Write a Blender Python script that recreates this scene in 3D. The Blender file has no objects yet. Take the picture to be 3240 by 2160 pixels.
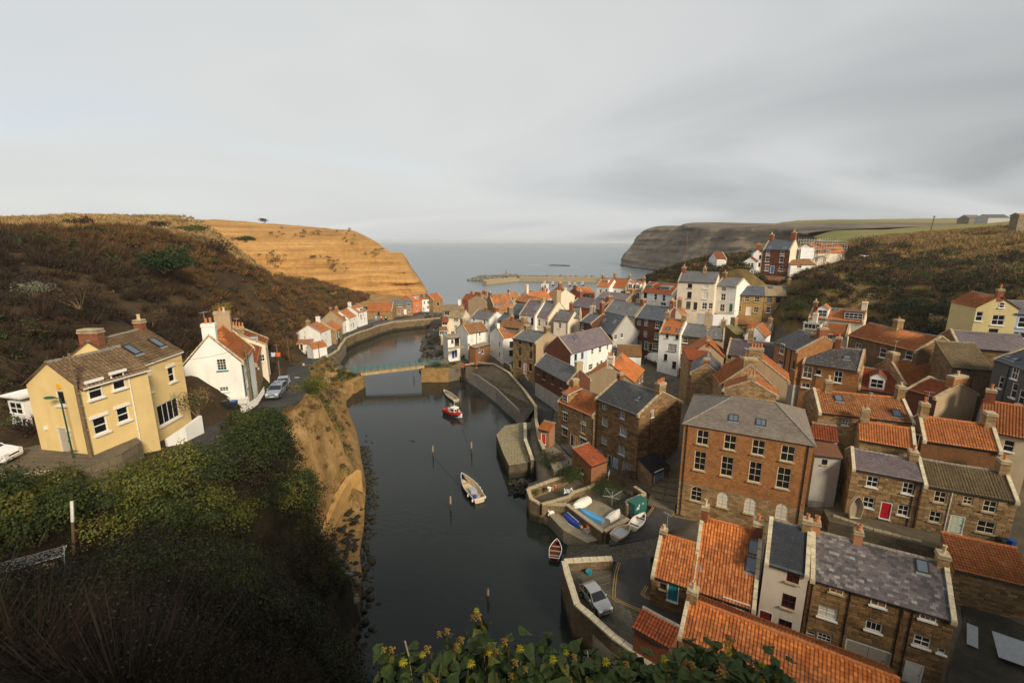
# Harbour village in a steep valley, built at real size (metres). x right, y into the view, z up, water at z = 0.
import bpy, math, random, re
import numpy as np
from mathutils import Vector, Matrix, geometry
random.seed(7); rng = np.random.default_rng(7)
sc = bpy.context.scene
col = sc.collection
R = math.radians
# ------------------------------------------------------------------ camera
cam = bpy.data.cameras.new('camera'); cam.lens = 16.0; cam.sensor_width = 36.0; cam.clip_start = 0.05; cam.clip_end = 60000
co = bpy.data.objects.new('camera', cam); col.objects.link(co)
co.location = (0, 0, 37.0); co.rotation_euler = (R(90 - 12.34), 0, 0)
sc.camera = co
# ------------------------------------------------------------------ sky: Nishita air behind a broken overcast
SUN_EL, SUN_AZ = R(30), R(146)          # azimuth clockwise from +y: the sun stands behind the camera to the right
wd = bpy.data.worlds.new('World'); sc.world = wd; wd.use_nodes = True
nt = wd.node_tree; nt.nodes.clear()
def wn(t): return nt.nodes.new(t)
out = wn('ShaderNodeOutputWorld'); bg = wn('ShaderNodeBackground'); nt.links.new(bg.outputs[0], out.inputs[0])
sky = wn('ShaderNodeTexSky'); sky.sky_type = 'NISHITA'; sky.sun_disc = False; sky.sun_elevation = SUN_EL; sky.sun_rotation = SUN_AZ
sk = wn('ShaderNodeVectorMath'); sk.operation = 'SCALE'; sk.inputs['Scale'].default_value = 0.08
nt.links.new(sky.outputs[0], sk.inputs[0])
tc = wn('ShaderNodeTexCoord'); sp = wn('ShaderNodeSeparateXYZ'); nt.links.new(tc.outputs['Generated'], sp.inputs[0])
# cloud layer seen in perspective: direction divided by its height
den = wn('ShaderNodeMath'); den.operation = 'ADD'; den.inputs[1].default_value = 0.16; nt.links.new(sp.outputs['Z'], den.inputs[0])
mxz = wn('ShaderNodeMath'); mxz.operation = 'MAXIMUM'; mxz.inputs[1].default_value = 0.12; nt.links.new(den.outputs[0], mxz.inputs[0])
dv = wn('ShaderNodeVectorMath'); dv.operation = 'DIVIDE'; nt.links.new(tc.outputs['Generated'], dv.inputs[0])
cb = wn('ShaderNodeCombineXYZ'); [nt.links.new(mxz.outputs[0], cb.inputs[i]) for i in range(3)]; nt.links.new(cb.outputs[0], dv.inputs[1])
mp = wn('ShaderNodeMapping'); mp.inputs['Scale'].default_value = (0.34, 0.42, 0.0); mp.inputs['Location'].default_value = (1.3, 0.4, 0); mp.inputs['Rotation'].default_value = (0, 0, R(18)); nt.links.new(dv.outputs[0], mp.inputs[0])
n1 = wn('ShaderNodeTexNoise'); n1.inputs['Scale'].default_value = 1.1; n1.inputs['Detail'].default_value = 4; n1.inputs['Roughness'].default_value = 0.42; n1.inputs['Distortion'].default_value = 0.9
nt.links.new(mp.outputs[0], n1.inputs[0])
# thicker cloud overhead and to one side
dt = wn('ShaderNodeVectorMath'); dt.operation = 'DOT_PRODUCT'; dt.inputs[1].default_value = (0.62, 0.15, 0.55); nt.links.new(tc.outputs['Generated'], dt.inputs[0])
ad = wn('ShaderNodeMath'); ad.operation = 'MULTIPLY_ADD'; ad.inputs[1].default_value = 0.36; nt.links.new(dt.outputs['Value'], ad.inputs[0])
nt.links.new(n1.outputs[0], ad.inputs[2])
cr = wn('ShaderNodeValToRGB'); e = cr.color_ramp.elements
e[0].position = 0.30; e[0].color = (0.52, 0.52, 0.50, 1); e[1].position = 1.05; e[1].color = (0.16, 0.175, 0.18, 1)
m = e.new(0.60); m.color = (0.43, 0.437, 0.44, 1)
nt.links.new(ad.outputs[0], cr.inputs[0])
thin = wn('ShaderNodeValToRGB'); e = thin.color_ramp.elements; e[0].position = 0.28; e[0].color = (0.62, 0.62, 0.62, 1); e[1].position = 0.44; e[1].color = (0.96, 0.96, 0.96, 1)
nt.links.new(ad.outputs[0], thin.inputs[0])
mx = wn('ShaderNodeMix'); mx.data_type = 'RGBA'; nt.links.new(thin.outputs[0], mx.inputs[0]); nt.links.new(sk.outputs[0], mx.inputs[6]); nt.links.new(cr.outputs[0], mx.inputs[7])
nt.links.new(mx.outputs[2], bg.inputs[0]); bg.inputs[1].default_value = 1.0
# ------------------------------------------------------------------ sun through thin cloud
sl = bpy.data.lights.new('sun', 'SUN'); sl.energy = 2.9; sl.angle = R(14); sl.color = (1.0, 0.86, 0.66)
so = bpy.data.objects.new('sun', sl); col.objects.link(so)
sd = Vector((math.sin(SUN_AZ) * math.cos(SUN_EL), math.cos(SUN_AZ) * math.cos(SUN_EL), math.sin(SUN_EL)))
so.rotation_euler = sd.to_track_quat('Z', 'Y').to_euler(); so.location = sd * 300
vs = sc.view_settings; vs.view_transform = 'Standard'; vs.look = 'None'; vs.gamma = 1.0; vs.exposure = 0.6; vs.use_curve_mapping = False
sc.cycles.use_denoising = True; sc.cycles.max_bounces = 5; sc.cycles.diffuse_bounces = 3; sc.cycles.glossy_bounces = 3; sc.cycles.transmission_bounces = 3; sc.cycles.caustics_reflective = False; sc.cycles.caustics_refractive = False
# ------------------------------------------------------------------ helpers
def tag(o, label=None, cat=None, group=None, kind=None):
    if label: o['label'] = label
    if cat: o['category'] = cat
    if group: o['group'] = group
    if kind: o['kind'] = kind
    return o
def link(o, parent=None):
    col.objects.link(o)
    if parent: o.parent = parent
    return o
def empty(name, loc, rz=0.0):
    o = bpy.data.objects.new(name, None); o.location = loc; o.rotation_euler = (0, 0, rz); o.empty_display_size = .3
    return link(o)
class MB:
    """collects polygons with uv and material slot, then links them as one mesh object"""
    def __init__(s): s.v = []; s.f = []; s.m = []; s.uv = []
    def poly(s, pts, m=0, uv=None):
        k = len(s.v); s.v += [tuple(p) for p in pts]; s.f.append(tuple(range(k, k + len(pts)))); s.m.append(m)
        s.uv += (uv if uv else [(p[0] + p[1], p[2]) for p in pts])
    def box(s, c, d, m=0, rz=0.0, taper=1.0):
        x, y, z = d[0] / 2, d[1] / 2, d[2] / 2; cs, sn = math.cos(rz), math.sin(rz)
        P = []
        for zz in (-z, z):
            t = taper if zz > 0 else 1
            for (a, b) in ((-x, -y), (x, -y), (x, y), (-x, y)):
                a *= t; b *= t
                P.append((c[0] + a * cs - b * sn, c[1] + a * sn + b * cs, c[2] + zz))
        w = [d[0], d[1], d[0], d[1]]
        for i in range(4):
            j = (i + 1) % 4
            s.poly([P[i], P[j], P[j + 4], P[i + 4]], m, [(0, P[i][2]), (w[i], P[i][2]), (w[i], P[i + 4][2]), (0, P[i + 4][2])])
        s.poly([P[4], P[5], P[6], P[7]], m, [(0, 0), (d[0], 0), (d[0], d[1]), (0, d[1])]); s.poly([P[3], P[2], P[1], P[0]], m, [(0, 0), (d[0], 0), (d[0], d[1]), (0, d[1])])
    def tube(s, p, q, r, m=0, n=6, r2=None):
        p, q = Vector(p), Vector(q); r2 = r if r2 is None else r2; a = (q - p)
        if a.length < 1e-6: return
        z = a.normalized(); x = z.orthogonal().normalized(); y = z.cross(x)
        A = [p + (x * math.cos(2 * math.pi * i / n) + y * math.sin(2 * math.pi * i / n)) * r for i in range(n)]
        B = [q + (x * math.cos(2 * math.pi * i / n) + y * math.sin(2 * math.pi * i / n)) * r2 for i in range(n)]
        for i in range(n): j = (i + 1) % n; s.poly([A[i], A[j], B[j], B[i]], m)
        s.poly(A[::-1], m); s.poly(B, m)
    def path(s, pts, r, m=0, n=6):
        for a, b in zip(pts[:-1], pts[1:]): s.tube(a, b, r, m, n)
    def lathe(s, c, prof, m=0, n=10):
        c = Vector(c)
        for (r0, z0), (r1, z1) in zip(prof[:-1], prof[1:]):
            for i in range(n):
                a, b = 2 * math.pi * i / n, 2 * math.pi * (i + 1) / n
                P = [c + Vector((r0 * math.cos(a), r0 * math.sin(a), z0)), c + Vector((r0 * math.cos(b), r0 * math.sin(b), z0)), c + Vector((r1 * math.cos(b), r1 * math.sin(b), z1)), c + Vector((r1 * math.cos(a), r1 * math.sin(a), z1))]
                if r0 < 1e-5: P = P[1:]
                elif r1 < 1e-5: P = P[:3]
                s.poly(P, m)
    def grid(s, G, m=0, uvs=None, closed=False):
        """G[i][j] 3D points"""
        for i in range(len(G) - 1):
            for j in range(len(G[0]) - 1):
                s.poly([G[i][j], G[i][j + 1], G[i + 1][j + 1], G[i + 1][j]], m)
    def mesh(s, name, mats, smooth=False, weld=False):
        me = bpy.data.meshes.new(name)
        me.from_pydata(s.v, [], s.f)
        if s.f:
            ul = me.uv_layers.new(name='UVMap'); ul.data.foreach_set('uv', np.array(s.uv, dtype=np.float32).ravel())
            me.polygons.foreach_set('material_index', np.array(s.m, dtype=np.int32))
            if smooth: me.polygons.foreach_set('use_smooth', np.ones(len(s.f), dtype=bool))
        for k in (mats if isinstance(mats, (list, tuple)) else [mats]): me.materials.append(k)
        if weld:
            import bmesh
            b = bmesh.new(); b.from_mesh(me); bmesh.ops.remove_doubles(b, verts=b.verts, dist=1e-4); b.to_mesh(me); b.free()
        me.update(); return me
    def build(s, name, mats, parent=None, smooth=False, weld=False, loc=None):
        o = bpy.data.objects.new(name, s.mesh(name, mats, smooth, weld))
        if loc is not None: o.location = loc
        return link(o, parent)
def np_mesh(name, V, Fq, mat, uv=None, colr=None, smooth=False):
    """fast mesh from numpy: V (n,3), Fq (m,3|4); uv per vertex; colr per vertex -> attribute tint"""
    me = bpy.data.meshes.new(name); n, m, k = len(V), len(Fq), Fq.shape[1]
    me.vertices.add(n); me.vertices.foreach_set('co', np.ascontiguousarray(V, dtype=np.float32).ravel())
    me.loops.add(m * k); me.loops.foreach_set('vertex_index', np.ascontiguousarray(Fq, dtype=np.int32).ravel())
    me.polygons.add(m); me.polygons.foreach_set('loop_start', np.arange(0, m * k, k, dtype=np.int32)); me.polygons.foreach_set('loop_total', np.full(m, k, dtype=np.int32))
    if smooth: me.polygons.foreach_set('use_smooth', np.ones(m, dtype=bool))
    if uv is not None:
        ul = me.uv_layers.new(name='UVMap'); ul.data.foreach_set('uv', np.ascontiguousarray(uv[Fq.ravel()], dtype=np.float32).ravel())
    if colr is not None:
        a = me.color_attributes.new('tint', 'FLOAT_COLOR', 'POINT'); c4 = np.ones((n, 4), dtype=np.float32); c4[:, :3] = colr; a.data.foreach_set('color', c4.ravel())
    me.update(calc_edges=True); me.validate()
    for q in (mat if isinstance(mat, (list, tuple)) else [mat]): me.materials.append(q)
    return me
def vnoise(P, s, seed=0):
    """cheap smooth value noise, P (n,2|3) -> (n,)"""
    P = np.asarray(P, float) / s + seed * 17.31
    if P.shape[1] == 2: P = np.c_[P, np.zeros(len(P))]
    i = np.floor(P).astype(np.int64); f = P - i; f = f * f * (3 - 2 * f); r = 0
    for dx in (0, 1):
        for dy in (0, 1):
            for dz in (0, 1):
                h = (i[:, 0] + dx) * 374761393 + (i[:, 1] + dy) * 668265263 + (i[:, 2] + dz) * 2147483647 + seed * 9176
                h = (h ^ (h >> 13)) * 1274126177; h = (h ^ (h >> 16)) & 0xffff
                w = (f[:, 0] if dx else 1 - f[:, 0]) * (f[:, 1] if dy else 1 - f[:, 1]) * (f[:, 2] if dz else 1 - f[:, 2])
                r = r + w * (h / 65535.0)
    return r
def fbm(P, s, o=4, seed=0):
    r = 0; a = .5
    for k in range(o): r = r + a * (vnoise(P, s / 2 ** k, seed + k) * 2 - 1); a *= .55
    return r

# ------------------------------------------------------------------ materials
MT = {}
class NB:
    def __init__(s, name, rough=.85, spec=.25):
        s.m = bpy.data.materials.new(name); s.m.use_nodes = True; s.t = s.m.node_tree; s.b = s.t.nodes['Principled BSDF']
        s.b.inputs['Roughness'].default_value = rough; s.b.inputs['Specular IOR Level'].default_value = spec; MT[name] = s.m
    def n(s, ty, **k):
        q = s.t.nodes.new('ShaderNode' + ty)
        for a, b in k.items():
            if hasattr(q, a) and not (a in q.inputs): setattr(q, a, b)
            else: q.inputs[a.replace('_', ' ')].default_value = b
        return q
    def l(s, a, b): s.t.links.new(a, b)
    def noise(s, vec, scale, detail=4, rough=.55):
        q = s.n('TexNoise'); q.inputs['Scale'].default_value = scale; q.inputs['Detail'].default_value = detail; q.inputs['Roughness'].default_value = rough
        if vec is not None: s.l(vec, q.inputs['Vector'])
        return q.outputs[0]
    def ramp(s, fac, stops):
        q = s.n('ValToRGB'); e = q.color_ramp.elements
        e[0].position, e[0].color = stops[0][0], (*stops[0][1], 1) if not isinstance(stops[0][1], float) else (stops[0][1],) * 3 + (1,)
        e[1].position, e[1].color = stops[-1][0], (*stops[-1][1], 1) if not isinstance(stops[-1][1], float) else (stops[-1][1],) * 3 + (1,)
        for p, c in stops[1:-1]:
            x = e.new(p); x.color = (*c, 1) if not isinstance(c, float) else (c, c, c, 1)
        s.l(fac, q.inputs[0]); return q.outputs[0]
    def mix(s, f, a, b, mode='MIX'):
        q = s.n('Mix'); q.data_type = 'RGBA'; q.blend_type = mode
        for sock, v in ((0, f), (6, a), (7, b)):
            if isinstance(v, (int, float)): q.inputs[sock].default_value = v
            elif isinstance(v, tuple): q.inputs[sock].default_value = (*v, 1)
            else: s.l(v, q.inputs[sock])
        return q.outputs[2]
    def col(s, c):
        if isinstance(c, tuple): s.b.inputs['Base Color'].default_value = (*c, 1)
        else: s.l(c, s.b.inputs['Base Color'])
    def bump(s, h, st=.5, d=.02):
        q = s.n('Bump'); q.inputs['Strength'].default_value = st; q.inputs['Distance'].default_value = d; s.l(h, q.inputs['Height']); s.l(q.outputs[0], s.b.inputs['Normal'])
    def uv(s): return s.n('TexCoord').outputs['UV']
    def ob(s): return s.n('TexCoord').outputs['Object']
    def geo(s): return s.n('NewGeometry').outputs['Position']
    def rnd(s): return s.n('ObjectInfo').outputs['Random']
def plain(name, c, rough=.6, spec=.3, var=.12, metal=0.0, sc_=3.0):
    b = NB(name, rough, spec); n = b.noise(b.ob(), sc_, 5)
    b.col(b.mix(1.0, c, b.ramp(n, [(.3, 1 - var), (.7, 1 + var)]), 'MULTIPLY')); b.b.inputs['Metallic'].default_value = metal
    return b.m
def render(name, c, dirt=.22, stain=(.30, .27, .22)):
    """rendered / painted wall: slight unevenness, rain streaks and patches"""
    b = NB(name, .9, .15); p = b.ob()
    mp_ = b.n('Mapping'); mp_.inputs['Scale'].default_value = (1.6, 1.6, .22); b.l(p, mp_.inputs[0])
    st = b.noise(mp_.outputs[0], 1.2, 6, .65); pa = b.noise(p, .55, 5, .6)
    base = b.mix(1.0, c, b.ramp(pa, [(.3, .90), (.7, 1.05)]), 'MULTIPLY')
    f = b.n('Math'); f.operation = 'MULTIPLY'; f.inputs[1].default_value = dirt; b.l(b.ramp(st, [(.48, 0.0), (.80, 1.0)]), f.inputs[0])
    b.col(b.mix(f.outputs[0], base, stain)); b.bump(b.noise(p, 14, 3), .25, .01)
    return b.m
def masonry(name, c1, c2, mortar, w, h, ms=.012, blotch=.5, dark=(.05, .04, .03), bump=.6, squash=1.0, rough=.9, tide=False):
    b = NB(name, rough, .15); uv = b.uv()
    wob = b.n('MixRGB') if False else None
    nn = b.n('TexNoise'); nn.inputs['Scale'].default_value = .9; nn.inputs['Detail'].default_value = 2; b.l(uv, nn.inputs['Vector'])
    sub = b.n('VectorMath'); sub.operation = 'MULTIPLY_ADD'; sub.inputs[1].default_value = (h * .5, h * .28, 0); b.l(nn.outputs[1], sub.inputs[0]); b.l(uv, sub.inputs[2])
    br = b.n('TexBrick'); br.offset = .5; br.squash = squash; br.inputs['Scale'].default_value = 1.0; br.inputs['Brick Width'].default_value = w; br.inputs['Row Height'].default_value = h
    br.inputs['Mortar Size'].default_value = ms; br.inputs['Mortar Smooth'].default_value = .3; br.inputs['Bias'].default_value = -.1
    br.inputs['Color1'].default_value = (*c1, 1); br.inputs['Color2'].default_value = (*c2, 1); br.inputs['Mortar'].default_value = (*mortar, 1)
    b.l(sub.outputs[0], br.inputs['Vector'])
    pa = b.noise(b.ob(), .7, 5, .62); fine = b.noise(b.ob(), 9, 3)
    c = b.mix(1.0, br.outputs[0], b.ramp(fine, [(.3, .78), (.7, 1.2)]), 'MULTIPLY')
    f = b.n('Math'); f.operation = 'MULTIPLY'; f.inputs[1].default_value = blotch; b.l(b.ramp(pa, [(.48, 0.0), (.72, 1.0)]), f.inputs[0])
    c = b.mix(f.outputs[0], c, dark)
    if tide:   # weed and wet stone up to the tide mark
        sz = b.n('SeparateXYZ'); b.l(b.geo(), sz.inputs[0]); tn = b.n('Math'); tn.operation = 'MULTIPLY_ADD'; tn.inputs[1].default_value = -.9; b.l(b.noise(b.geo(), .7, 4), tn.inputs[0]); b.l(sz.outputs['Z'], tn.inputs[2]); tf = b.n('Math'); tf.operation = 'MULTIPLY'; tf.inputs[1].default_value = .85; b.l(b.ramp(tn.outputs[0], [(.15, 1.0), (.75, 0.0)]), tf.inputs[0]); c = b.mix(tf.outputs[0], c, (.022, .023, .012))
    b.col(c)
    inv = b.n('Math'); inv.operation = 'MULTIPLY_ADD'; inv.inputs[1].default_value = -1.0; b.l(br.outputs['Fac'], inv.inputs[0])
    sc2 = b.n('Math'); sc2.operation = 'MULTIPLY'; sc2.inputs[1].default_value = .5; b.l(fine, sc2.inputs[0]); b.l(sc2.outputs[0], inv.inputs[2])
    b.bump(inv.outputs[0], bump, .03)
    return b.m
def tiles(name, c1, c2, w, h, lich=None, lf=.0, joint=(.03, .025, .02), rough=.75, js=.012, bump=.5, spec=.3, off=.5, wear=None):
    """roof covering: each tile or slate its own shade, lichen and weather patches"""
    b = NB(name, rough, spec); uv = b.uv()
    br = b.n('TexBrick'); br.offset = off; br.inputs['Scale'].default_value = 1.0; br.inputs['Brick Width'].default_value = w; br.inputs['Row Height'].default_value = h
    br.inputs['Mortar Size'].default_value = js; br.inputs['Mortar Smooth'].default_value = .4; br.inputs['Color1'].default_value = (*c1, 1); br.inputs['Color2'].default_value = (*c2, 1); br.inputs['Mortar'].default_value = (*joint, 1)
    b.l(uv, br.inputs['Vector'])
    pa = b.noise(b.ob(), .45, 5, .6); fine = b.noise(b.ob(), 6, 4, .6)
    c = b.mix(1.0, br.outputs[0], b.ramp(fine, [(.28, .72), (.72, 1.25)]), 'MULTIPLY')
    c = b.mix(1.0, c, b.ramp(pa, [(.3, .78), (.7, 1.15)]), 'MULTIPLY')
    if lich:
        ln = b.noise(b.ob(), 3.2, 6, .7); f = b.n('Math'); f.operation = 'MULTIPLY'; f.inputs[1].default_value = lf; b.l(b.ramp(ln, [(.52, 0.0), (.66, 1.0)]), f.inputs[0]); c = b.mix(f.outputs[0], c, lich)
    if wear:
        wn_ = b.noise(b.geo(), .55, 6, .72); f = b.n('Math'); f.operation = 'MULTIPLY'; f.inputs[1].default_value = .7; b.l(b.ramp(wn_, [(.55, 0.0), (.7, 1.0)]), f.inputs[0]); c = b.mix(f.outputs[0], c, wear)
    rv = b.n('Math'); rv.operation = 'MULTIPLY_ADD'; rv.inputs[1].default_value = .36; rv.inputs[2].default_value = .82; b.l(b.rnd(), rv.inputs[0])
    rc = b.n('CombineColor'); [b.l(rv.outputs[0], rc.inputs[i]) for i in range(3)]
    b.col(b.mix(1.0, c, rc.outputs[0], 'MULTIPLY'))
    inv = b.n('Math'); inv.operation = 'MULTIPLY'; inv.inputs[1].default_value = -1.0; b.l(br.outputs['Fac'], inv.inputs[0]); b.bump(inv.outputs[0], bump, .02)
    return b.m
# walls
render('w_white', (.80, .78, .73)); render('w_offwhite', (.66, .58, .48), .35); render('w_cream', (.76, .66, .50)); render('w_cream2', (.66, .55, .36)); render('w_yellow', (.76, .56, .25), .22, (.50, .36, .16))
render('w_grey', (.42, .40, .37), .3); render('w_greydark', (.10, .095, .085), .5, (.04, .035, .03)); render('w_tan', (.42, .31, .19), .6, (.22, .16, .10)); render('w_orange', (.66, .20, .07)); render('w_paleblue', (.62, .70, .76)); render('w_blue', (.30, .42, .56)); render('w_khaki', (.56, .46, .22), .3); render('w_concrete', (.40, .37, .32), .7, (.18, .15, .11)); render('apronconcrete', (.20, .18, .15), .9, (.07, .06, .045)); render('w_slatehung', (.16, .16, .165), .4)
render('w_terracotta', (.45, .20, .10), .3)
st = dict(mortar=(.16, .12, .075))
masonry('w_stone', (.42, .275, .135), (.21, .12, .052), (.15, .11, .065), .62, .27, .016, .45); masonry('w_stonebig', (.29, .175, .08), (.17, .095, .045), (.14, .10, .06), .62, .27, .018, .5); masonry('w_stonegrey', (.26, .21, .14), (.18, .14, .095), (.13, .11, .08), .6, .27, .014, .5)
masonry('w_stonedark', (.22, .135, .065), (.13, .08, .04), (.12, .085, .05), .6, .27, .014, .6); masonry('w_stoneyellow', (.44, .29, .11), (.33, .20, .07), (.22, .16, .08), .55, .26, .012, .35)
masonry('w_brick', (.30, .095, .042), (.22, .065, .03), (.20, .13, .09), .23, .075, .009, .4); masonry('w_brickdark', (.165, .058, .032), (.12, .04, .024), (.11, .07, .05), .23, .075, .009, .5); masonry('w_brickorange', (.46, .20, .062), (.25, .088, .028), (.32, .22, .125), .24, .085, .012, .55, (.13, .058, .026)); masonry('w_brickbrown', (.24, .11, .045), (.16, .075, .032), (.12, .08, .045), .23, .075, .009, .5)
masonry('w_brickstone', (.34, .13, .055), (.25, .12, .05), (.22, .15, .09), .28, .10, .012, .55); masonry('w_brickpale', (.42, .20, .10), (.33, .15, .075), (.30, .22, .14), .23, .075, .009, .3)
MT['w_stonenear'] = MT['w_stonebig']
masonry('quaystone', (.24, .17, .095), (.155, .11, .06), (.075, .06, .04), .7, .34, .02, .55, (.05, .052, .028), .8, tide=True)
masonry('quaydark', (.135, .108, .072), (.09, .074, .05), (.045, .04, .03), .6, .3, .02, .75, (.040, .038, .020), .8, tide=True)
masonry('pierconcrete', (.36, .285, .18), (.32, .25, .16), (.22, .17, .11), 2.5, 1.0, .03, .35, (.22, .17, .10), .3)
masonry('ochrewall', (.56, .34, .12), (.46, .27, .09), (.40, .23, .08), 1.4, .5, .006, .4, (.30, .18, .07), .4, tide=True)
# stones as geometry: the shade comes with each object
def stone(name, c1, c2, c3):
    b = NB(name, .92, .12); f = b.noise(b.ob(), 2.6, 5, .6); g = b.noise(b.geo(), .9, 4, .6)
    q = b.n('Attribute'); q.attribute_name = 'tint'
    c = b.mix(1.0, b.ramp(f, [(.3, c1), (.5, c2), (.75, c3)]), b.ramp(g, [(.3, .72), (.7, 1.22)]), 'MULTIPLY'); b.col(b.mix(1.0, c, b.ramp(b.rnd(), [(0, .62), (1, 1.35)]), 'MULTIPLY')); b.bump(b.noise(b.ob(), 11, 4, .6), .5, .02)
    return b.m
stone('stone_brown', (.15, .085, .038), (.25, .15, .068), (.34, .215, .105)); stone('stone_gold', (.26, .16, .07), (.36, .235, .11), (.42, .29, .15)); stone('stone_grey', (.18, .155, .12), (.26, .22, .165), (.36, .31, .235)); stone('boulder', (.07, .062, .048), (.15, .13, .10), (.27, .23, .17)); stone('boulder_dark', (.022, .021, .016), (.04, .037, .028), (.075, .065, .05)); stone('boulder_far', (.16, .145, .12), (.26, .235, .195), (.38, .345, .29))
def tinted(name, rough=.9, spec=.15, bump=0, trans=0.0):
    b = NB(name, rough, spec); q = b.n('Attribute'); q.attribute_name = 'tint'; b.col(q.outputs['Color'])
    if bump: b.bump(b.noise(b.geo(), 3, 4), bump, .05)
    if trans:
        tr = b.n('BsdfTranslucent'); b.l(q.outputs['Color'], tr.inputs[0]); mxs = b.n('MixShader'); mxs.inputs[0].default_value = trans; b.l(b.b.outputs[0], mxs.inputs[1]); b.l(tr.outputs[0], mxs.inputs[2]); b.l(mxs.outputs[0], b.t.nodes['Material Output'].inputs[0])
    return b.m
tinted('foliage', .7, .25, 0, .25); tinted('stonework_joined', .92, .12, .5)
# roofs
PW, PH = .26, .33
tiles('pan', (.49, .162, .046), (.35, .108, .032), PW, PH, (.42, .30, .15), .4, (.12, .035, .014), .8, .014, .35, .2, 0.0, (.24, .10, .042))
tiles('panold', (.45, .165, .050), (.26, .095, .036), PW, PH, (.46, .36, .20), .5, (.11, .04, .018), .85, .016, .4, .2, 0.0, (.20, .09, .035)); tiles('panred', (.30, .072, .026), (.20, .05, .02), PW, PH, (.28, .17, .09), .3, (.07, .02, .01), .85, .014, .4, .2, 0.0)
tiles('panplain', (.50, .165, .045), (.46, .145, .04), 5.0, 1.15, (.5, .3, .14), .12, (.30, .09, .025), .8, .012, .2, .2, 0.0)
tiles('slategrey', (.150, .150, .150), (.098, .100, .106), .42, .26, (.30, .27, .20), .35, (.03, .03, .03), .6, .010, .5, .4); tiles('slateblue', (.082, .095, .115), (.062, .074, .092), .42, .26, (.2, .2, .19), .12, (.025, .027, .03), .55, .008, .4, .45)
tiles('slatepurple', (.165, .122, .130), (.115, .090, .102), .42, .26, (.28, .25, .20), .3, (.03, .025, .027), .6, .010, .5, .4, .5, (.075, .078, .075)); tiles('slatelichen', (.130, .122, .120), (.075, .075, .078), .42, .26, (.36, .31, .23), .65, (.03, .03, .03), .65, .010, .5, .35, .5, (.05, .052, .056))
tiles('slatebrown', (.235, .190, .148), (.165, .138, .115), .40, .24, (.33, .28, .2), .25, (.05, .042, .035), .7, .012, .5, .3); tiles('browntile', (.205, .140, .082), (.150, .100, .058), .30, .34, (.25, .17, .08), .3, (.05, .034, .02), .85, .018, .8, .2, 0.0); tiles('browntile2', (.175, .130, .070), (.13, .095, .05), .30, .32, (.24, .19, .10), .4, (.045, .034, .02), .85, .02, .8, .2, 0.0)
tiles('tantile', (.30, .225, .125), (.24, .18, .10), .3, .3, (.38, .30, .16), .4, (.10, .075, .045), .85, .014, .5, .2); tiles('brownold', (.27, .130, .048), (.18, .085, .036), .28, .32, (.34, .24, .11), .55, (.06, .03, .015), .88, .018, .6, .2, 0.0); tiles('mosstile', (.20, .175, .075), (.15, .13, .06), .3, .3, (.24, .22, .10), .5, (.05, .045, .02), .9, .014, .5, .15)
tiles('rust', (.16, .065, .03), (.11, .05, .027), 1.0, 3.0, (.07, .06, .05), .6, (.05, .03, .02), .8, .01, .3, .3); tiles('flatstone', (.33, .27, .19), (.28, .23, .165), 1.2, .8, (.40, .34, .22), .4, (.12, .1, .07), .9, .015, .4, .15); tiles('blackroof', (.05, .052, .056), (.036, .038, .042), .4, .26, (.3, .3, .28), .15, (.015, .015, .016), .6, .01, .5, .4)
b = NB('pantile_single', .8, .2); c = b.ramp(b.rnd(), [(0, (.25, .080, .028)), (.5, (.37, .122, .036)), (1, (.48, .175, .055))]); f = b.noise(b.geo(), 5, 4, .6); b.col(b.mix(1.0, c, b.ramp(f, [(.3, .75), (.7, 1.18)]), 'MULTIPLY'))
b = NB('slate_single', .6, .4); c = b.ramp(b.rnd(), [(0, (.062, .060, .062)), (.4, (.112, .090, .094)), (.75, (.150, .122, .124)), (.97, (.24, .215, .20)), (1, (.3, .28, .25))]); f = b.noise(b.geo(), 4, 5, .65); b.col(b.mix(1.0, c, b.ramp(f, [(.3, .7), (.7, 1.25)]), 'MULTIPLY'))
# joinery, metal, glass
for n_, c_ in dict(j_white=(.78, .76, .70), j_cream=(.74, .62, .42), j_dark=(.035, .028, .022), j_darkred=(.10, .02, .015), j_teal=(.02, .22, .27), j_green=(.035, .16, .08), j_darkgreen=(.015, .07, .035), j_blue=(.05, .17, .34), j_lightblue=(.30, .48, .66), j_navy=(.02, .035, .16), j_yellow=(.70, .36, .035), j_red=(.52, .012, .02), j_reddoor=(.58, .05, .02), j_maroon=(.15, .018, .018), j_pink=(.70, .36, .36), j_grey=(.28, .29, .30), j_greywood=(.40, .36, .29), j_palegreen=(.60, .66, .50), j_brown=(.15, .065, .03), j_garage=(.42, .37, .30), j_skyblue=(.35, .52, .70)).items(): plain(n_, c_, .5, .35, .07)
b = NB('glass', .06, .6); b.b.inputs['Base Color'].default_value = (.012, .013, .014, 1)
b = NB('glass_far', .12, .5); f = b.ramp(b.rnd(), [(0, (.010, .010, .011)), (.6, (.022, .022, .022)), (1, (.12, .115, .10))]); b.col(f)
b = NB('curtain', .55, .3); b.col(b.ramp(b.noise(b.ob(), 6, 3), [(.35, (.12, .115, .10)), (.65, (.30, .285, .25))])); plain('blind', (.62, .58, .50), .6, .3, .1)
b = NB('roofglass', .08, .6); b.b.inputs['Base Color'].default_value = (.10, .125, .155, 1)
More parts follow.
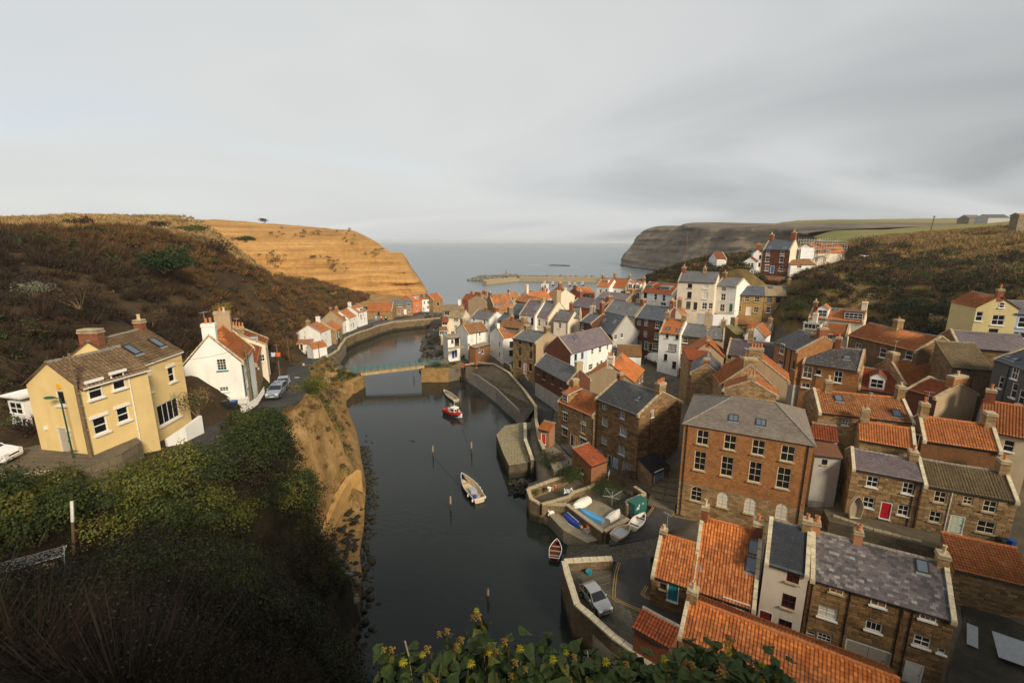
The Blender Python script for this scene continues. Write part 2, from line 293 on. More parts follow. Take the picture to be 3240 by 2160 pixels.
plain('iron', (.018, .018, .018), .45, .4); plain('lead', (.20, .205, .21), .55, .4); plain('pvc', (.74, .70, .62), .45, .4); plain('coping', (.40, .325, .205), .9, .15, .3, 0, 2.2); plain('coping_pale', (.52, .45, .31), .9, .15, .25, 0, 2.2); plain('ridge_orange', (.46, .15, .045), .8, .2, .25, 0, 4); plain('ridge_grey', (.22, .19, .15), .85, .2, .3, 0, 4); plain('pot', (.50, .19, .075), .8, .2, .15); plain('pot_buff', (.58, .44, .27), .8, .2, .15); plain('mortarwall', (.20, .15, .09), .95, .1, .3)
plain('timber', (.17, .115, .065), .85, .15, .25, 0, 5); plain('timber_pale', (.36, .28, .18), .85, .15, .25, 0, 5); plain('timber_wet', (.055, .048, .03), .6, .3, .3, 0, 5); plain('rail_green', (.03, .13, .125), .45, .4, .1); plain('galv', (.42, .43, .43), .45, .5, .1); plain('rubber', (.012, .012, .012), .8, .2); plain('alloy', (.5, .5, .5), .3, .5, .05, .8)
plain('bin_black', (.02, .022, .022), .45, .4); plain('bin_blue', (.015, .07, .30), .45, .4); plain('bin_green', (.02, .075, .045), .5, .35); plain('plastic_orange', (.75, .10, .02), .5, .35); plain('plastic_red', (.62, .03, .02), .5, .35); plain('plastic_yellow', (.80, .40, .02), .5, .35); plain('boxgreen', (.03, .13, .10), .5, .35, .12)
plain('paint_yellow', (.36, .23, .05), .8, .2, .35, 0, 6); plain('paint_white', (.62, .60, .56), .8, .2, .3, 0, 6)
for n_, c_ in dict(b_white=(.78, .75, .68), b_cream=(.62, .50, .32), b_navy=(.012, .022, .07), b_red=(.42, .025, .02), b_royal=(.012, .045, .26), b_sky=(.10, .36, .66), b_wood=(.34, .20, .09), b_inside=(.40, .33, .23), b_grey=(.33, .35, .36), b_maroon=(.13, .02, .02)).items(): plain(n_, c_, .38, .45, .12)
plain('car_silver', (.40, .40, .39), .28, .55, .04, .55); plain('car_blue', (.36, .40, .44), .28, .55, .04, .5); plain('car_white', (.78, .78, .76), .28, .5, .03); plain('car_black', (.012, .012, .014), .25, .55, .03); plain('lamp_clear', (.7, .7, .68), .15, .6, .02); plain('lamp_red', (.4, .01, .01), .2, .6, .02); plain('plate', (.75, .75, .7), .5, .3, .02)
plain('skin', (.55, .33, .22), .6, .3); plain('cloth_orange', (.80, .13, .02), .8, .2); plain('cloth_black', (.015, .015, .018), .85, .2); plain('cloth_blue', (.05, .10, .2), .85, .2); plain('hair', (.05, .03, .02), .7, .3); plain('feather', (.75, .74, .72), .8, .2); plain('duck', (.06, .05, .04), .8, .2); plain('cloth_pale', (.55, .62, .70), .85, .15); plain('net_white', (.72, .71, .68), .8, .15, .2, 0, 1.2); plain('rope', (.05, .05, .045), .9, .1)
# ground surfaces
def ground(name, stops, s1, s2, bump=.4, rough=.95, bd=.1):
    b = NB(name, rough, .12); p = b.geo(); a = b.noise(p, s1, 6, .62); f = b.noise(p, s2, 5, .65)
    mm = b.n('Math'); mm.operation = 'MULTIPLY_ADD'; mm.inputs[1].default_value = .45; b.l(f, mm.inputs[0]); b.l(a, mm.inputs[2])
    b.col(b.ramp(mm.outputs[0], [(p_, c_) for p_, c_ in stops])); b.bump(f, bump, bd); return b
ground('soil', [(.45, (.020, .014, .009)), (.65, (.042, .028, .015)), (.85, (.075, .050, .024)), (.98, (.12, .085, .038))], .09, 1.1)
ground('bankearth', [(.45, (.10, .065, .026)), (.60, (.23, .135, .05)), (.78, (.35, .21, .08)), (.97, (.46, .30, .13))], .30, 1.9, 1.0, .95, .3)
ground('hillright', [(.42, (.035, .033, .013)), (.6, (.085, .065, .024)), (.78, (.17, .115, .04)), (.98, (.26, .175, .065))], .06, .5)
ground('field', [(.42, (.125, .135, .035)), (.65, (.17, .165, .05)), (.95, (.27, .215, .085))], .012, .06)
ground('asphalt', [(.42, (.040, .038, .035)), (.7, (.062, .058, .053)), (.95, (.088, .082, .073))], .35, 5.0, .25, .85, .01)
ground('paving', [(.42, (.075, .065, .048)), (.7, (.12, .10, .072)), (.95, (.18, .15, .105))], .5, 4.0, .3, .9, .02)
ground('concrete', [(.42, (.15, .125, .085)), (.7, (.23, .195, .135)), (.95, (.31, .265, .19))], .4, 3.0, .25, .9, .02)
ground('mud', [(.42, (.018, .017, .013)), (.7, (.04, .035, .024)), (.95, (.075, .062, .04))], .5, 3.0, .7, .7, .08)
masonry('cobble', (.15, .13, .095), (.085, .076, .056), (.030, .029, .02), .34, .22, .018, .35, (.03, .032, .016), 1.0)
masonry('flags', (.17, .135, .088), (.125, .10, .066), (.055, .045, .03), .9, .6, .014, .4, (.05, .045, .03), .5); masonry('setts_pale', (.50, .42, .26), (.36, .30, .18), (.075, .07, .035), .5, .36, .075, .2, (.20, .18, .08), 1.2)
# cliffs: bedded shale and sandstone, weathered along the beds
def cliff(name, a1, a2, a3, dk, grass, gz0, gz1, gamt, bedscale):
    b = NB(name, .95, .1); p = b.geo(); mp_ = b.n('Mapping'); mp_.inputs['Scale'].default_value = (.010, .010, bedscale); b.l(p, mp_.inputs[0])
    bed = b.noise(mp_.outputs[0], 1.0, 8, .75); pat = b.noise(p, .045, 5, .6); fi = b.noise(p, .55, 5, .7)
    c = b.ramp(bed, [(.33, dk), (.42, a1), (.55, a2), (.70, a3)]); c = b.mix(1.0, c, b.ramp(pat, [(.3, .78), (.7, 1.22)]), 'MULTIPLY'); c = b.mix(1.0, c, b.ramp(fi, [(.3, .8), (.7, 1.15)]), 'MULTIPLY')
    nz = b.n('SeparateXYZ'); b.l(b.n('NewGeometry').outputs['Normal'], nz.inputs[0])
    mm = b.n('Math'); mm.operation = 'MULTIPLY_ADD'; mm.inputs[1].default_value = .9; b.l(b.noise(p, .11, 6, .7), mm.inputs[0]); b.l(nz.outputs['Z'], mm.inputs[2])
    f = b.n('Math'); f.operation = 'MULTIPLY'; f.inputs[1].default_value = gamt; b.l(b.ramp(mm.outputs[0], [(gz0, 0.0), (gz1, 1.0)]), f.inputs[0])
    g = b.ramp(b.noise(p, .5, 6, .7), [(.35, tuple(x * .5 for x in grass)), (.6, grass), (.8, tuple(min(1, x * 1.5) for x in grass))])
    b.col(b.mix(f.outputs[0], c, g)); mm2 = b.n('Math'); mm2.operation = 'ADD'; b.l(bed, mm2.inputs[0]); b.l(fi, mm2.inputs[1]); b.bump(mm2.outputs[0], .8, .5)
cliff('nab', (.35, .185, .060), (.43, .245, .086), (.50, .31, .13), (.12, .066, .028), (.27, .18, .075), 1.04, 1.24, 1.0, .42)
cliff('headland', (.12, .10, .075), (.185, .145, .098), (.26, .185, .11), (.05, .045, .037), (.20, .145, .055), 1.0, 1.3, .9, .22)
# water
b = NB('water', .045, .5); b.b.inputs['Base Color'].default_value = (.012, .017, .016, 1); b.b.inputs['IOR'].default_value = 1.33
p = b.geo(); mp_ = b.n('Mapping'); mp_.inputs['Scale'].default_value = (.55, 1.0, 1); mp_.inputs['Rotation'].default_value = (0, 0, R(14)); b.l(p, mp_.inputs[0])
w1 = b.noise(mp_.outputs[0], 1.35, 4, .55); w2 = b.noise(mp_.outputs[0], .16, 3, .5); w3 = b.noise(mp_.outputs[0], .02, 4, .6)
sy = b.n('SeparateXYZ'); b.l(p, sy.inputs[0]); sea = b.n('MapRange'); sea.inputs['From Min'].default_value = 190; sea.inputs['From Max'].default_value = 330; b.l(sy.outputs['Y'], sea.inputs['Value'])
h1 = b.n('Math'); h1.operation = 'MULTIPLY_ADD'; h1.inputs[1].default_value = .085; b.l(w1, h1.inputs[0])
h2 = b.n('Math'); h2.operation = 'MULTIPLY'; b.l(w2, h2.inputs[0]); k2 = b.n('MapRange'); k2.inputs['To Min'].default_value = .10; k2.inputs['To Max'].default_value = .9; b.l(sea.outputs[0], k2.inputs['Value']); b.l(k2.outputs[0], h2.inputs[1]); b.l(h2.outputs[0], h1.inputs[2])
q = b.n('Bump'); q.inputs['Strength'].default_value = .55; q.inputs['Distance'].default_value = .6; b.l(h1.outputs[0], q.inputs['Height']); b.l(q.outputs[0], b.b.inputs['Normal'])
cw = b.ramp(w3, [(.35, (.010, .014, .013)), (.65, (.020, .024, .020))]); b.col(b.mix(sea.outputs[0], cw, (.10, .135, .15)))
rr = b.n('MapRange'); rr.inputs['To Min'].default_value = .05; rr.inputs['To Max'].default_value = .25; b.l(sea.outputs[0], rr.inputs['Value']); b.l(rr.outputs[0], b.b.inputs['Roughness'])
plain('foam', (.72, .74, .74), .8, .2, .1)

HBASE = [(-32.13,33.26,21.85),(-34.79,52.71,18.85),(-41.2,64.62,16.85),(-22.01,172.08,4.35),(-18.04,152.89,5.35),(-11.67,129.36,4.85),(-8.9,121.91,4.85),(-7.86,145.18,5.35),(-12.03,177.71,5.79),(-18.53,208.85,4.35),(-4.86,174.73,4.85),(0.0,199.52,4.85),(6.8,175.4,5.95),(9.4,183.94,5.95),(6.91,202.08,4.85),(15.75,217.55,4.85),(21.01,195.27,5.92),(32.21,210.8,4.85),(41.19,196.31,9.82),(46.9,195.16,9.51),(41.68,152.23,12.73),(47.21,141.39,13.06),(35.14,150.66,10.12),(24.48,134.91,9.57),(31.82,123.85,9.36),(37.92,116.47,8.55),(26.8,116.77,6.85),(22.79,120.72,6.85),(15.55,126.57,6.35),(11.71,131.35,7.44),(7.28,133.67,7.65),(3.18,141.79,5.85),(-1.17,136.08,5.85),(0.9,127.12,5.85),(-0.87,125.94,4.85),(6.0,108.82,4.35),(12.67,104.01,6.45),(18.68,109.74,6.65),(10.02,89.27,4.15),(38.69,106.16,6.85),(43.14,104.72,6.85),(46.6,103.46,6.85),(53.48,109.62,7.85),(57.32,118.36,9.85),(43.04,115.96,9.85),(50.13,122.58,18.45),(58.24,120.48,18.45),(62.68,119.88,17.85),(69.07,119.8,17.85),(74.79,130.45,21.85),(84.12,145.19,27.45),(93.53,148.42,27.65),(74.6,143.99,26.35),(73.83,166.01,27.35),(78.43,148.32,27.25),(55.94,101.42,8.85),(62.99,113.41,9.85),(47.45,87.74,6.95),(39.46,90.03,5.85),(33.77,76.25,6.99),(38.97,70.55,7.68),(32.85,59.96,8.53),(54.09,73.9,8.71),(51.94,77.47,10.5),(71.27,98.44,12.15),(61.12,89.49,10.33),(64.28,88.53,10.76),(65.95,75.41,11.73),(81.45,78.19,17.72),(84.42,75.99,16.93),(75.32,71.33,12.34),(66.15,54.13,13.27),(59.03,70.17,6.85),(62.88,69.54,7.35),(58.51,59.07,8.47),(45.83,57.65,6.35),(45.45,51.85,6.05),(52.06,50.33,6.05),(61.03,53.0,6.05),(39.77,54.41,5.85),(38.5,52.37,5.85),(43.3,49.1,5.85),(49.47,46.12,5.85),(19.52,66.78,3.15),(13.08,72.62,3.55),(20.52,86.77,4.85),(28.83,109.17,7.85),(29.7,54.4,3.15),(16.16,39.11,3.15),(24.81,36.19,2.95),(30.62,33.76,2.85),(45.16,38.01,3.25),(20.86,29.58,2.65),(11.63,30.95,2.75),(11.41,61.76,3.05),(5.87,71.68,3.45),(20.31,60.91,3.15),(191.32,177.18,40.85),(438.56,450.97,50.32),(428.36,419.98,49.03)]
# ------------------------------------------------------------------ terrain
class TPS:
    """smooth surface through measured ground points (multiquadric)"""
    def __init__(s, P, lam=.002):
        P = np.array(P, float); s.c = P[:, :2] / 100; n = len(P)
        K = s.k(s.c) + lam * np.eye(n); Q = np.c_[np.ones(n), s.c]
        A = np.block([[K, Q], [Q.T, np.zeros((3, 3))]]); s.w = np.linalg.solve(A, np.r_[P[:, 2], 0, 0, 0])
    def k(s, X):
        return -np.sqrt(((X[:, None, :] - s.c[None]) ** 2).sum(2) + .0036)
    def __call__(s, XY):
        X = np.atleast_2d(np.asarray(XY, float)) / 100; out = np.empty(len(X))
        for i in range(0, len(X), 20000):
            x = X[i:i + 20000]; out[i:i + 20000] = s.k(x) @ s.w[:-3] + np.c_[np.ones(len(x)), x] @ s.w[-3:]
        return out
def inside(P, poly):
    P = np.asarray(P, float); x, y = P[:, 0], P[:, 1]; r = np.zeros(len(P), bool); n = len(poly)
    for i in range(n):
        (x1, y1), (x2, y2) = poly[i], poly[(i + 1) % n]
        if y1 == y2: continue
        c = ((y1 > y) != (y2 > y)) & (x < (x2 - x1) * (y - y1) / (y2 - y1) + x1); r ^= c
    return r
def dens(poly, step):
    out = []
    for a, b_ in zip(poly, poly[1:] + poly[:1]):
        n = max(1, int(math.dist(a, b_) / step)); out += [(a[0] + (b_[0] - a[0]) * i / n, a[1] + (b_[1] - a[1]) * i / n) for i in range(n)]
    return out
def dist_poly(P, line):
    P = np.asarray(P, float); d = np.full(len(P), 1e9)
    for (a, b_) in zip(line[:-1], line[1:]):
        a = np.array(a); v = np.array(b_) - a; t = np.clip(((P - a) @ v) / (v @ v), 0, 1); d = np.minimum(d, np.hypot(*(P - a - t[:, None] * v).T))
    return d
def cdt(name, poly, pts, zf, mat, skirt=-2.0):
    P = [Vector(p) for p in poly] + [Vector(p) for p in pts]; E_ = [(i, (i + 1) % len(poly)) for i in range(len(poly))]
    V, _, Fc, *_r = geometry.delaunay_2d_cdt(P, E_, [list(range(len(poly)))], 1, 1e-4)
    V = np.array([(v.x, v.y) for v in V]); Z = zf(V); T3 = np.array([f for f in Fc if len(f) == 3])
    n0 = len(V); A = np.c_[V, Z]; nb = len(poly)
    B = np.c_[V[:nb], np.full(nb, skirt)]
    sk_ = []
    for i in range(nb): j = (i + 1) % nb; sk_ += [(i, n0 + i, n0 + j), (i, n0 + j, j)]
    me = np_mesh(name, np.r_[A, B], np.r_[T3, np.array(sk_)], mat)
    return me
def sheet(cols, rows_per=6, sub=4):
    """smooth surface through a control grid cols[i][j] (Catmull-Rom both ways) -> (n,m,3)"""
    G = np.array(cols, float)
    def cr_(A, n):
        out = []; m_ = len(A)
        for i in range(m_ - 1):
            p0 = A[max(i - 1, 0)]; p1 = A[i]; p2 = A[i + 1]; p3 = A[min(i + 2, m_ - 1)]
            for k in range(n):
                t = k / n; out.append(.5 * ((2 * p1) + (p2 - p0) * t + (2 * p0 - 5 * p1 + 4 * p2 - p3) * t * t + (3 * p1 - p0 - 3 * p2 + p3) * t ** 3))
        out.append(A[-1]); return np.array(out)
    G = cr_(G, sub); G = np.swapaxes(cr_(np.swapaxes(G, 0, 1), rows_per), 0, 1); return G
def grid_mesh(name, G, mat, smooth=True):
    n, m_ = G.shape[:2]; idx = np.arange(n * m_).reshape(n, m_)
    F_ = np.stack([idx[:-1, :-1], idx[1:, :-1], idx[1:, 1:], idx[:-1, 1:]], -1).reshape(-1, 4)
    return np_mesh(name, G.reshape(-1, 3), F_, mat, None, None, smooth)
ob = lambda n, me, parent=None: link(bpy.data.objects.new(n, me), parent)
# --- outlines at the water line
BECK_L = [(-3, 17), (-10, 25), (-14.5, 32), (-15.1, 38.4), (-16.7, 43.9), (-18.5, 48.5), (-19.8, 54.3), (-22.8, 64.7), (-26.6, 74), (-30.9, 84.4), (-36.9, 95.9), (-39.5, 103), (-39.6, 109), (-38.6, 113.7), (-41.5, 116.5), (-49, 126), (-53, 134), (-56, 149.6), (-60.4, 161), (-59.5, 176), (-56.7, 188), (-50.9, 196.5), (-42, 203), (-35.4, 209), (-31, 216), (-28, 232), (-38, 262), (-50, 288)]
LEFT = [(-300, 330), (-300, -30), (140, -30), (140, 6), (30, 8), (12, 10), (4, 13)] + BECK_L + [(-58, 300), (-120, 325)]
LEFT = LEFT[::1]
LC = [ # measured ground points of the left valley side
 (0, 0, 35.2), (-6, -6, 36), (20, -10, 36), (60, -20, 38), (0, 3, 33.2), (8, 3, 33), (20, 3, 33), (60, 5, 33), (4, 12, 3), (12, 9, 8), (30, 7.5, 10), (140, 5, 20), (140, -30, 40), (-3, 16, 3), (-10, 24.5, 4), (-14, 32, 3),
 (-9.94,9.06,26.96), (-21.67,21.68,19.12), (-12,17.55,18.96), (-10.33,19.96,15.92), (-18.42,14.29,22.76), (-26.2,21.17,19.13), (-17.25,23.49,18.04), (-18,31.59,12.94), (-30, -25, 38), (-60, -10, 36), (-60, 10, 29),
 (-15.3, 38.4, .4), (-18.7, 48.5, .5), (-20.3, 54.3, .8), (-23.5, 64.7, .8), (-27.3, 74, 1), (-31.8, 84.4, 1.6), (-37.6, 95.9, 2.0), (-40, 103, 2.4), (-40, 110, 3.0), (-42, 117, 3.0), (-50, 128, 3.1), (-57, 149.6, 3.2), (-61, 161, 3.2), (-60, 176, 3.2), (-57, 188, 3.2), (-51, 197, 3.2), (-42, 203, 3.1), (-35.4, 209, 3), (-32, 216, 2.5), (-29, 232, 1), (-40, 262, 1), (-52, 288, 1.5),
 (-28.52,57.25,16.6), (-26.57,47.79,17.6), (-27.9,44.15,18.9), (-25.13,53.24,9.5), (-25.32,46.84,8), (-25.71,59.29,11.5), (-25.22,63.16,7), (-23.59,41.16,14), (-24.02,47,5), (-21.43,33.72,17), (-20,30.31,15), (-23.3,53.73,4.2), (-22.64,46.84,3),
 (-32.4,27.25,20.8), (-30.42,29.75,21.4), (-34.78,29.13,22), (-34.33,27.78,21.2), (-29.06,33.88,20.4), (-27.9,38.95,19.6), (-28.18,44.6,18.7), (-30.49,56.35,16.9), (-32.96,65.15,15.2), (-40.96,83.38,12), (-49.72,101.1,9), (-53.85,113.2,5.8), (-56.33,123.5,4.6), (-57.07,138.4,3.3), (-60.81,158.2,3.2), (-60.19,183.4,3.2), (-55.01,201.4,3.2), (-42.79,212.9,3.2),
 (-36, 33, 22), (-40, 40, 22), (-47, 36, 23.5), (-37, 30, 21.9), (-40, 52, 19.5), (-47, 55, 22), (-44, 65, 18.5), (-52, 70, 20.5), (-49, 80, 15.5), (-58, 90, 19), (-58, 105, 13), (-66, 118, 11), (-67, 140, 5), (-70, 150, 8), (-74, 168, 5.5), (-76, 190, 6), (-78, 205, 6), (-66, 225, 5), (-50, 235, 4), (-80, 235, 7), (-70, 262, 5), (-95, 262, 9), (-100, 235, 14), (-120, 262, 17), (-150, 270, 16),
 (-157.5,144.7,43.46), (-149.9,157.2,44.32), (-139.1,171.8,45.45), (-190.7,181.9,45.12), (-178,184.1,45.57), (-165.9,187.2,45.96), (-155.8,193.5,46.51), (-144,198.5,46.12), (-133.4,202.4,45.11), (-213.5,211.9,46.6), (-197.1,222.3,47.36), (-258.8,237.7,47.14), (-126,115.5,40.7), (-116.7,128.6,39.96), (-111.7,141.5,37.95), (-104.2,152.9,34.24), (-100.2,172.8,31.49), (-111,207.1,24.23), (-132.6,210.1,38.02), (-120.8,208.4,30.36), (-101.2,205.3,15.99), (-149.3,221.2,42.09), (-141.4,243,24.74), (-158.4,249.1,29.06), (-117.9,230,12.35), (-173.6,246.2,39.32),
 (-81,72.75,32.65), (-75.58,77.49,30.91), (-72.07,86.28,28.99), (-70.84,101.9,25.59), (-70.71,119.5,21.9), (-71.79,139.2,18.07), (-79.69,174.3,14.98), (-55.12,48.31,28.54), (-53.54,52.2,27.61), (-50.28,59.15,26.65), (-50.7,71.82,23.72), (-53.04,88.64,21.05), (-55.38,105.9,15.84), (-86.01,183.9,11.99),
 (-240, 120, 40), (-260, 220, 42), (-220, 300, 30), (-300, 60, 36), (-200, 60, 37.5), (-130, 30, 33), (-90, 10, 29), (-300, -30, 50)]
LANE = [(-52, 22, 22.4), (-41, 24.5, 21.4), (-33.8, 26.3, 20.9), (-27, 27.4, 20.7), (-23.4, 32.2, 20.3), (-24.6, 37.4, 19.9), (-27.78,39.44,19.5), (-28.23,45.76,18.5), (-29.56,55.43,16.9), (-33.53,66.33,15), (-40.73,83.38,12), (-49.3,101.1,9), (-52.34,109.5,6.2), (-57.06,125.2,4.4), (-57.81,136.5,3.5), (-59.02,148.9,3.25), (-61.02,163.6,3.25), (-59.62,181.6,3.2), (-55.65,197.1,3.2), (-49.33,208.1,3.2), (-42.77,223,3.2)]
WALLC = [(-23.2,47.1,2.6), (-23.14,50.97,3.2), (-23.38,55.01,3.9), (-23.02,58.43,4.6), (-22.09,60.28,4.8)]
LC = [p for p in LC if min(math.dist(p[:2], w[:2]) for w in WALLC) > 2.2 or p[2] > 12] + [(w[0] + 1.3, w[1] - .5, .35) for w in WALLC] + [(w[0] - 1.5, w[1] + .7, w[2] + .5) for w in WALLC]
tpsL = TPS(LC + LANE, .0006)
def lane_z(XY):
    XY = np.asarray(XY, float); best = np.full(len(XY), 1e9); z = np.zeros(len(XY))
    for a, b_ in zip(LANE[:-1], LANE[1:]):
        a, b_ = np.array(a), np.array(b_); v = (b_ - a)[:2]; t = np.clip(((XY - a[:2]) @ v) / (v @ v), 0, 1); d = np.hypot(*(XY - a[:2] - t[:, None] * v).T); k = d < best; best = np.where(k, d, best); z = np.where(k, a[2] + t * (b_ - a)[2], z)
    return best, z
SHORE = [(w[0] + .35, w[1] - .1) for w in WALLC] + [(-21.4, 62.4), (-19, 56), (-17, 48), (-15, 42), (-20, 42.5)]
def zL(XY):
    XY = np.atleast_2d(XY); z = tpsL(XY); d = dist_poly(XY, BECK_L)
    dl, zl = lane_z(XY); far = np.clip((d - 2) / 10, 0, 1) * np.clip((dl - 4) / 8, 0, 1); z = z + far * (1.0 * fbm(XY, 16, 4, 3)); k = np.clip((dl - 2.6) / 3.5, 0, 1); k = k * k * (3 - 2 * k); z = (zl - .08) * (1 - k) + z * k
    z = np.where(d < .05, np.minimum(z, 2.6), z); z = np.where(inside(XY, SHORE), np.minimum(z, .45), z)
    return np.maximum(z, .25)
polyL = dens(LEFT, 3.0)
xs = np.concatenate([np.arange(-300, -110, 7.0), np.arange(-110, 20, 2.2), np.arange(20, 140, 8)]); ys = np.concatenate([np.arange(-30, 232, 2.4), np.arange(232, 330, 6)])
gp = np.stack(np.meshgrid(xs, ys), -1).reshape(-1, 2) + rng.uniform(-.5, .5, (len(xs) * len(ys), 2)); gp = gp[inside(gp, LEFT)]; gp = gp[dist_poly(gp, LEFT + LEFT[:1]) > .9]
wl_ = np.array(dens([w[:2] for w in WALLC], 1.2)[:-12]); gp = gp[dist_poly(gp, [w[:2] for w in WALLC]) > 1.1]; gp = np.r_[gp, wl_ + [.55, -.2], wl_ + [-.3, .1]]
tag(ob('hillside', cdt('hillside', polyL, gp.tolist(), zL, [MT['soil']])), kind='structure')
# --- right bank: the village shelf and the hill behind it
BECK_R = [(-14, 262), (-22, 240), (-32, 222), (-35.6, 197), (-34.5, 179), (-31.9, 159), (-28.6, 142), (-26, 128), (-24.5, 118), (-17.3, 117.9), (-12.6, 121.5), (-6.2, 114.5), (-.2, 103), (4.2, 92.6), (4.6, 90), (3.2, 79), (3.6, 70), (4.2, 62.4), (2.4, 61.6), (2.2, 57.6), (3.9, 55), (6.6, 52.1), (9.2, 50.1), (9.6, 47.4), (6.2, 44.4), (5.6, 41.3), (5.8, 36.5), (7.4, 33.9), (9.2, 31.2), (12.5, 26.5), (16, 21)]
RIGHT = [(760, 620), (300, 640), (215, 520), (192, 470), (150, 400), (95, 330), (70, 285), (30, 262)] + BECK_R + [(40, 16), (160, 14), (420, 60), (760, 150)]
RC = [(-34, 196, 3), (-33, 179, .8), (-30.5, 159, .8), (-27.3, 142, .8), (-25, 128, 1.2), (-23.5, 118.5, 3.6), (-27, 170, 3.4), (-24, 152, 4.4), (-22, 138, 4.6), (-20, 126, 4.6), (-17, 118.5, 3.6), (-12.5, 120.5, 2.2), (-7.5, 112, 2.0), (-2, 100, 2.0), (1.6, 92, 2.0), (3, 88, 2.4), (-4.5, 119, 3.6), (0, 111, 3.6), (3.5, 99, 3.6), (5.5, 89, 3.6), (4, 79, 3.2), (4.4, 70, 3.2), (5, 63, 2.2), (3.2, 60, 1.6), (3.2, 57, 1.2), (7, 53, 1.0), (9.6, 51, 1.2), (10, 47.4, .4), (13, 47.5, 1.4), (7, 44, 2.4), (6.5, 41, 2.6), (7, 36.5, 2.6), (8.5, 34, 2.6), (10.5, 31, 2.6), (13, 27, 2.6), (17, 22, 2.6), (40, 17, 4), (60, 15, 8), (160, 14, 30), (14, 44, 2.6), (17, 46, 2.7), (18, 41, 2.7), (12, 36, 2.7), (20, 56, 2.9), (10, 56, 1.9), (13, 57, 2.7), (18, 62, 3.2), (12, 66, 3.3), (6, 76, 3.5), (7, 84, 3.7), (30, 262, 1.5), (70, 285, 1.5), (95, 330, 1), (150, 400, 1), (-20, 238, 1.2), (-14, 260, .8),
 (50.01,161.1,24.77), (59.37,166.8,27.43), (67.16,167.4,29.91), (75.62,172.6,30.67), (67.7,136.1,27.3), (70.33,118.8,27.98), (69.47,107.3,22.26), (79.4,115.4,26.62), (81.44,121.3,30.04), (66.9,141.5,28.88), (64.07,123.1,28.8), (50, 200, 12), (60, 240, 12), (80, 230, 22), (100, 280, 16),
 (82.01,123.3,29.81), (102,131.6,30.13), (119.8,140,31.11), (108.3,153.2,35.48), (160.9,195,39.52), (127.3,142.4,32.74), (158.3,154.1,39.75), (157.5,144.1,40.71), (90.21,112.8,28.58), (102.7,108.6,28), (125.2,113.4,31.31), (83.17,105.7,24.07), (87.51,91.19,23.35), (90.29,89.53,25.11), (99,88.01,27.52), (109.7,104.8,29.6),
 (231.4,339.5,44.94), (271.1,329.4,45.35), (273.7,278.1,44.98), (383.3,620.1,64.24), (483.3,620.5,65.83), (510.8,537.8,61.98), (351,330.6,51.01), (202.3,185.9,44.33), (700, 300, 66), (700, 600, 70), (420, 640, 66), (420, 80, 62), (240, 60, 52), (120, 40, 30), (100, 60, 22), (92, 80, 18), (84, 50, 12), (200, 480, 12), (230, 430, 30), (190, 380, 20), (160, 300, 24), (250, 520, 48)]
RC += HBASE
tpsR = TPS(RC, .004)
def zR(XY):
    XY = np.atleast_2d(XY); z = tpsR(XY); d = dist_poly(XY, BECK_R); up = np.clip((z - 17) / 8, 0, 1) * np.clip((d - 4) / 10, 0, 1)
    z = z + up * 1.3 * fbm(XY, 14, 4, 11); z = z - 1.7 * np.clip((z - 29) / 8, 0, 1) * np.clip((260 - XY[:, 1]) / 40, 0, 1); return np.clip(z, .4, None)
polyR = dens(RIGHT, 4.0)
P1 = np.stack(np.meshgrid(np.arange(-36, 150, 3.0), np.arange(14, 262, 3.0)), -1).reshape(-1, 2); P2 = np.stack(np.meshgrid(np.arange(-36, 760, 14.0), np.arange(14, 640, 14.0)), -1).reshape(-1, 2)
P2 = P2[~((P2[:, 0] < 150) & (P2[:, 1] < 262))]; gp = np.r_[P1, P2] + rng.uniform(-.6, .6, (len(P1) + len(P2), 2)); gp = gp[inside(gp, RIGHT)]; gp = gp[dist_poly(gp, RIGHT + RIGHT[:1]) > 1.2]
me = cdt('village_ground', polyR, gp.tolist(), zR, [MT['paving'], MT['hillright'], MT['field'], MT['mud']])
cen = np.zeros(len(me.polygons) * 3); me.polygons.foreach_get('center', cen); cen = cen.reshape(-1, 3)
mi = np.where(cen[:, 2] > 16.5 + 2 * fbm(cen[:, :2], 20, 3, 5), 1, 0); mi = np.where((cen[:, 1] > 225 + .1 * cen[:, 0]) & (cen[:, 2] > 38) | (cen[:, 2] > 52), 2, mi); mi = np.where((cen[:, 0] < -19.5) & (cen[:, 1] > 121) & (cen[:, 1] < 200), 3, mi); me.polygons.foreach_set('material_index', mi.astype(np.int32)); me.polygons.foreach_set('use_smooth', np.ones(len(mi), bool))
tag(ob('village_ground', me), kind='structure')
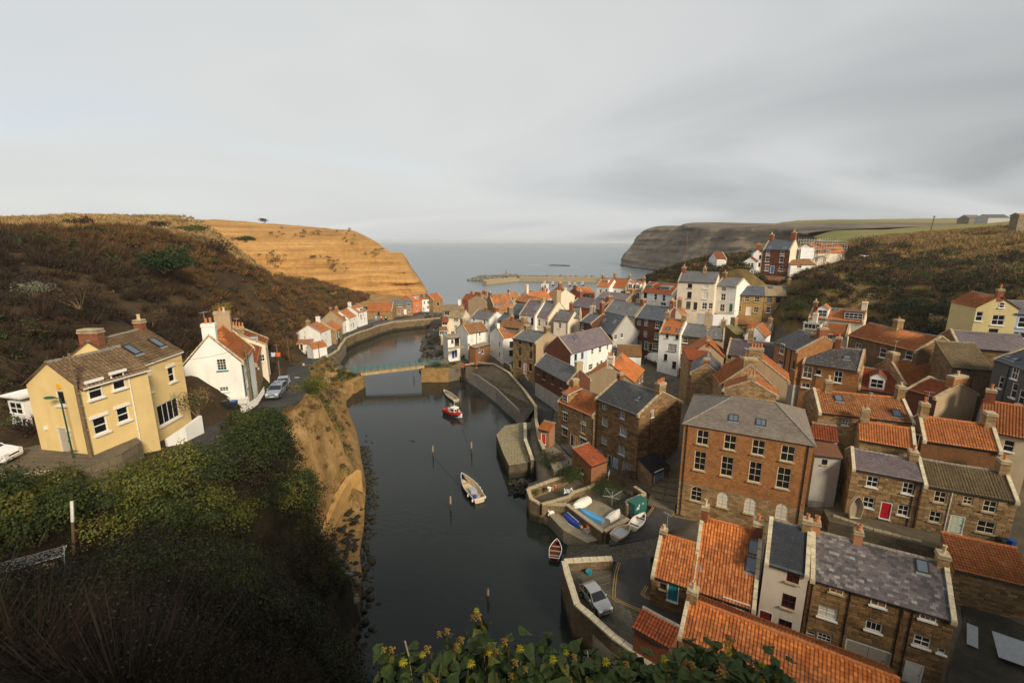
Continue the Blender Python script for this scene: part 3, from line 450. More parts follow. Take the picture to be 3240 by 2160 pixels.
# --- the nab: a bedded cliff facing the village, its grassy top and its seaward end
NC = [[(-159.9,234.8,10.69), (-163.3,242.6,23.16), (-167.4,250.9,32.83), (-178.3,269.4,42.33), (-194,294.6,50.15), (-224.6,341,51.55)],
      [(-151.9,248.5,3.08), (-154.3,256,18.91), (-159.2,267.2,32.56), (-167.1,282.5,41.66), (-182.3,309.9,50.03), (-206.6,351,50.61)],
      [(-140.1,259.6,-2.1), (-142.2,267.8,16.25), (-145.4,277.4,32.39), (-151.9,291.3,39.89), (-168.4,325.1,48.97), (-187.2,360.9,49.11)],
      [(-124.7,265.6,-3), (-126.6,273.8,15.78), (-130.3,285.8,33.2), (-134.9,297.4,39.56), (-148.9,329.9,47.64), (-165.2,365.7,47.36)],
      [(-107.7,269.6,-3.6), (-109.6,279,16.33), (-112.8,290.9,33.13), (-116.4,301.8,40.99), (-126.7,329.5,45.68), (-142.5,370.3,45.06)],
      [(-96.98,273.6,-3.82), (-98.39,282.1,16.11), (-101.2,294.2,34.07), (-104,304.1,42.02), (-109.6,321,44.2), (-127.5,369.7,42.62)],
      [(-85.56,277.7,-3.84), (-86.78,285.9,14.84), (-88.92,296.4,30.09), (-90.75,303.7,35.59), (-93.93,313.5,38.04), (-112.5,368,34.56)],
      [(-76.33,281.8,-3.85), (-77.13,288.5,12.66), (-78.47,296.4,25.71), (-80.09,303.4,29.32), (-82.88,311.8,30.56), (-100,366,25.52)],
      [(-68.52,283.9,-3.55), (-69.24,290,10.53), (-70.44,298,23.64), (-71.84,304,27.47), (-73.95,311.4,28.7), (-89.5,365.5,23.08)],
      [(-61.98,285.1,-2.91), (-62.63,290.4,7.49), (-63.71,297.3,15.59), (-65.21,303,18.07), (-67.15,309.3,18.94), (-81,363.2,12.58)],
      [(-56.4,286.1,-2.66), (-56.99,290.8,4.43), (-57.97,297,9.49), (-59.57,302.4,11.07), (-61.83,308.7,11.59), (-74.5,361.6,5.25)],
      [(-51.96,288.2,-2.54), (-52.7,292.1,1.22), (-54.01,297.6,2.83), (-55.16,301.7,3.2), (-57.32,307.8,2.73), (-69.5,359.7,-3.3)]]
G = sheet(NC, 20, 16); n_, m_ = G.shape[:2]
dn = np.zeros_like(G); dn[:, :, 1] = -1.0; Pz = G.reshape(-1, 3)
zw = Pz[:, 2] + 1.2 * fbm(Pz[:, :2], 40, 2, 40); st1 = vnoise(np.c_[Pz[:, :2] * .03, zw], 3.0, 41); st2 = vnoise(np.c_[Pz[:, :2] * .06, zw], 1.3, 42); hrd = lambda q: 1 / (1 + np.exp(-(q - .5) * 14)); lw = np.clip((30 - Pz[:, 2]) / 14, .35, 1); led = ((hrd(st1) + .7 * hrd(st2)) * lw).reshape(n_, m_)
rel = np.clip((np.arange(m_) / (m_ - 1)) * 5 / 2.4, 0, 1); face = 1 - np.clip((rel - .75) / .25, 0, 1)
dsp = (led * 3.6 + 7.5 * fbm(Pz * [1, 1, .45], 34, 6, 44).reshape(n_, m_)) * face[None]
G = G + dn * dsp[:, :, None]; G[:, :, 2] += (1 - face[None]) * .9 * fbm(Pz, 9, 3, 45).reshape(n_, m_)
tag(ob('nab_cliff', grid_mesh('nab_cliff', G, MT['nab'])), kind='structure')
# --- far headland
HC = [[(177,743.8,0), (179.6,751.4,4.29), (188,758.8,19.59), (204.8,769.7,36.43), (233.7,787.6,57.6), (330, 900, 55)],
      [(178.4,686.5,0), (185.7,710.5,9.33), (195.6,725.9,23.64), (212.9,743.2,41.8), (239.8,765,62.12), (350, 860, 56)],
      [(182.9,639.9,0), (192.3,664.5,9.6), (204,681.4,26.01), (223.8,702.5,43.12), (252,727,61.19), (380, 820, 57)],
      [(187.5,592.5,0), (194.6,608.4,10.51), (206.7,627.3,26.88), (227,651.6,44.14), (257.7,680.8,60.86), (420, 780, 60)],
      [(191.5,536.7,0), (198.7,552.6,12.94), (210.2,573.3,27.75), (225.7,600.9,46.27), (254.8,660.9,63.24), (450, 720, 62)],
      [(191.2,472.8,0), (195.4,486.2,13.6), (205.9,509.5,26.47), (223.2,543.8,42.96), (251.1,598.5,58.91), (470, 680, 61)],
      [(196,422.4,0), (195.8,425,14.58), (208.5,453,25.57), (227.1,492.3,41.29), (259.5,546.8,56.41), (480, 640, 60)],
      [(213.9,391,0), (203,374.1,15.54), (219.5,407,25.8), (238,440.8,39.85), (270.2,495.3,55.13), (500, 600, 60)],
      [(234.7,372.5,0), (213.9,343.7,17.28), (226.5,366.3,26.92), (244.4,399.6,38.68), (269.5,443.6,52.75), (500, 520, 58)],
      [(265.5,372.5,0), (211.4,303.3,19.6), (217.7,315.4,28.32), (226.7,332.8,37.65), (239,355,45.26), (420, 420, 52)]]
G = sheet(HC, 16, 20); n_, m_ = G.shape[:2]; Pz = G.reshape(-1, 3); rel = np.arange(m_) / (m_ - 1); face = 1 - np.clip((rel - .72) / .08, 0, 1)
dsp = ((vnoise(np.c_[Pz[:, :2] * .04, Pz[:, 2]], 4.5, 51) * 8.0).reshape(n_, m_) + 20 * fbm(Pz * [1, 1, .3], 46, 6, 52).reshape(n_, m_)) * face[None] * np.clip(rel / .05, 0, 1)[None]
G[:, :, 0] -= dsp * .8; G[:, :, 1] -= dsp * .6
tag(ob('headland', grid_mesh('headland', G, [MT['headland']])), kind='structure')
# --- sea and beck: one sheet of water to the horizon
V = []; mbw = MB(); rings = [(-60, 60, 0, 200), (-400, 400, -60, 900)]
mbw.poly([(-45000, -80, 0), (45000, -80, 0), (45000, 45000, 0), (-45000, 45000, 0)])
tag(mbw.build('sea', MT['water']), kind='structure')
mbw = MB(); mbw.poly([(-70, -60, -1.6), (420, -60, -1.6), (420, 520, -1.6), (-70, 520, -1.6)]); tag(mbw.build('seabed', MT['mud']), kind='structure')
# surf at the headland foot and over the reef
fo = MB()
def foam(pts, w):
    for (a, b_) in zip(pts[:-1], pts[1:]):
        n = max(2, int(math.dist(a, b_) / 3))
        for k in range(n):
            t = (k + random.random()) / n; x = a[0] + (b_[0] - a[0]) * t; y = a[1] + (b_[1] - a[1]) * t + random.gauss(0, w); l = random.uniform(2, 7); d = random.uniform(.5, 1.6)
            fo.poly([(x - l, y, .05), (x, y - d, .05), (x + l, y, .05), (x, y + d * .7, .05)])
foam([((139.8,677.8,0))[:2], ((167.5,701.5,0))[:2], ((173.8,645.1,0))[:2], ((183.5,575.4,0))[:2]], 4); foam([((85.45,699.7,0))[:2], ((123.1,677.5,0))[:2], ((157.2,671.1,0))[:2]], 2.5); foam([((25.18,767.4,0))[:2], ((43.31,733.3,0))[:2]], 2)
tag(fo.build('surf', MT['foam']), 'thin white surf breaking along the foot of the headland', kind='stuff')
rk = MB()
for k in range(26):
    t = k / 25; c = Vector((60.61,740.9,0)).lerp(Vector((88.9,728.3,0)), t); rk.box((c.x, c.y + random.uniform(-6, 6), .2), (random.uniform(4, 9), random.uniform(3, 8), random.uniform(.8, 1.8)), 0, random.random(), .6)
tag(rk.build('reef', MT['boulder_dark']), 'low dark reef breaking the sea surface', kind='stuff')

# ------------------------------------------------------------------ houses
CACHE={}
FRAME={'k':'j_dark','y':'j_cream','r':'j_darkred'}
SILL={'t':'j_teal','G':'j_darkgreen','g':'j_darkgreen','u':'j_skyblue','R':'j_darkred','Y':'j_yellow'}
def wstyle(st):
    q=re.match(r'(\d)x(\d)(.*)',st);return int(q[1]),int(q[2]),q[3]
def window_meshes(w,h,st,far):
    key=(w,h,st,far)
    if key in CACHE:return CACHE[key]
    nc,nr,fl=wstyle(st);fr=next((FRAME[c]for c in fl if c in FRAME),'j_white');arch='a' in fl
    m=MB();t=.075 if w>.7 else .06;y0,y1=-.03,.045
    def bar(x0,x1,z0,z1,d0=y0,d1=y1):m.box(((x0+x1)/2,(d0+d1)/2,(z0+z1)/2),(x1-x0,d1-d0,z1-z0))
    W,Hh=w/2,h/2
    top=Hh-(W if arch else 0)
    bar(-W,-W+t,-Hh,top);bar(W-t,W,-Hh,top);bar(-W+t,W-t,-Hh,-Hh+t*1.15)
    if arch:
        for i in range(10):
            a,b_=math.pi*i/10,math.pi*(i+1)/10;P=[]
            for yy in(y0,y1):P+=[(W*math.cos(a),yy,top+W*math.sin(a)),(W*math.cos(b_),yy,top+W*math.sin(b_)),((W-t)*math.cos(b_),yy,top+(W-t)*math.sin(b_)),((W-t)*math.cos(a),yy,top+(W-t)*math.sin(a))]
            m.poly([P[0],P[1],P[2],P[3]][::-1]);m.poly([P[3],P[2],P[6],P[7]]);m.poly([P[0],P[4],P[5],P[1]])
    else:bar(-W+t,W-t,Hh-t,Hh)
    g=.03 if max(nc,nr)>2 else .045
    g=max(g,.05)if far else g
    for i in range(1,nc):
        x=-W+t+(w-2*t)*i/nc;bar(x-g/2,x+g/2,-Hh+t,(Hh-t)if not arch else Hh-t*1.2,-.012,.03)
    for j in range(1,nr):
        z=-Hh+t+(h-2*t)*j/nr;k=g*(1.5 if nr==2 or j*2==nr else 1);bar(-W+t,W-t,z-k/2,z+k/2,-.02,.034)
    fm=m.mesh('window',MT[fr])
    p=MB()
    if arch:p.poly([(-W+t/2,.02,-Hh+t/2),(W-t/2,.02,-Hh+t/2)]+[((W-t/2)*math.cos(math.pi*i/12),.02,top+(W-t/2)*math.sin(math.pi*i/12))for i in range(13)])
    else:p.poly([(-W+t/2,.02,-Hh+t/2),(W-t/2,.02,-Hh+t/2),(W-t/2,.02,Hh-t/2),(-W+t/2,.02,Hh-t/2)])
    pm=p.mesh('pane',MT['blind' if 'b' in fl else 'glass_far' if far else 'glass'])
    sm=None
    if 'b' in fl or(not far and nr in(2,3)and w>.6 and not arch):
        c=MB();lo=-Hh+t;hi=(0 if 'b' not in fl else Hh-t)
        n=9
        for i in range(n):
            xa,xb=-W+t+(w-2*t)*i/n,-W+t+(w-2*t)*(i+1)/n;ya,yb=(.028,.05)if i%2 else(.05,.028)
            c.poly([(xa,ya,lo),(xb,yb,lo),(xb,yb,hi),(xa,ya,hi)])
        cm=c.mesh('curtain',MT['blind' if 'b' in fl else 'curtain'])
    else:cm=None
    s=MB();sw=w+.22;s.box((0,-.07,-Hh-.06),(sw,.22,.11));sm=s.mesh('sill',MT[next((SILL[c]for c in fl if c in SILL),'j_white' if('L' in fl or fr=='j_white')else 'coping')])
    lm=None
    if 'L' in fl:
        s=MB();s.box((0,-.05,Hh+.1),(w+.3,.12,.2));lm=s.mesh('lintel',MT['j_white'])
    CACHE[key]=(fm,pm,cm,sm,lm);return CACHE[key]
def place_window(root,mat,w,h,st,far,proud=False):
    fm,pm,cm,sm,lm=window_meshes(w,h,st,far)
    o=bpy.data.objects.new('window',fm);link(o,root);o.matrix_local=mat@Matrix.Translation((0,-.03 if proud else .07,0))
    link(bpy.data.objects.new('pane',pm),o)
    if cm and not far:q=link(bpy.data.objects.new('curtain',cm),o);pm and None
    s=link(bpy.data.objects.new('sill',sm),o);s.location=(0,.03 if proud else-.07,0)
    if lm:s=link(bpy.data.objects.new('lintel',lm),o);s.location=(0,-.07,0)
    return o
DCOL=dict(dark='j_dark',white='j_white',whitedoor='j_white',reddoor='j_reddoor',garage='j_garage',cream='j_cream',greywood='j_greywood')
def door_meshes(w,h,st):
    key=('d',w,h,st)
    if key in CACHE:return CACHE[key]
    c=MT.get(DCOL.get(st,'j_'+st),MT['j_grey']);m=MB()
    if st=='garage':
        for s in(-1,1):m.box((s*w/4,.03,0),(w/2-.03,.05,h-.06))
        fr=MB();fr.box((0,0,h/2-.05),(w+.1,.12,.12));[fr.box((s*w/2,0,-.03),(.1,.12,h-.06))for s in(-1,1)]
        for s in(-1,1):m.box((s*w/2*.62,-.005,h*.3),(w*.28,.02,.06));m.box((s*w/2*.62,-.005,-h*.25),(w*.28,.02,.06))
    else:
        m.box((0,.04,0),(w-.12,.05,h-.08))
        for sx in(-1,1):
            for z0,z1 in((-.42,-.08),(.0,.40)):m.box((sx*w*.19,.012,(z0+z1)/2*h),(w*.27,.02,(z1-z0)*h))
        fr=MB();fr.box((0,0,h/2-.03),(w+.06,.12,.09));[fr.box((s*w/2,0,-.04),(.09,.12,h-.09))for s in(-1,1)]
        fr.box((0,-.06,-h/2-.05),(w+.15,.32,.10))
    hd=MB();hd.box((w*.34,-.01,-.02),(.04,.07,.12))
    CACHE[key]=(m.mesh('door',c),fr.mesh('door_frame',MT['j_white' if st not in('dark','greywood')else 'j_cream']),hd.mesh('handle',MT['iron']));return CACHE[key]
def wall_block(m,L,D,zt,zr,mono,rf,holes,fm,plinth,plm,low=-3.0):
    """four walls with real openings; fm: material slot of each face"""
    corners=[((0,0),(1,0),L),((L,0),(0,1),D),((L,D),(-1,0),L),((0,D),(0,-1),D)];inw=[(0,1),(-1,0),(0,-1),(1,0)]
    for f in range(4):
        (ox,oy),(ux,uy),l=corners[f];ix,iy=inw[f]
        P3=lambda u,v,d=0:(ox+ux*u+ix*d,oy+uy*u+iy*d,v)
        top=zr if(mono and f==2)else zt
        hs=[h for h in holes if h[0]==f]
        us=sorted({0,l}|{q for h in hs for q in(h[1],h[2])});vs_=sorted({low,top}|({plinth}if plinth and f in(0,1,3)else set())|{q for h in hs for q in(h[3],h[4])})
        for a,b_ in zip(us[:-1],us[1:]):
            for c,d in zip(vs_[:-1],vs_[1:]):
                if b_-a<1e-4 or d-c<1e-4:continue
                if any(h[1]-1e-6<=a and b_<=h[2]+1e-6 and h[3]-1e-6<=c and d<=h[4]+1e-6 for h in hs):continue
                mt=plm if(plinth and d<=plinth+1e-6 and f in(0,1,3))else fm[f]
                m.poly([P3(a,c),P3(b_,c),P3(b_,d),P3(a,d)],mt,[(a,c),(b_,c),(b_,d),(a,d)])
        for h in hs:
            a,b_,c,d,ar=h[1:6];dp=.16
            for q in([(a,c),(b_,c)],[(b_,c),(b_,d)],[(b_,d),(a,d)],[(a,d),(a,c)]):
                (u0,v0),(u1,v1)=q;m.poly([P3(u0,v0),P3(u0,v0,dp),P3(u1,v1,dp),P3(u1,v1)],fm[f],[(u0,v0),(u0+dp,v0),(u1+dp,v1),(u1,v1)])
            if ar:
                r=(b_-a)/2;cx,cz=(a+b_)/2,d-r;n=6
                for sgn in(-1,1):
                    arc=[(cx+sgn*r*math.cos(math.pi/2*i/n),cz+r*math.sin(math.pi/2*i/n))for i in range(n+1)]
                    pl=arc+[(cx+sgn*r,d)]
                    if sgn>0:pl=pl
                    else:pl=pl[::-1]
                    m.poly([P3(u,v,.004)for u,v in pl],plm if plinth and d<plinth else fm[f],pl)
                # voussoirs
        # gable tops
        if f in(1,3):
            if mono:
                pl=[(0,zt),(l,zt),(l,zr)]if f==1 else[(0,zt),(l,zt),(0,zr)]
            else:pl=[(0,zt),(l,zt),(l*(rf if f==1 else 1-rf),zr)]
            if zr>zt+.01:m.poly([P3(u,v)for u,v in pl],fm[f],pl)
def slope_frame(L,D,zt,zr,mono,side,rf=.5):
    """origin, u, s directions of a roof slope; side 0 front, 1 back"""
    run=D if mono else D*rf
    if side==0:o=Vector((0,0,zt));sv=Vector((0,run,zr-zt))
    else:o=Vector((L,D,zt));sv=Vector((0,-(D-run),zr-zt))
    sl=sv.length;sv.normalize();u=Vector((1,0,0))if side==0 else Vector((-1,0,0));return o,u,sv,u.cross(sv),sl
PANS={'pan','panold','panred','pannear','browntile','browntile2','brownold'}
def roof_slope(kind,L,o,u,s,n,sl,ov,ve0,ve1,dep,detail):
    """returns numpy verts, quads, uv of a covered slope"""
    th=.07;u0,u1=-ve0,L+ve1;s0=-ov;S=sl-s0;W_=u1-u0
    o=np.array(o);u=np.array(u);s=np.array(s);n=np.array(n);sag_=.012*W_
    if detail and kind in PANS:
        nc=max(2,round(W_/PW));nr=max(2,round(S/PH));pr=6 if dep<62 else 4
        pu=np.linspace(0,W_,nc*pr+1);ph=(np.arange(nc*pr+1)%pr)/pr*2*math.pi;amp=.030 if kind not in('browntile','browntile2')else .03;hu=amp*(np.sin(ph)+.3*np.sin(2*ph))
        rs=[];hs=[]
        for k in range(nr):rs+=[S*k/nr,S*(k+1)/nr];hs+=[.046,0.0]
        rs=np.array(rs);hs=np.array(hs)
        UU,SS=np.meshgrid(pu,rs,indexing='ij');HH=th-sag_*np.sin(np.pi*pu/W_)[:,None]*(rs/S)[None]+hu[:,None]+hs[None]+rng.normal(0,.004,(len(pu),1))+rng.normal(0,.004,(1,len(rs)))
        uvu=UU/W_*nc*PW;uvs=SS/S*nr*PH
    elif detail:
        ch=.26;nr=max(2,round(S/ch));pu=np.linspace(0,W_,max(3,int(W_/.42)));rs=[];hs=[]
        for k in range(nr):rs+=[S*k/nr,S*(k+1)/nr];hs+=[.022,0.0]
        rs=np.array(rs);hs=np.array(hs);UU,SS=np.meshgrid(pu,rs,indexing='ij');HH=th-sag_*np.sin(np.pi*pu/W_)[:,None]*(rs/S)[None]+hs[None]+rng.normal(0,.007,(len(pu),len(rs)))+.03*np.sin(pu/W_*5+sl)[:,None]*np.sin(rs/S*3.1)[None];uvu=UU;uvs=SS/S*nr*ch
    else:
        pu=np.linspace(0,W_,8);rs=np.linspace(0,S,4);UU,SS=np.meshgrid(pu,rs,indexing='ij');HH=th+.02*np.sin(UU*1.3+sl)*np.sin(SS/S*3.1);uvu,uvs=UU,SS
    P=o+(UU+u0)[...,None]*u+(SS+s0)[...,None]*s+HH[...,None]*n
    a,b_=P.shape[:2];idx=np.arange(a*b_).reshape(a,b_);F_=np.stack([idx[:-1,:-1],idx[1:,:-1],idx[1:,1:],idx[:-1,1:]],-1).reshape(-1,4);uv=np.stack([uvu,uvs],-1).reshape(-1,2);V=P.reshape(-1,3)
    # underside and edges as a thin slab
    k=len(V);c=[o+uu*u+ss*s+hh*n for hh in(-.03,th-.055)for(uu,ss)in((u0+.01,s0+.015),(u1-.01,s0+.015),(u1-.01,sl),(u0+.01,sl))]
    V=np.r_[V,np.array(c)];uv=np.r_[uv,np.array([(0,0),(W_,0),(W_,.1),(0,.1)]*2)]
    F2=np.array([(k,k+3,k+2,k+1),(k,k+1,k+5,k+4),(k+1,k+2,k+6,k+5),(k+2,k+3,k+7,k+6),(k+3,k,k+4,k+7),(k+4,k+5,k+6,k+7)]);return V,np.r_[F_,F2],uv
def tile_shape(kind):
    key=('tile',kind)
    if key in CACHE:return CACHE[key]
    m=MB()
    if kind=='pan':
        n=6;xs_=[(-.5+i/n)*PW*1.06 for i in range(n+1)];hz=[.030*(math.sin(2*math.pi*i/n)+.3*math.sin(4*math.pi*i/n))for i in range(n+1)]
        for i in range(n):
            a=[(xs_[i],0,hz[i]+.05),(xs_[i+1],0,hz[i+1]+.05),(xs_[i+1],PH*1.1,hz[i+1]),(xs_[i],PH*1.1,hz[i])]
            m.poly(a);m.poly([(xs_[i],0,hz[i]+.012),(xs_[i+1],0,hz[i+1]+.012),a[1],a[0]])
        me=m.mesh('roof_tile',MT['pantile_single'])
    else:
        m.box((0,.17,.0),(.355,.36,.012));me=m.mesh('roof_slate',MT['slate_single'])
    CACHE[key]=me;return me
def covered_singly(root,kind,L,fr,ov,ve0,ve1,mono):
    """a near roof laid tile by tile: the 300 that show largest as single pieces, the rest joined"""
    o,u,s,n,sl=fr;w,h=(PW,PH)if kind=='pan' else(.36,.24);src=tile_shape(kind)
    W_=L+ve0+ve1;nc=max(1,round(W_/w));nr=max(1,round((sl+ov)/h));w2=W_/nc;h2=(sl+ov)/nr
    Mr=root.matrix_world.copy();B=Matrix((u,s,n)).transposed().to_4x4();spots=[]
    for i in range(nc+(1 if kind !='pan' else 0)):
        for j in range(nr):
            off=.5*(j%2)if kind !='pan' else 0
            x=-ve0+(i+.5-(off if kind !='pan' else 0))*w2
            if x<-ve0+.1 or x>L+ve1-.1:continue
            y=-ov+j*h2
            T_=Matrix.Translation(o+u*x+s*y+n*(.075+random.gauss(0,.003)))@B@Matrix.Rotation(random.gauss(0,.012),4,'Z')@Matrix.Rotation(random.gauss(.0,.008)-(.05 if kind !='pan' else 0),4,'X')@Matrix.Diagonal((w2/w*random.uniform(.97,1.0),h2/h,1,1))
            wp=Mr@(o+u*x+s*y);spots.append(((wp-Vector((0,0,37))).length,T_))
    spots.sort(key=lambda q:q[0])
    grp=MB();base=len(src.vertices)
    for k,(d,T_)in enumerate(spots):
        if k<300:q=bpy.data.objects.new(src.name,src);link(q,root);q.matrix_local=T_
    V0=np.array([v.co for v in src.vertices]);F0=[tuple(p.vertices)for p in src.polygons];rest=spots[300:]
    if rest:
        Vs=np.concatenate([(np.c_[V0,np.ones(len(V0))]@np.array(T_).T)[:,:3]for _,T_ in rest]);Fs=np.concatenate([np.array(F0)+i*len(V0)for i in range(len(rest))]);r_=np.repeat(rng.random(len(rest)),len(V0))
        if kind=='pan':cols=np.stack([.33+.25*r_,.095+.105*r_,.026+.029*r_],1)
        else:g=np.clip(r_,0,.97);cols=np.stack([.062+.092*g,.060+.066*g,.062+.066*g],1);cols[r_>.96]=(.22,.2,.185)
        me=np_mesh('roof_tiles' if kind=='pan' else 'roof_slates',Vs,Fs,MT['stonework_joined'],None,cols);q=link(bpy.data.objects.new(me.name,me),root);q['kind']='stuff'
def stone_wall(root,L,D,zt,zr,mono,holes,faces,name,mat,single,rh=(.22,.32),rw=(.35,.85),z0=-.2,proud=.028,cols=((.15,.085,.038),(.36,.235,.115)),lim=300):
    """coursed blocks standing proud of recessed joints"""
    corners=[((0,0),(1,0),L),((L,0),(0,1),D),((L,D),(-1,0),L),((0,D),(0,-1),D)];outw=[(0,-1),(1,0),(0,1),(-1,0)];S=[]
    for f in faces:
        (ox,oy),(ux,uy),l=corners[f];nx,ny=outw[f];v=z0;hs=[h for h in holes if h[0]==f];topz=zt if f in(0,2)else zr
        while v<topz-.12:
            hh=random.uniform(*rh)
            if v+hh>topz:hh=topz-v
            a0,a1=0,l
            if f in(1,3)and v+hh>zt:
                k=(v+hh-zt)/max(zr-zt,.01)
                if mono:a0,a1=((k*l,l)if f==1 else(0,l-k*l))
                else:a0,a1=k*l/2,l-k*l/2
            iv=[(a0,a1)]
            for h in hs:
                if v+hh>h[3]-.02 and v<h[4]+.02:
                    nv=[]
                    for a,b_ in iv:
                        if h[2]<=a or h[1]>=b_:nv.append((a,b_));continue
                        if h[1]-.03>a:nv.append((a,h[1]-.03))
                        if h[2]+.03<b_:nv.append((h[2]+.03,b_))
                    iv=nv
            for a,b_ in iv:
                x=a
                while x<b_-.06:
                    ww=random.uniform(*rw)
                    if b_-x-ww<rw[0]*.6:ww=b_-x
                    S.append((f,x+ww/2,v+hh/2,ww,hh));x+=ww
            v+=hh
    def mtx(q):
        f,x,v,ww,hh=q;(ox,oy),(ux,uy),l=corners[f];nx,ny=outw[f]
        return Matrix.Translation((ox+ux*x+nx*(proud-.05),oy+uy*x+ny*(proud-.05),v))@Matrix.Rotation(f*math.pi/2,4,'Z')@Matrix.Rotation(random.gauss(0,.012),4,'Y')@Matrix.Diagonal((ww-.022,.10+random.uniform(-.012,.016),hh-.022,1))
    key='blockmesh'+mat
    if key not in CACHE:
        L3=[]
        for k in range(4):
            m=MB();c=.12;pts=lambda y,e:[(-.5+e*(1+random.uniform(-.6,.6)),y,-.5+e*1.4*(1+random.uniform(-.6,.6))),(.5-e*(1+random.uniform(-.6,.6)),y,-.5+e*1.4),(.5-e,y,.5-e*1.4*(1+random.uniform(-.6,.6))),(-.5+e,y,.5-e*1.4)]
            bk=[(-.5,.5,-.5),(.5,.5,-.5),(.5,.5,.5),(-.5,.5,.5)];md=[(p[0],-.25,p[2])for p in bk];ft=pts(-.5,.035);m.poly(ft)
            for A,B_ in((bk,md),(md,ft)):
                for i in range(4):j=(i+1)%4;m.poly([A[i],A[j],B_[j],B_[i]])
            L3.append(m.mesh('stone_block',MT[mat]))
        CACHE[key]=L3
    bl=CACHE[key];Mr=root.matrix_world
    if single:
        S.sort(key=lambda q:(Mr@mtx(q).translation-Vector((0,0,37))).length-(3 if q[0]==0 else 0)*3)
        for q in S[:lim]:o=bpy.data.objects.new('stone_block',bl[random.randrange(4)]);link(o,root);o.matrix_local=mtx(q)
        S=S[lim:]
    if S:
        Vs=[];Fs=[];Cs=[];c0,c1=np.array(cols[0]),np.array(cols[1]);base=0
        VV=[(np.array([v.co for v in b_.vertices]),np.array([tuple(p.vertices)for p in b_.polygons]))for b_ in bl]
        for q in S:
            V0,F0=VV[random.randrange(4)];Vs.append((np.c_[V0,np.ones(len(V0))]@np.array(mtx(q)).T)[:,:3]);Fs.append(F0+base);base+=len(V0);t=min(1,max(0,random.gauss(.45,.28)));Cs.append(np.tile((c0+(c1-c0)*t)*random.uniform(.8,1.15),(len(V0),1)))
        me=np_mesh(name,np.concatenate(Vs),np.concatenate(Fs),MT['stonework_joined'],None,np.concatenate(Cs));o=link(bpy.data.objects.new(name,me),root);o['kind']='stuff'
ROOTS={}
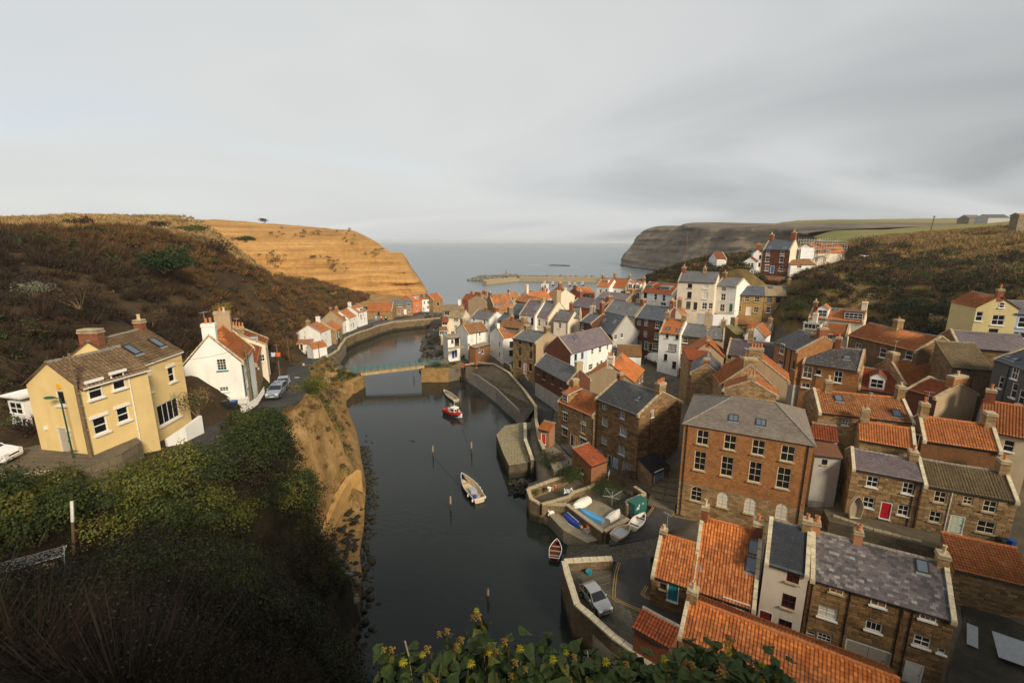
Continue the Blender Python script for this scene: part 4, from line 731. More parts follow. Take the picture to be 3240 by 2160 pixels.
def build_house(d):
    (name,label,ax,ay,az,ang,L,D,h,rh,wall,roof,cop,hip,ov,dep,ex,wins,doors,pipes,skys,dorms,chims)=d
    far=dep>88;mono=bool(ex.get('mono'));into=bool(ex.get('into'));rf=.5
    zt,zr=h,rh
    if into:
        root=ROOTS[name];part=Matrix.Translation((ax,ay,az))@Matrix.Rotation(ang,4,'Z');off=root.matrix_world.inverted()@part
    else:
        root=empty(name,(ax,ay,az),ang);root.matrix_world=Matrix.Translation((ax,ay,az))@Matrix.Rotation(ang,4,'Z');ROOTS[name]=root;off=Matrix.Identity(4)
        cat='shed' if any(k in name for k in('shed','hut','outhouse','privy','outbuilding','store','lean','garage'))else 'barn' if 'barn' in name else 'house'
        tag(root,label,cat,'houses of the village' if cat=='house' else None)
    made0=set(root.children)
    tmp=root
    def reg(o):return o
    roofk={'pannear':'pan','slatenear':'slatepurple'}.get(roof,roof);singly=roof in('pannear','slatenear')or name=='teal_door_house'
    # openings
    holes=[]
    for(f,u,v,w,hh,st)in wins:
        ln=L if f in(0,2)else D
        if v+hh/2<zt-.03 and v-hh/2>-2.9:holes.append((f,u-w/2,u+w/2,v-hh/2,v+hh/2,'a' in wstyle(st)[2],1))
    for(f,u,v,w,hh,st)in doors:
        if v+hh/2<zt-.02:holes.append((f,u-w/2,u+w/2,v-hh/2,v+hh/2,False,1))
    keep=[]
    for hq in holes:
        if all(hq[0]!=k[0]or hq[2]<=k[1]+.02 or hq[1]>=k[2]-.02 or hq[4]<=k[3]+.02 or hq[3]>=k[4]-.02 for k in keep):keep.append(hq)
    holes=keep
    mats=[MT['w_'+wall]];fm=[0,0,0,0]
    stonefaces=[]
    for f in range(4):
        q=ex.get('w%d'%f)
        if q:mats.append(MT['w_'+q]);fm[f]=len(mats)-1
    plinth=ex.get('plinth');plm=0
    if plinth:mats.append(MT['w_'+ex.get('plmat','concrete')]);plm=len(mats)-1
    blocks=wall in('stonebig','stonenear')or(wall=='stone' and dep<60)
    if blocks:mats[0]=MT['mortarwall']
    m=MB();wall_block(m,L,D,zt,zr if not hip else zt,mono,rf,holes,fm,plinth,plm);m.build('wall',mats,root).matrix_local=off
    def sub(o,mtx=Matrix.Identity(4)):o.matrix_local=off@mtx;return o
    if blocks and not into or blocks and name=='teal_door_house':
        hx=holes
        if into:pass
        fs=[f for f in(0,1,3)if fm[f]==0]
        before=set(root.children);stone_wall(root,L,D,zt,zr,mono,hx,fs,'stonework','stone_brown' if wall !='stone' else 'stone_gold',wall=='stonenear',cols=((.13,.072,.032),(.31,.195,.095))if wall !='stone' else((.20,.12,.055),(.42,.285,.14)),rh=(.2,.3)if dep<50 else(.22,.3))
        if into:
            for o in set(root.children)-before:o.matrix_basis=off@o.matrix_basis
    # roof
    det=dep<96
    if hip:
        run=D/2;a=run*.62;P=[(-ov,-ov),(L+ov,-ov),(L+ov,D+ov),(-ov,D+ov)];zz=zt+.02;r0,r1=(a+1.2,D/2,zr),(L-a,D/2,zr);rm=MB();S_=math.hypot(run,zr-zt)
        A_=[(p[0],p[1],zz)for p in P]
        def slp(o_,e1,t1,t0):# courses on a hip face
            o_,e1,t0,t1=map(Vector,(o_,e1,t0,t1));n=max(2,round((t0-o_).length/.26));nrm=(e1-o_).cross(t0-o_).normalized()
            for k in range(n):
                q0,q1=k/n,(k+1)/n;a0=o_.lerp(t0,q0)+nrm*.03;b0=e1.lerp(t1,q0)+nrm*.03;a1=o_.lerp(t0,q1)+nrm*.006;b1=e1.lerp(t1,q1)+nrm*.006;w0=(b0-a0).length;w1=(b1-a1).length
                x0=(a0-o_).dot((e1-o_).normalized());x1=(a1-o_).dot((e1-o_).normalized());rm.poly([a0,b0,b1,a1],0,[(x0,k*.24),(x0+w0,k*.24),(x1+w1,k*.24+.24),(x1,k*.24+.24)])
        slp(A_[0],A_[1],r1,r0);slp(A_[1],A_[2],r1,r1);slp(A_[2],A_[3],r0,r1);slp(A_[3],A_[0],r0,r0);rm.poly([A_[3],A_[2],A_[1],A_[0]])
        sub(rm.build('roof',MT[roofk],root));hm=MB()
        for a_,b_ in((A_[0],r0),(A_[3],r0),(A_[1],r1),(A_[2],r1),(r0,r1)):hm.tube(Vector(a_)+Vector((0,0,.03)),Vector(b_)+Vector((0,0,.03)),.10,0,6)
        sub(hm.build('hip_tiles',MT['ridge_grey'],root))
    else:
        ve=[0.0 if e_ in cop else .14 for e_ in 'AB']
        for side in((0,)if mono else(0,1)):
            fr=slope_frame(L,D,zt,zr,mono,side,rf);v0,v1=(ve[0],ve[1])if side==0 else(ve[1],ve[0])
            if singly and side==0:
                V,F_,uv=roof_slope(roofk,L,*fr,ov-.06,v0-.05,v1-.05,dep,False);V=V-np.array(fr[3])*.03;q=sub(link(bpy.data.objects.new('roof',np_mesh('roof',V,F_,MT['timber'],uv)),root))
                before=set(root.children);covered_singly(root,'pan' if roofk=='pan' else 'slate',L,fr,ov,v0,v1,mono)
                if into:
                    for o in set(root.children)-before:o.matrix_basis=off@o.matrix_basis
            else:
                V,F_,uv=roof_slope(roofk,L,*fr,ov,v0,v1,dep,det and(side==0 or dep<80));sub(link(bpy.data.objects.new('roof',np_mesh('roof',V,F_,MT[roofk],uv)),root))
        ry=D if mono else D*rf
        if not mono or dep<80:
            rm=MB();n=max(2,int((L+ve[0]+ve[1])/.45))if dep<90 else 1;x0=-ve[0];st_=(L+ve[0]+ve[1])/n
            for k in range(n):
                g=.012 if n>1 else 0;zz=zr+.09+random.uniform(-.008,.012)-(.012*L*math.sin(math.pi*(k+.5)/n)if n>1 and not singly else 0);prof=[(-.17,-.07),(-.11,.04),(0,.085),(.11,.04),(.17,-.07)]
                for a,b_ in zip(prof[:-1],prof[1:]):rm.poly([(x0+k*st_+g,ry+a[0],zz+a[1]),(x0+(k+1)*st_-g,ry+a[0],zz+a[1]),(x0+(k+1)*st_-g,ry+b_[0],zz+b_[1]),(x0+k*st_+g,ry+b_[0],zz+b_[1])])
                for e_ in(x0+k*st_+g,x0+(k+1)*st_-g):rm.poly([(e_,ry+a[0],zz+a[1])for a in prof])
            orange=roofk.startswith('pan')and roofk !='panred';sub(rm.build('ridge_tiles',MT['ridge_orange' if orange and dep<60 else 'ridge_grey'],root))
        # stone water tabling along the gables
        for e_ in 'AB':
            if e_ not in cop:continue
            x=-.02 if e_=='A' else L-.30;cm=MB();legs=[((-.28,zt-.10),(ry,zr+.12))]+([]if mono else[((D+.28,zt-.10),(ry,zr+.12))])
            for(y0,z0),(y1,z1)in legs:
                n=max(3,int(math.hypot(y1-y0,z1-z0)/.75))if dep<90 else 1
                for k in range(n):
                    a,b_=k/n,(k+1)/n-(.012 if n>1 else 0);ya,za,yb,zb_=y0+(y1-y0)*a,z0+(z1-z0)*a,y0+(y1-y0)*b_,z0+(z1-z0)*b_;j=random.uniform(-.012,.012);t=.20+j;A_=[(x,ya,za),(x+.32,ya,za),(x+.32,yb,zb_),(x,yb,zb_)];B_=[(p[0],p[1],p[2]+t)for p in A_]
                    cm.poly(B_ if y1>y0 else B_[::-1])
                    for i in range(4):jn=(i+1)%4;q=[A_[i],A_[jn],B_[jn],B_[i]];cm.poly(q if y1>y0 else q[::-1])
            for y in((-.16,)if mono else(-.16,D+.16)):cm.box((x+.16,y,zt-.16),(.36,.34,.34))
            sub(cm.build('coping',MT['coping_pale' if dep<60 else 'coping'],root))
    # gutter and downpipes
    if dep<130 and not hip:
        gm=MB();gm.tube((-.05,-ov-.05,zt-.09),(L+.05,-ov-.05,zt-.09),.055 if dep<70 else .075,0,6);sub(gm.build('gutter',MT['iron' if wall !='yellow' else 'pvc'],root))
    Fm=lambda f:[Matrix.Identity(4),Matrix.Translation((L,0,0)),Matrix.Translation((L,D,0)),Matrix.Translation((0,D,0))][f]@Matrix.Rotation(f*math.pi/2,4,'Z')
    for(f,u,kd)in pipes:
        pm_=MB();pm_.tube((0,-.07,-2),(0,-.07,zt-.12),.05 if dep<80 else .07,0,6)
        for z in np.arange(.5,zt,1.8):pm_.box((0,-.04,z),(.16,.1,.06))
        sub(pm_.build('downpipe',MT['iron' if kd=='k' else 'pvc'],root),Fm(f)@Matrix.Translation((u,0,0)))
    for(f,u,v,w,hh,st)in wins:
        ok=any(k[0]==f and abs((k[1]+k[2])/2-u)<.01 and abs((k[3]+k[4])/2-v)<.01 for k in holes)
        place_window(root,off@Fm(f)@Matrix.Translation((u,0,v)),w,hh,st,far,not ok)
    for(f,u,v,w,hh,st)in doors:
        a,b_,c=door_meshes(w,hh,st);ok=any(k[0]==f and abs((k[1]+k[2])/2-u)<.01 and abs((k[3]+k[4])/2-v)<.01 for k in holes)
        o=sub(link(bpy.data.objects.new('door',a),root),Fm(f)@Matrix.Translation((u,.05 if ok else-.06,v)));link(bpy.data.objects.new('door_frame',b_),o);link(bpy.data.objects.new('handle',c),o)
    # skylights
    if skys:
        o_,u_,s_,n_,sl=slope_frame(L,D,zt,zr,mono,0,rf);B=Matrix((u_,s_,n_)).transposed().to_4x4()
        for(u,s,w,hh)in skys:
            k=MB();t=.07
            for(x,y,a,b_)in((0,-hh/2,w,t),(0,hh/2,w,t),(-w/2,0,t,hh+t),(w/2,0,t,hh+t)):k.box((x,y,.05),(a,b_,.13))
            if w>.9:k.box((0,0,.05),(.05,hh,.10))
            M_=Matrix.Translation(o_+u_*u+s_*s+n_*.09)@B;q=sub(k.build('skylight',MT['iron' if dep<120 else 'lead'],root),M_);p=MB();p.poly([(-w/2,-hh/2,.075),(w/2,-hh/2,.075),(w/2,hh/2,.075),(-w/2,hh/2,.075)]);p.build('pane',MT['roofglass'],q);fl=MB();fl.box((0,-hh/2-.16,.015),(w+.15,.24,.02));fl.build('flashing',MT['lead'],q)
    for(u,y,w,hh,st)in dorms:dormer(root,off,L,D,zt,zr,u,y,w,hh,st,roofk,wall,far)
    for(u,mt,w,dd,ch,pots)in chims:
        x=min(max(u*L,dd/2+(.03 if cop else-.02)),L-dd/2-.03);y=D if mono else D*rf;k=MB();z0=zr-.9;z1=zr+ch
        mname='w_'+mt;k.box((0,0,(z0+z1)/2),(dd,w,z1-z0));k.box((0,0,z1-.16),(dd+.12,w+.12,.14),1);k.box((0,0,z1+.04),(dd+.06,w+.06,.12),1);lead=MB()
        q=sub(k.build('chimney',[MT[mname],MT['coping' if mt not in('white','cream')else mname]],root),Matrix.Translation((x,y,0)))
        for i in range(pots):
            yy=(i-(pots-1)/2)*min(.42,(w-.2)/max(1,pots-1)if pots>1 else .4);p=MB();hp=random.uniform(.45,.75);r=.14;p.lathe((0,yy,z1+.08),[(r*1.15,0),(r*.95,.1),(r*.85,hp*.8),(r*1.1,hp*.82),(r*1.1,hp),(r*.7,hp),(r*.7,hp-.12),(0,hp-.12)],0,8);p.build('chimney_pot',MT['pot' if random.random()<.75 else 'pot_buff'],q)
        if dep<135 and random.random()<.32:
            p=MB();zt2=z1+random.uniform(1.3,2.2);p.tube((dd*.4,w*.3,z1-.3),(dd*.4,w*.3,zt2),.02,0,4);a=random.uniform(0,3);ca,sa=math.cos(a),math.sin(a);p.tube((dd*.4-ca*.5,w*.3-sa*.5,zt2-.1),(dd*.4+ca*.5,w*.3+sa*.5,zt2-.1),.015,0,4);[p.tube((dd*.4+ca*t-sa*.22,w*.3+sa*t+ca*.22,zt2-.1),(dd*.4+ca*t+sa*.22,w*.3+sa*t-ca*.22,zt2-.1),.011,0,3)for t in(-.4,-.2,0,.2,.4)];p.build('aerial',MT['galv'],q)
        if mt=='terracotta':
            p=MB();p.lathe((0,0,z1),[(.2,0),(.26,.2),(.17,.45),(.22,.5),(.22,.62),(.12,.62)],0,10);p.build('chimney_pot',MT['w_terracotta'],q)
    return root
def dormer(root,off,L,D,zt,zr,u,y,w,hh,st,roofk,wall,far):
    """front face stands on the slope a little below the marked middle"""
    sl=(zr-zt)/(D/2);y0=max(.15,y-hh*.35/max(sl,.3));z0=zt+sl*y0+.05;z1=z0+hh;k=MB();wallm={'white':'w_white','slate':'w_slatehung','box':'w_slatehung','boxred':'w_brick','boxglass':'w_slatehung','boxbrown':'j_brown','gabled':'w_white','catslide':'w_stone'}.get(st,'w_white');rm='lead' if st in('box','boxglass')else 'slateblue' if st=='slate' else 'j_brown' if st=='boxbrown' else roofk
    ym=lambda z:min(D/2,(z-zt)/sl)
    a,b_=-w/2,w/2
    k.poly([(a,y0,z0-.3),(b_,y0,z0-.3),(b_,y0,z1),(a,y0,z1)])
    yb=ym(z1-.05)
    for x in(a,b_):k.poly([(x,y0,z0-.3),(x,yb,z1),(x,y0,z1)]if x==a else[(x,y0,z0-.3),(x,y0,z1),(x,yb,z1)])
    r=.12
    if st=='gabled':
        za=z1+w*.38;yt=ym(za);k.poly([(a,y0,z1),(b_,y0,z1),(0,y0,za)])
        for s in(-1,1):P=[(s*(w/2+r),y0-r,z1-.08),(s*(w/2+r),yb+.1,z1-.08),(0,yt,za+.06),(0,y0-r,za+.06)];k.poly(P if s<0 else P[::-1],1);k.poly([(p[0],p[1],p[2]-.05)for p in(P if s>0 else P[::-1])],2)
    else:
        back=min(D/2-.05,yb+(.9 if st in('catslide','white','boxred','slate')else .1));zb_=zt+sl*back+.08
        if st in('box','boxglass','boxbrown'):zb_=z1+.06;back=yb+.2
        P=[(a-r,y0-r,z1),(b_+r,y0-r,z1),(b_+r,back,zb_),(a-r,back,zb_)];Q=[(p[0],p[1],p[2]+.09)for p in P];k.poly(Q,1,[(p[0],p[1])for p in Q]);k.poly(P[::-1],2)
        for i in range(4):j=(i+1)%4;k.poly([P[i],P[j],Q[j],Q[i]],2)
    o=k.build('dormer',[MT[wallm],MT[rm],MT['j_white' if st !='boxbrown' else 'j_brown']],root);o.matrix_local=off@Matrix.Translation((u,0,0))
    ww=w-.3;fm,pm,cm,sm,lm=window_meshes(round(ww,2),round(hh*.72,2),'%dx%d'%(max(1,round(ww/.75)),2 if hh>1.4 else 1),far)
    q=link(bpy.data.objects.new('window_frame',fm),o);q.matrix_local=Matrix.Translation((0,y0-.04,(z0+z1)/2));q=link(bpy.data.objects.new('pane',pm),o);q.matrix_local=Matrix.Translation((0,y0-.04,(z0+z1)/2))
# name,label,group,x,y,z,turn,length,depth,eave,ridge,wall,roof,coping,hip,overhang,range,extras,windows,doors,pipes,skylights,dormers,chimneys
HOUSES=[
('yellow_house','pale yellow house with brown tiled roofs above the beck',-30.21,30.43,22.0,1.3854,4.86,4.82,5.02,6.72,'yellow','browntile','',0,.25,33,{},[(0,.83,4.59,.95,1.25,'1x2L'),(0,2.53,4.75,.95,1.25,'1x2L'),(0,.76,1.93,.95,1.25,'1x2L'),(0,2.45,2.12,.9,1.15,'1x2L'),(3,2.85,4.15,.7,1.05,'1x1')],[(3,2.36,.83,.95,2.1,'greywood')],[(0,3.29,'w')],[],[],[]),
('yellow_house','',-31.23,36.17,20.4,1.6094,5.86,6.2,6.45,8.68,'yellow','browntile','',0,.15,38,{'into':1},[(0,1.12,4.61,.8,1.4,'1x2L'),(0,4.17,4.68,.8,1.4,'1x2L'),(0,3.07,1.5,2.7,1.9,'4x1')],[],[],[(1.92,1.74,.75,1.2),(4.83,1.72,.75,1.2)],[],[(.06,'brick',1.5,.7,.9,0),(.97,'brick',.7,.6,.8,1)]),
('white_gable_house','white rendered house with teal window sills beside the lane',-30.85,50.05,19.0,1.9322,7.77,5.48,4.64,7.79,'white','panplain','AB',0,.2,52,{},[(3,3.61,4.56,.95,1.35,'3x4t'),(3,3.5,1.67,.95,.55,'3x2'),(0,2.24,3.48,.6,1.1,'1x2t'),(0,2.11,1.57,.6,1.1,'1x2t')],[],[(0,.38,'k')],[],[],[(.08,'white',1.3,.8,1.3,2),(.95,'tan',1.7,.8,1.7,2)]),
('terrace_cottage','stone cottage with grey box dormer next below the white teal-silled house',-35.02,59.88,17.0,2.021,13.92,7.0,3.61,5.55,'stone','pan','AB',0,.2,62,{},[(0,4.04,2.77,.8,1.2,'2x2')],[],[],[],[(13.7,1.02,1.4,1.1,'box')],[(.95,'stone',1.0,.7,1.5,2)]),
('terrace_cottage','end cottage of the lane terrace with orange roof and white far wall',-39.59,71.18,15.0,2.0196,5.98,6.5,5.81,7.61,'cream','pan','AB',0,.2,73,{},[(3,5.86,3.78,.7,1.1,'2x2')],[],[],[],[],[(.1,'stone',1.1,.7,1.3,3)]),
('white_cottage','nearest white cottage on the far bank with low orange lean-tos',-60.42,140.41,3.2,1.5354,7.76,7.35,5.82,8.11,'white','pan','AB',0,.2,143,{},[(3,2.61,6.09,.6,.5,'2x2'),(3,2.3,4.28,.6,.8,'2x2'),(0,1.16,3.02,.8,1.2,'2x2'),(0,3.77,1.92,.8,2,'2x2'),(0,4.41,4.46,.8,1.1,'2x2')],[],[],[(1.9,2.42,1,1.2)],[],[(.03,'stone',1.2,.8,1.5,1),(.95,'white',1.2,.8,1.6,2)]),
('white_cottage','',-63.56,130.71,3.2,.1294,4.19,3.0,4.29,5.19,'white','pan','',0,.2,134,{'into':1,'mono':1},[(0,.51,3.66,.7,1.4,'1x1')],[(0,1.46,3.51,.8,2.0,'dark')],[],[(1.28,1.15,.8,.9),(2.98,1.2,.8,.9)],[],[]),
('white_cottage','',-56.61,126.07,3.2,1.0266,4.5,2.93,4.04,5.43,'white','pan','',0,.2,131,{'into':1},[],[],[],[],[],[]),
('stone_shed','low stone shed with orange roof between two white cottages',-59.18,149.71,3.2,1.6885,8.35,6.05,4.49,6.83,'stone','pan','A',0,.2,153,{},[],[(0,3.51,2.76,.9,2.1,'green'),(0,.55,2.86,.9,2,'brown')],[],[],[],[]),
('tan_gable_cottage','cottage with a bare tan gable and a slate dormer',-63.28,167.58,3.2,1.5684,6.39,8.42,4.76,8.4,'white','pan','AB',0,.2,170,{'w3':'tan'},[(0,2.64,1.5,1.3,2.0,'3x2'),(0,2.69,3.67,.8,1.1,'2x2')],[],[],[],[(4.32,.76,1.6,1.2,'box')],[(.05,'brick',.9,.7,1.5,0),(1,'stone',1,.7,1,1)]),
('white_cottage','small white cottage with plain orange roof beside the outside-stair cottage',-62.37,171.49,3.2,1.4838,6.81,7.0,5.17,7.92,'white','pan','A',0,.2,174,{},[(0,1.97,2.16,1,1.3,'2x2'),(0,1.95,4.06,.8,1,'2x2'),(0,5.24,3.98,.8,1,'2x2')],[(0,3.87,2.13,.9,2,'blue')],[],[],[],[]),
('white_cottage','white cottage with outside stair and white dormer',-62.15,181.64,3.2,1.3359,6.79,7.5,5.78,8.28,'white','pan','AB',0,.2,183,{},[(0,.72,4.52,.8,1.1,'2x2'),(0,4.05,4.67,.8,1.1,'2x2'),(0,5.0,2.5,.7,1,'2x2')],[(0,2.14,3.96,.8,2,'dark')],[],[],[(3.29,1.06,2.6,1.3,'white')],[(.03,'white',1.1,.8,1.6,1)]),
('lifeboat_store','long stone store with a wide orange roof by the slipway',-63.79,198.51,3.2,.0658,10.84,10.0,3.79,7.36,'stone','pan','B',0,.2,200,{},[(0,5.0,2.77,.9,1.8,'1x2k')],[],[],[],[],[]),
('grey_roof_cottage','stone cottage with grey roof,two white dormers and white door',-54.95,208.6,3.2,.3104,8.96,8.0,4.89,7.25,'stone','slategrey','',0,.2,210,{},[(0,2.75,1.99,1.2,1.5,'2x2'),(0,7.37,2.61,1.2,1.5,'2x2'),(0,3.27,4.94,1.6,1.1,'3x1'),(0,7.24,5.34,1.6,1.1,'3x1')],[(0,5.42,1.94,1.2,2.2,'white')],[],[],[],[]),
('orange_house','orange rendered house with orange roof on the far bank',-47.68,217.85,3.2,1.1072,7.0,8.0,5.95,8.3,'orange','pan','',0,.2,219,{},[(0,2.82,4.05,.9,1.3,'2x2'),(0,2.64,1.54,.9,1.3,'2x2')],[(0,5.76,1.01,.9,2.1,'brown')],[],[],[(4.61,1.64,2.2,1.2,'white')],[]),
('white_house','white rendered house adjoining the orange one',-44.16,222.51,3.2,.6669,5.77,8.0,6.15,8.25,'white','pan','B',0,.2,223,{},[(0,1.28,4.45,.9,1.5,'2x2'),(0,3.32,4.49,.9,1.5,'2x2'),(0,4.68,4.78,1,1.1,'2x2'),(0,3.08,2.01,1.1,1.5,'2x2'),(0,4.52,2.09,.9,1.3,'2x2')],[(0,.7,1.42,.9,2,'grey')],[],[],[(1.66,1.92,1,1.2,'slate'),(3.9,2.11,1,1.2,'slate')],[]),
('stone_cottage','last stone cottage on the far bank towards the sea',-38.79,223.13,3.2,.9755,7.03,7.0,5.59,8.55,'stone','pan','AB',0,.2,224,{},[],[(0,3.34,3.63,1.6,2,'dark')],[],[],[],[]),
('grey_stone_house','stone house with tan-grey roof nearest the harbour mouth',-25.97,168.52,4.5,-.115,7.06,8.0,7.34,9.16,'stonegrey','tantile','',0,.2,170,{'w1':'brick'},[(0,1.67,6.4,1.8,1.6,'2x1')],[],[],[],[],[(.8,'white',1.2,.9,1.8,1)]),
('cream_house','narrow cream house with ochre roof above the beck rocks',-21.37,150.05,5.5,-.219,5.28,7.0,6.74,8.76,'cream','tantile','B',0,.2,152,{},[(0,2.87,6.16,1.7,1.2,'3x2'),(0,2.61,3.83,1,1.2,'2x2'),(0,1.55,1.45,1.4,1.6,'2x3'),(0,4.51,6.22,1,.9,'1x1')],[],[],[],[],[(.75,'stone',1.3,.8,1.2,1)]),
('cream_house','',-23.05,147.88,5.5,.0,1.89,4.0,5.61,6.81,'cream','panred','',0,.2,150,{'into':1,'mono':1},[(0,.87,5.07,1.8,.9,'2x1')],[],[],[],[],[]),
('cream_house','',-22.95,143.31,5.5,.2901,2.36,3.0,3.4,4.4,'cream','brownold','',0,.2,146,{'into':1,'mono':1},[(0,.94,2.95,2.6,1.2,'4x1')],[(0,1.81,2.5,.9,2,'blue')],[],[],[],[]),
('white_brown_roof_house','tall white house with rusty brown tiled roof beside the bridge end',-12.44,124.7,5.0,.6478,6.85,6.5,6.97,9.07,'white','brownold','A',0,.2,127,{},[(0,1.52,6.28,.7,1.2,'1x2b'),(0,4.07,6.29,.6,1.1,'1x2'),(0,1.43,4.41,1.0,1.6,'1x2b'),(0,4.17,4.4,1.0,1.6,'1x2b'),(0,1.62,1.99,1.3,1.1,'1x1'),(3,.86,6.43,.8,1.2,'2x2')],[],[(0,2.95,'k')],[(4.03,.84,.7,.9)],[],[(.02,'stone',1.3,.9,1.6,0)]),
('white_brown_roof_house','',-17.8,123.26,5.0,.4765,3.56,4.0,5.85,6.25,'white','flatstone','',0,.2,126,{'into':1,'mono':1},[(0,1.34,4.92,.7,1.0,'1x1k'),(0,2.69,4.6,1.4,2.2,'2x1k')],[(0,1.47,1.18,.8,2.2,'navy'),(0,2.31,1.38,.8,2.2,'navy')],[],[],[],[]),
('brick_outbuilding','roofless-looking brick outbuilding with blue windows beside the white house',-9.78,118.8,5.0,.9471,6.07,2.2,4.19,4.49,'brickstone','flatstone','',0,.2,122,{'mono':1},[(0,1.49,3.23,.8,1.1,'1x1u'),(0,3.03,2.59,.9,1.1,'1x1u')],[],[],[],[],[]),
('white_slate_house','white house with mottled slate roof and white gable',-13.38,144.27,5.5,-.634,7.83,8.0,7.82,9.8,'white','slatelichen','AB',0,.2,146,{},[(0,1.35,7.12,.8,1.0,'1x2'),(0,5.79,6.85,.8,1.5,'1x2')],[],[],[],[],[(.4,'brick',.8,.6,1.2,1),(1,'brick',1.6,.9,1.6,0)]),
('tan_gable_house','tall house with a huge blank tan rendered gable',-9.78,173.14,5.94,1.0568,5.76,8.41,8.5,10.67,'tan','tantile','A',0,.2,178,{},[(0,1.56,6.19,1.1,2,'1x2'),(0,4.76,6.28,1.1,2,'1x2')],[],[],[],[],[(.05,'brick',2.4,1.2,1.6,0),(.95,'brick',1.6,1,1.6,2)]),
('red_roof_house','small red roofed brick house at the edge of the beach',-22.86,207.26,4.5,-.5071,6.01,7.0,6.61,9.0,'brick','panred','',0,.2,208,{},[],[],[],[],[],[(.5,'brick',1,.8,1.4,2)]),
('skylight_roof_house','house with a broad orange pantile roof holding a row of small skylights',-6.4,168.55,5.0,.5404,9.0,9.0,7.02,12.3,'stone','panold','AB',0,.2,170,{},[],[],[],[(1.03,2.16,.8,1.1),(2.71,2.38,.8,1.1),(4.32,2.54,.8,1.1),(7.66,2.79,.8,1.1),(8.83,2.99,.8,1.1)],[],[(.02,'brick',1.4,.9,1,1)]),
('orange_roof_cottage','orange roofed cottage behind the row of small skylights',.61,195.42,5.0,.7125,4.43,7.0,8.18,10.43,'tan','panold','B',0,.2,196,{},[],[],[],[],[],[(.1,'stone',1,.8,1.2,1)]),
('orange_roof_cottage','low hipped orange roof in the midst of the sea-end houses',1.34,177.31,6.1,-.9866,9.21,7.0,8.5,10.52,'stone','panold','',0,.2,178,{},[],[],[],[],[],[]),
('orange_roof_cottage','orange roofed house with tall cream chimneys near the harbour',7.97,177.31,6.1,.7278,10.97,8.0,8.5,11.27,'cream','pan','A',0,.2,178,{},[],[],[],[],[],[(.03,'cream',1.5,1,3.0,0),(.9,'stone',.8,.7,1.4,2)]),
('orange_roof_cottage','orange roof partly hidden behind the tall cream chimneys',3.46,199.45,5.0,-.2891,5.11,7.0,7.87,9.62,'brick','pan','',0,.2,200,{},[],[],[],[],[],[(.8,'brick',1.2,.9,1.6,1)]),
('harbour_house','white gabled house by the harbour with small dormers',13.25,213.98,5.0,-.2044,3.43,8.0,8.77,10.73,'white','panred','B',0,.2,214,{},[],[],[],[],[(1.4,1.65,2,1.2,'white')],[(.05,'white',1.2,1,1.5,1),(.98,'white',1.4,1,1.6,0)]),
('cream_gable_house','cream gabled house with orange roof and thick brick chimney',26.56,192.48,6.07,1.9153,9.0,8.57,8.5,11.38,'cream','pan','A',0,.2,190,{},[],[],[],[],[],[(.05,'cream',1.2,1,.5,2),(.6,'brick',1.6,1,2.4,2)]),
('red_roof_house','house under a red roof with a brick gable end before the harbour',30.96,204.81,5.0,.6542,9.27,8.0,8.97,11.63,'brick','pan','B',0,.2,205,{},[(0,3.7,8.05,1.2,1,'2x1'),(0,6.19,8.06,1.2,1,'2x1')],[],[],[],[],[(.02,'brick',2,1,1,2)]),
('white_house','white house with orange roof and dormer,left end of the long harbour terrace',36.19,195.56,9.97,-.7627,6.18,8.0,8.5,11.5,'white','pan','A',0,.2,195,{},[(0,2.12,6.48,1,1.6,'2x1'),(0,4.88,7.02,1,1,'2x1')],[],[],[],[(3.68,2.39,1.8,1.2,'white')],[(.05,'stone',1,.8,1.6,2)]),
('white_house','white house with plain orange roof,second in the long harbour terrace',41.4,194.47,9.66,-.6808,7.68,8.0,8.5,12.08,'white','pan','AB',0,.2,194,{},[(0,2.83,6.77,1,1,'2x1'),(0,5.96,6.81,1,1,'2x1')],[],[],[],[],[(0,'stone',1.2,.8,2,3),(.98,'stone',1.2,.8,1.6,2)]),
('cream_house','cream house with two tall white dormers in its orange roof',37.39,150.13,12.88,-.5361,5.24,8.0,8.5,11.31,'cream','pan','AB',0,.2,150,{},[(0,4.1,6.97,1.2,1.8,'2x2')],[],[],[],[(1.39,1.52,1.6,1.9,'gabled'),(3.9,1.46,1.6,1.9,'gabled')],[(.98,'stone',1,.8,1.4,2)]),
('white_house','white house with dark red roof and two wide dormers',40.71,143.04,13.21,-.8877,10.76,8.0,8.5,11.24,'white','panred','AB',0,.2,143,{'w1':'slatehung'},[(0,1.47,7.35,1.2,2,'1x1k'),(0,5.14,7.28,1,1.9,'1x2'),(0,8.04,7.29,1,1.9,'1x2'),(0,1.55,5.16,1,1.2,'1x2'),(0,8.01,5.4,1.8,.9,'2x1')],[],[],[],[(1.73,2.07,2.2,1,'boxred'),(7.39,1.85,3.2,1.2,'boxglass')],[]),
('slate_roof_house','house with purple slate roof low behind the brick row',28.34,151.61,10.27,-.7606,11.14,8.0,8.5,10.15,'stone','slatepurple','B',0,.2,152,{},[],[],[],[],[],[(.98,'stone',1.3,.9,1.6,2)]),
('brick_house','brick house under a long purple slate roof',17.42,136.13,9.72,-.8064,11.54,8.5,8.5,10.7,'brick','slatepurple','AB',0,.2,137,{},[(0,2.18,7.63,1.4,1.2,'1x1g'),(0,9.07,7.54,1.4,1.2,'1x1g')],[],[],[(9.17,4.06,1.2,.9)],[],[(.02,'brick',1.3,.9,2,3),(.98,'brick',2,1,1.3,1)]),
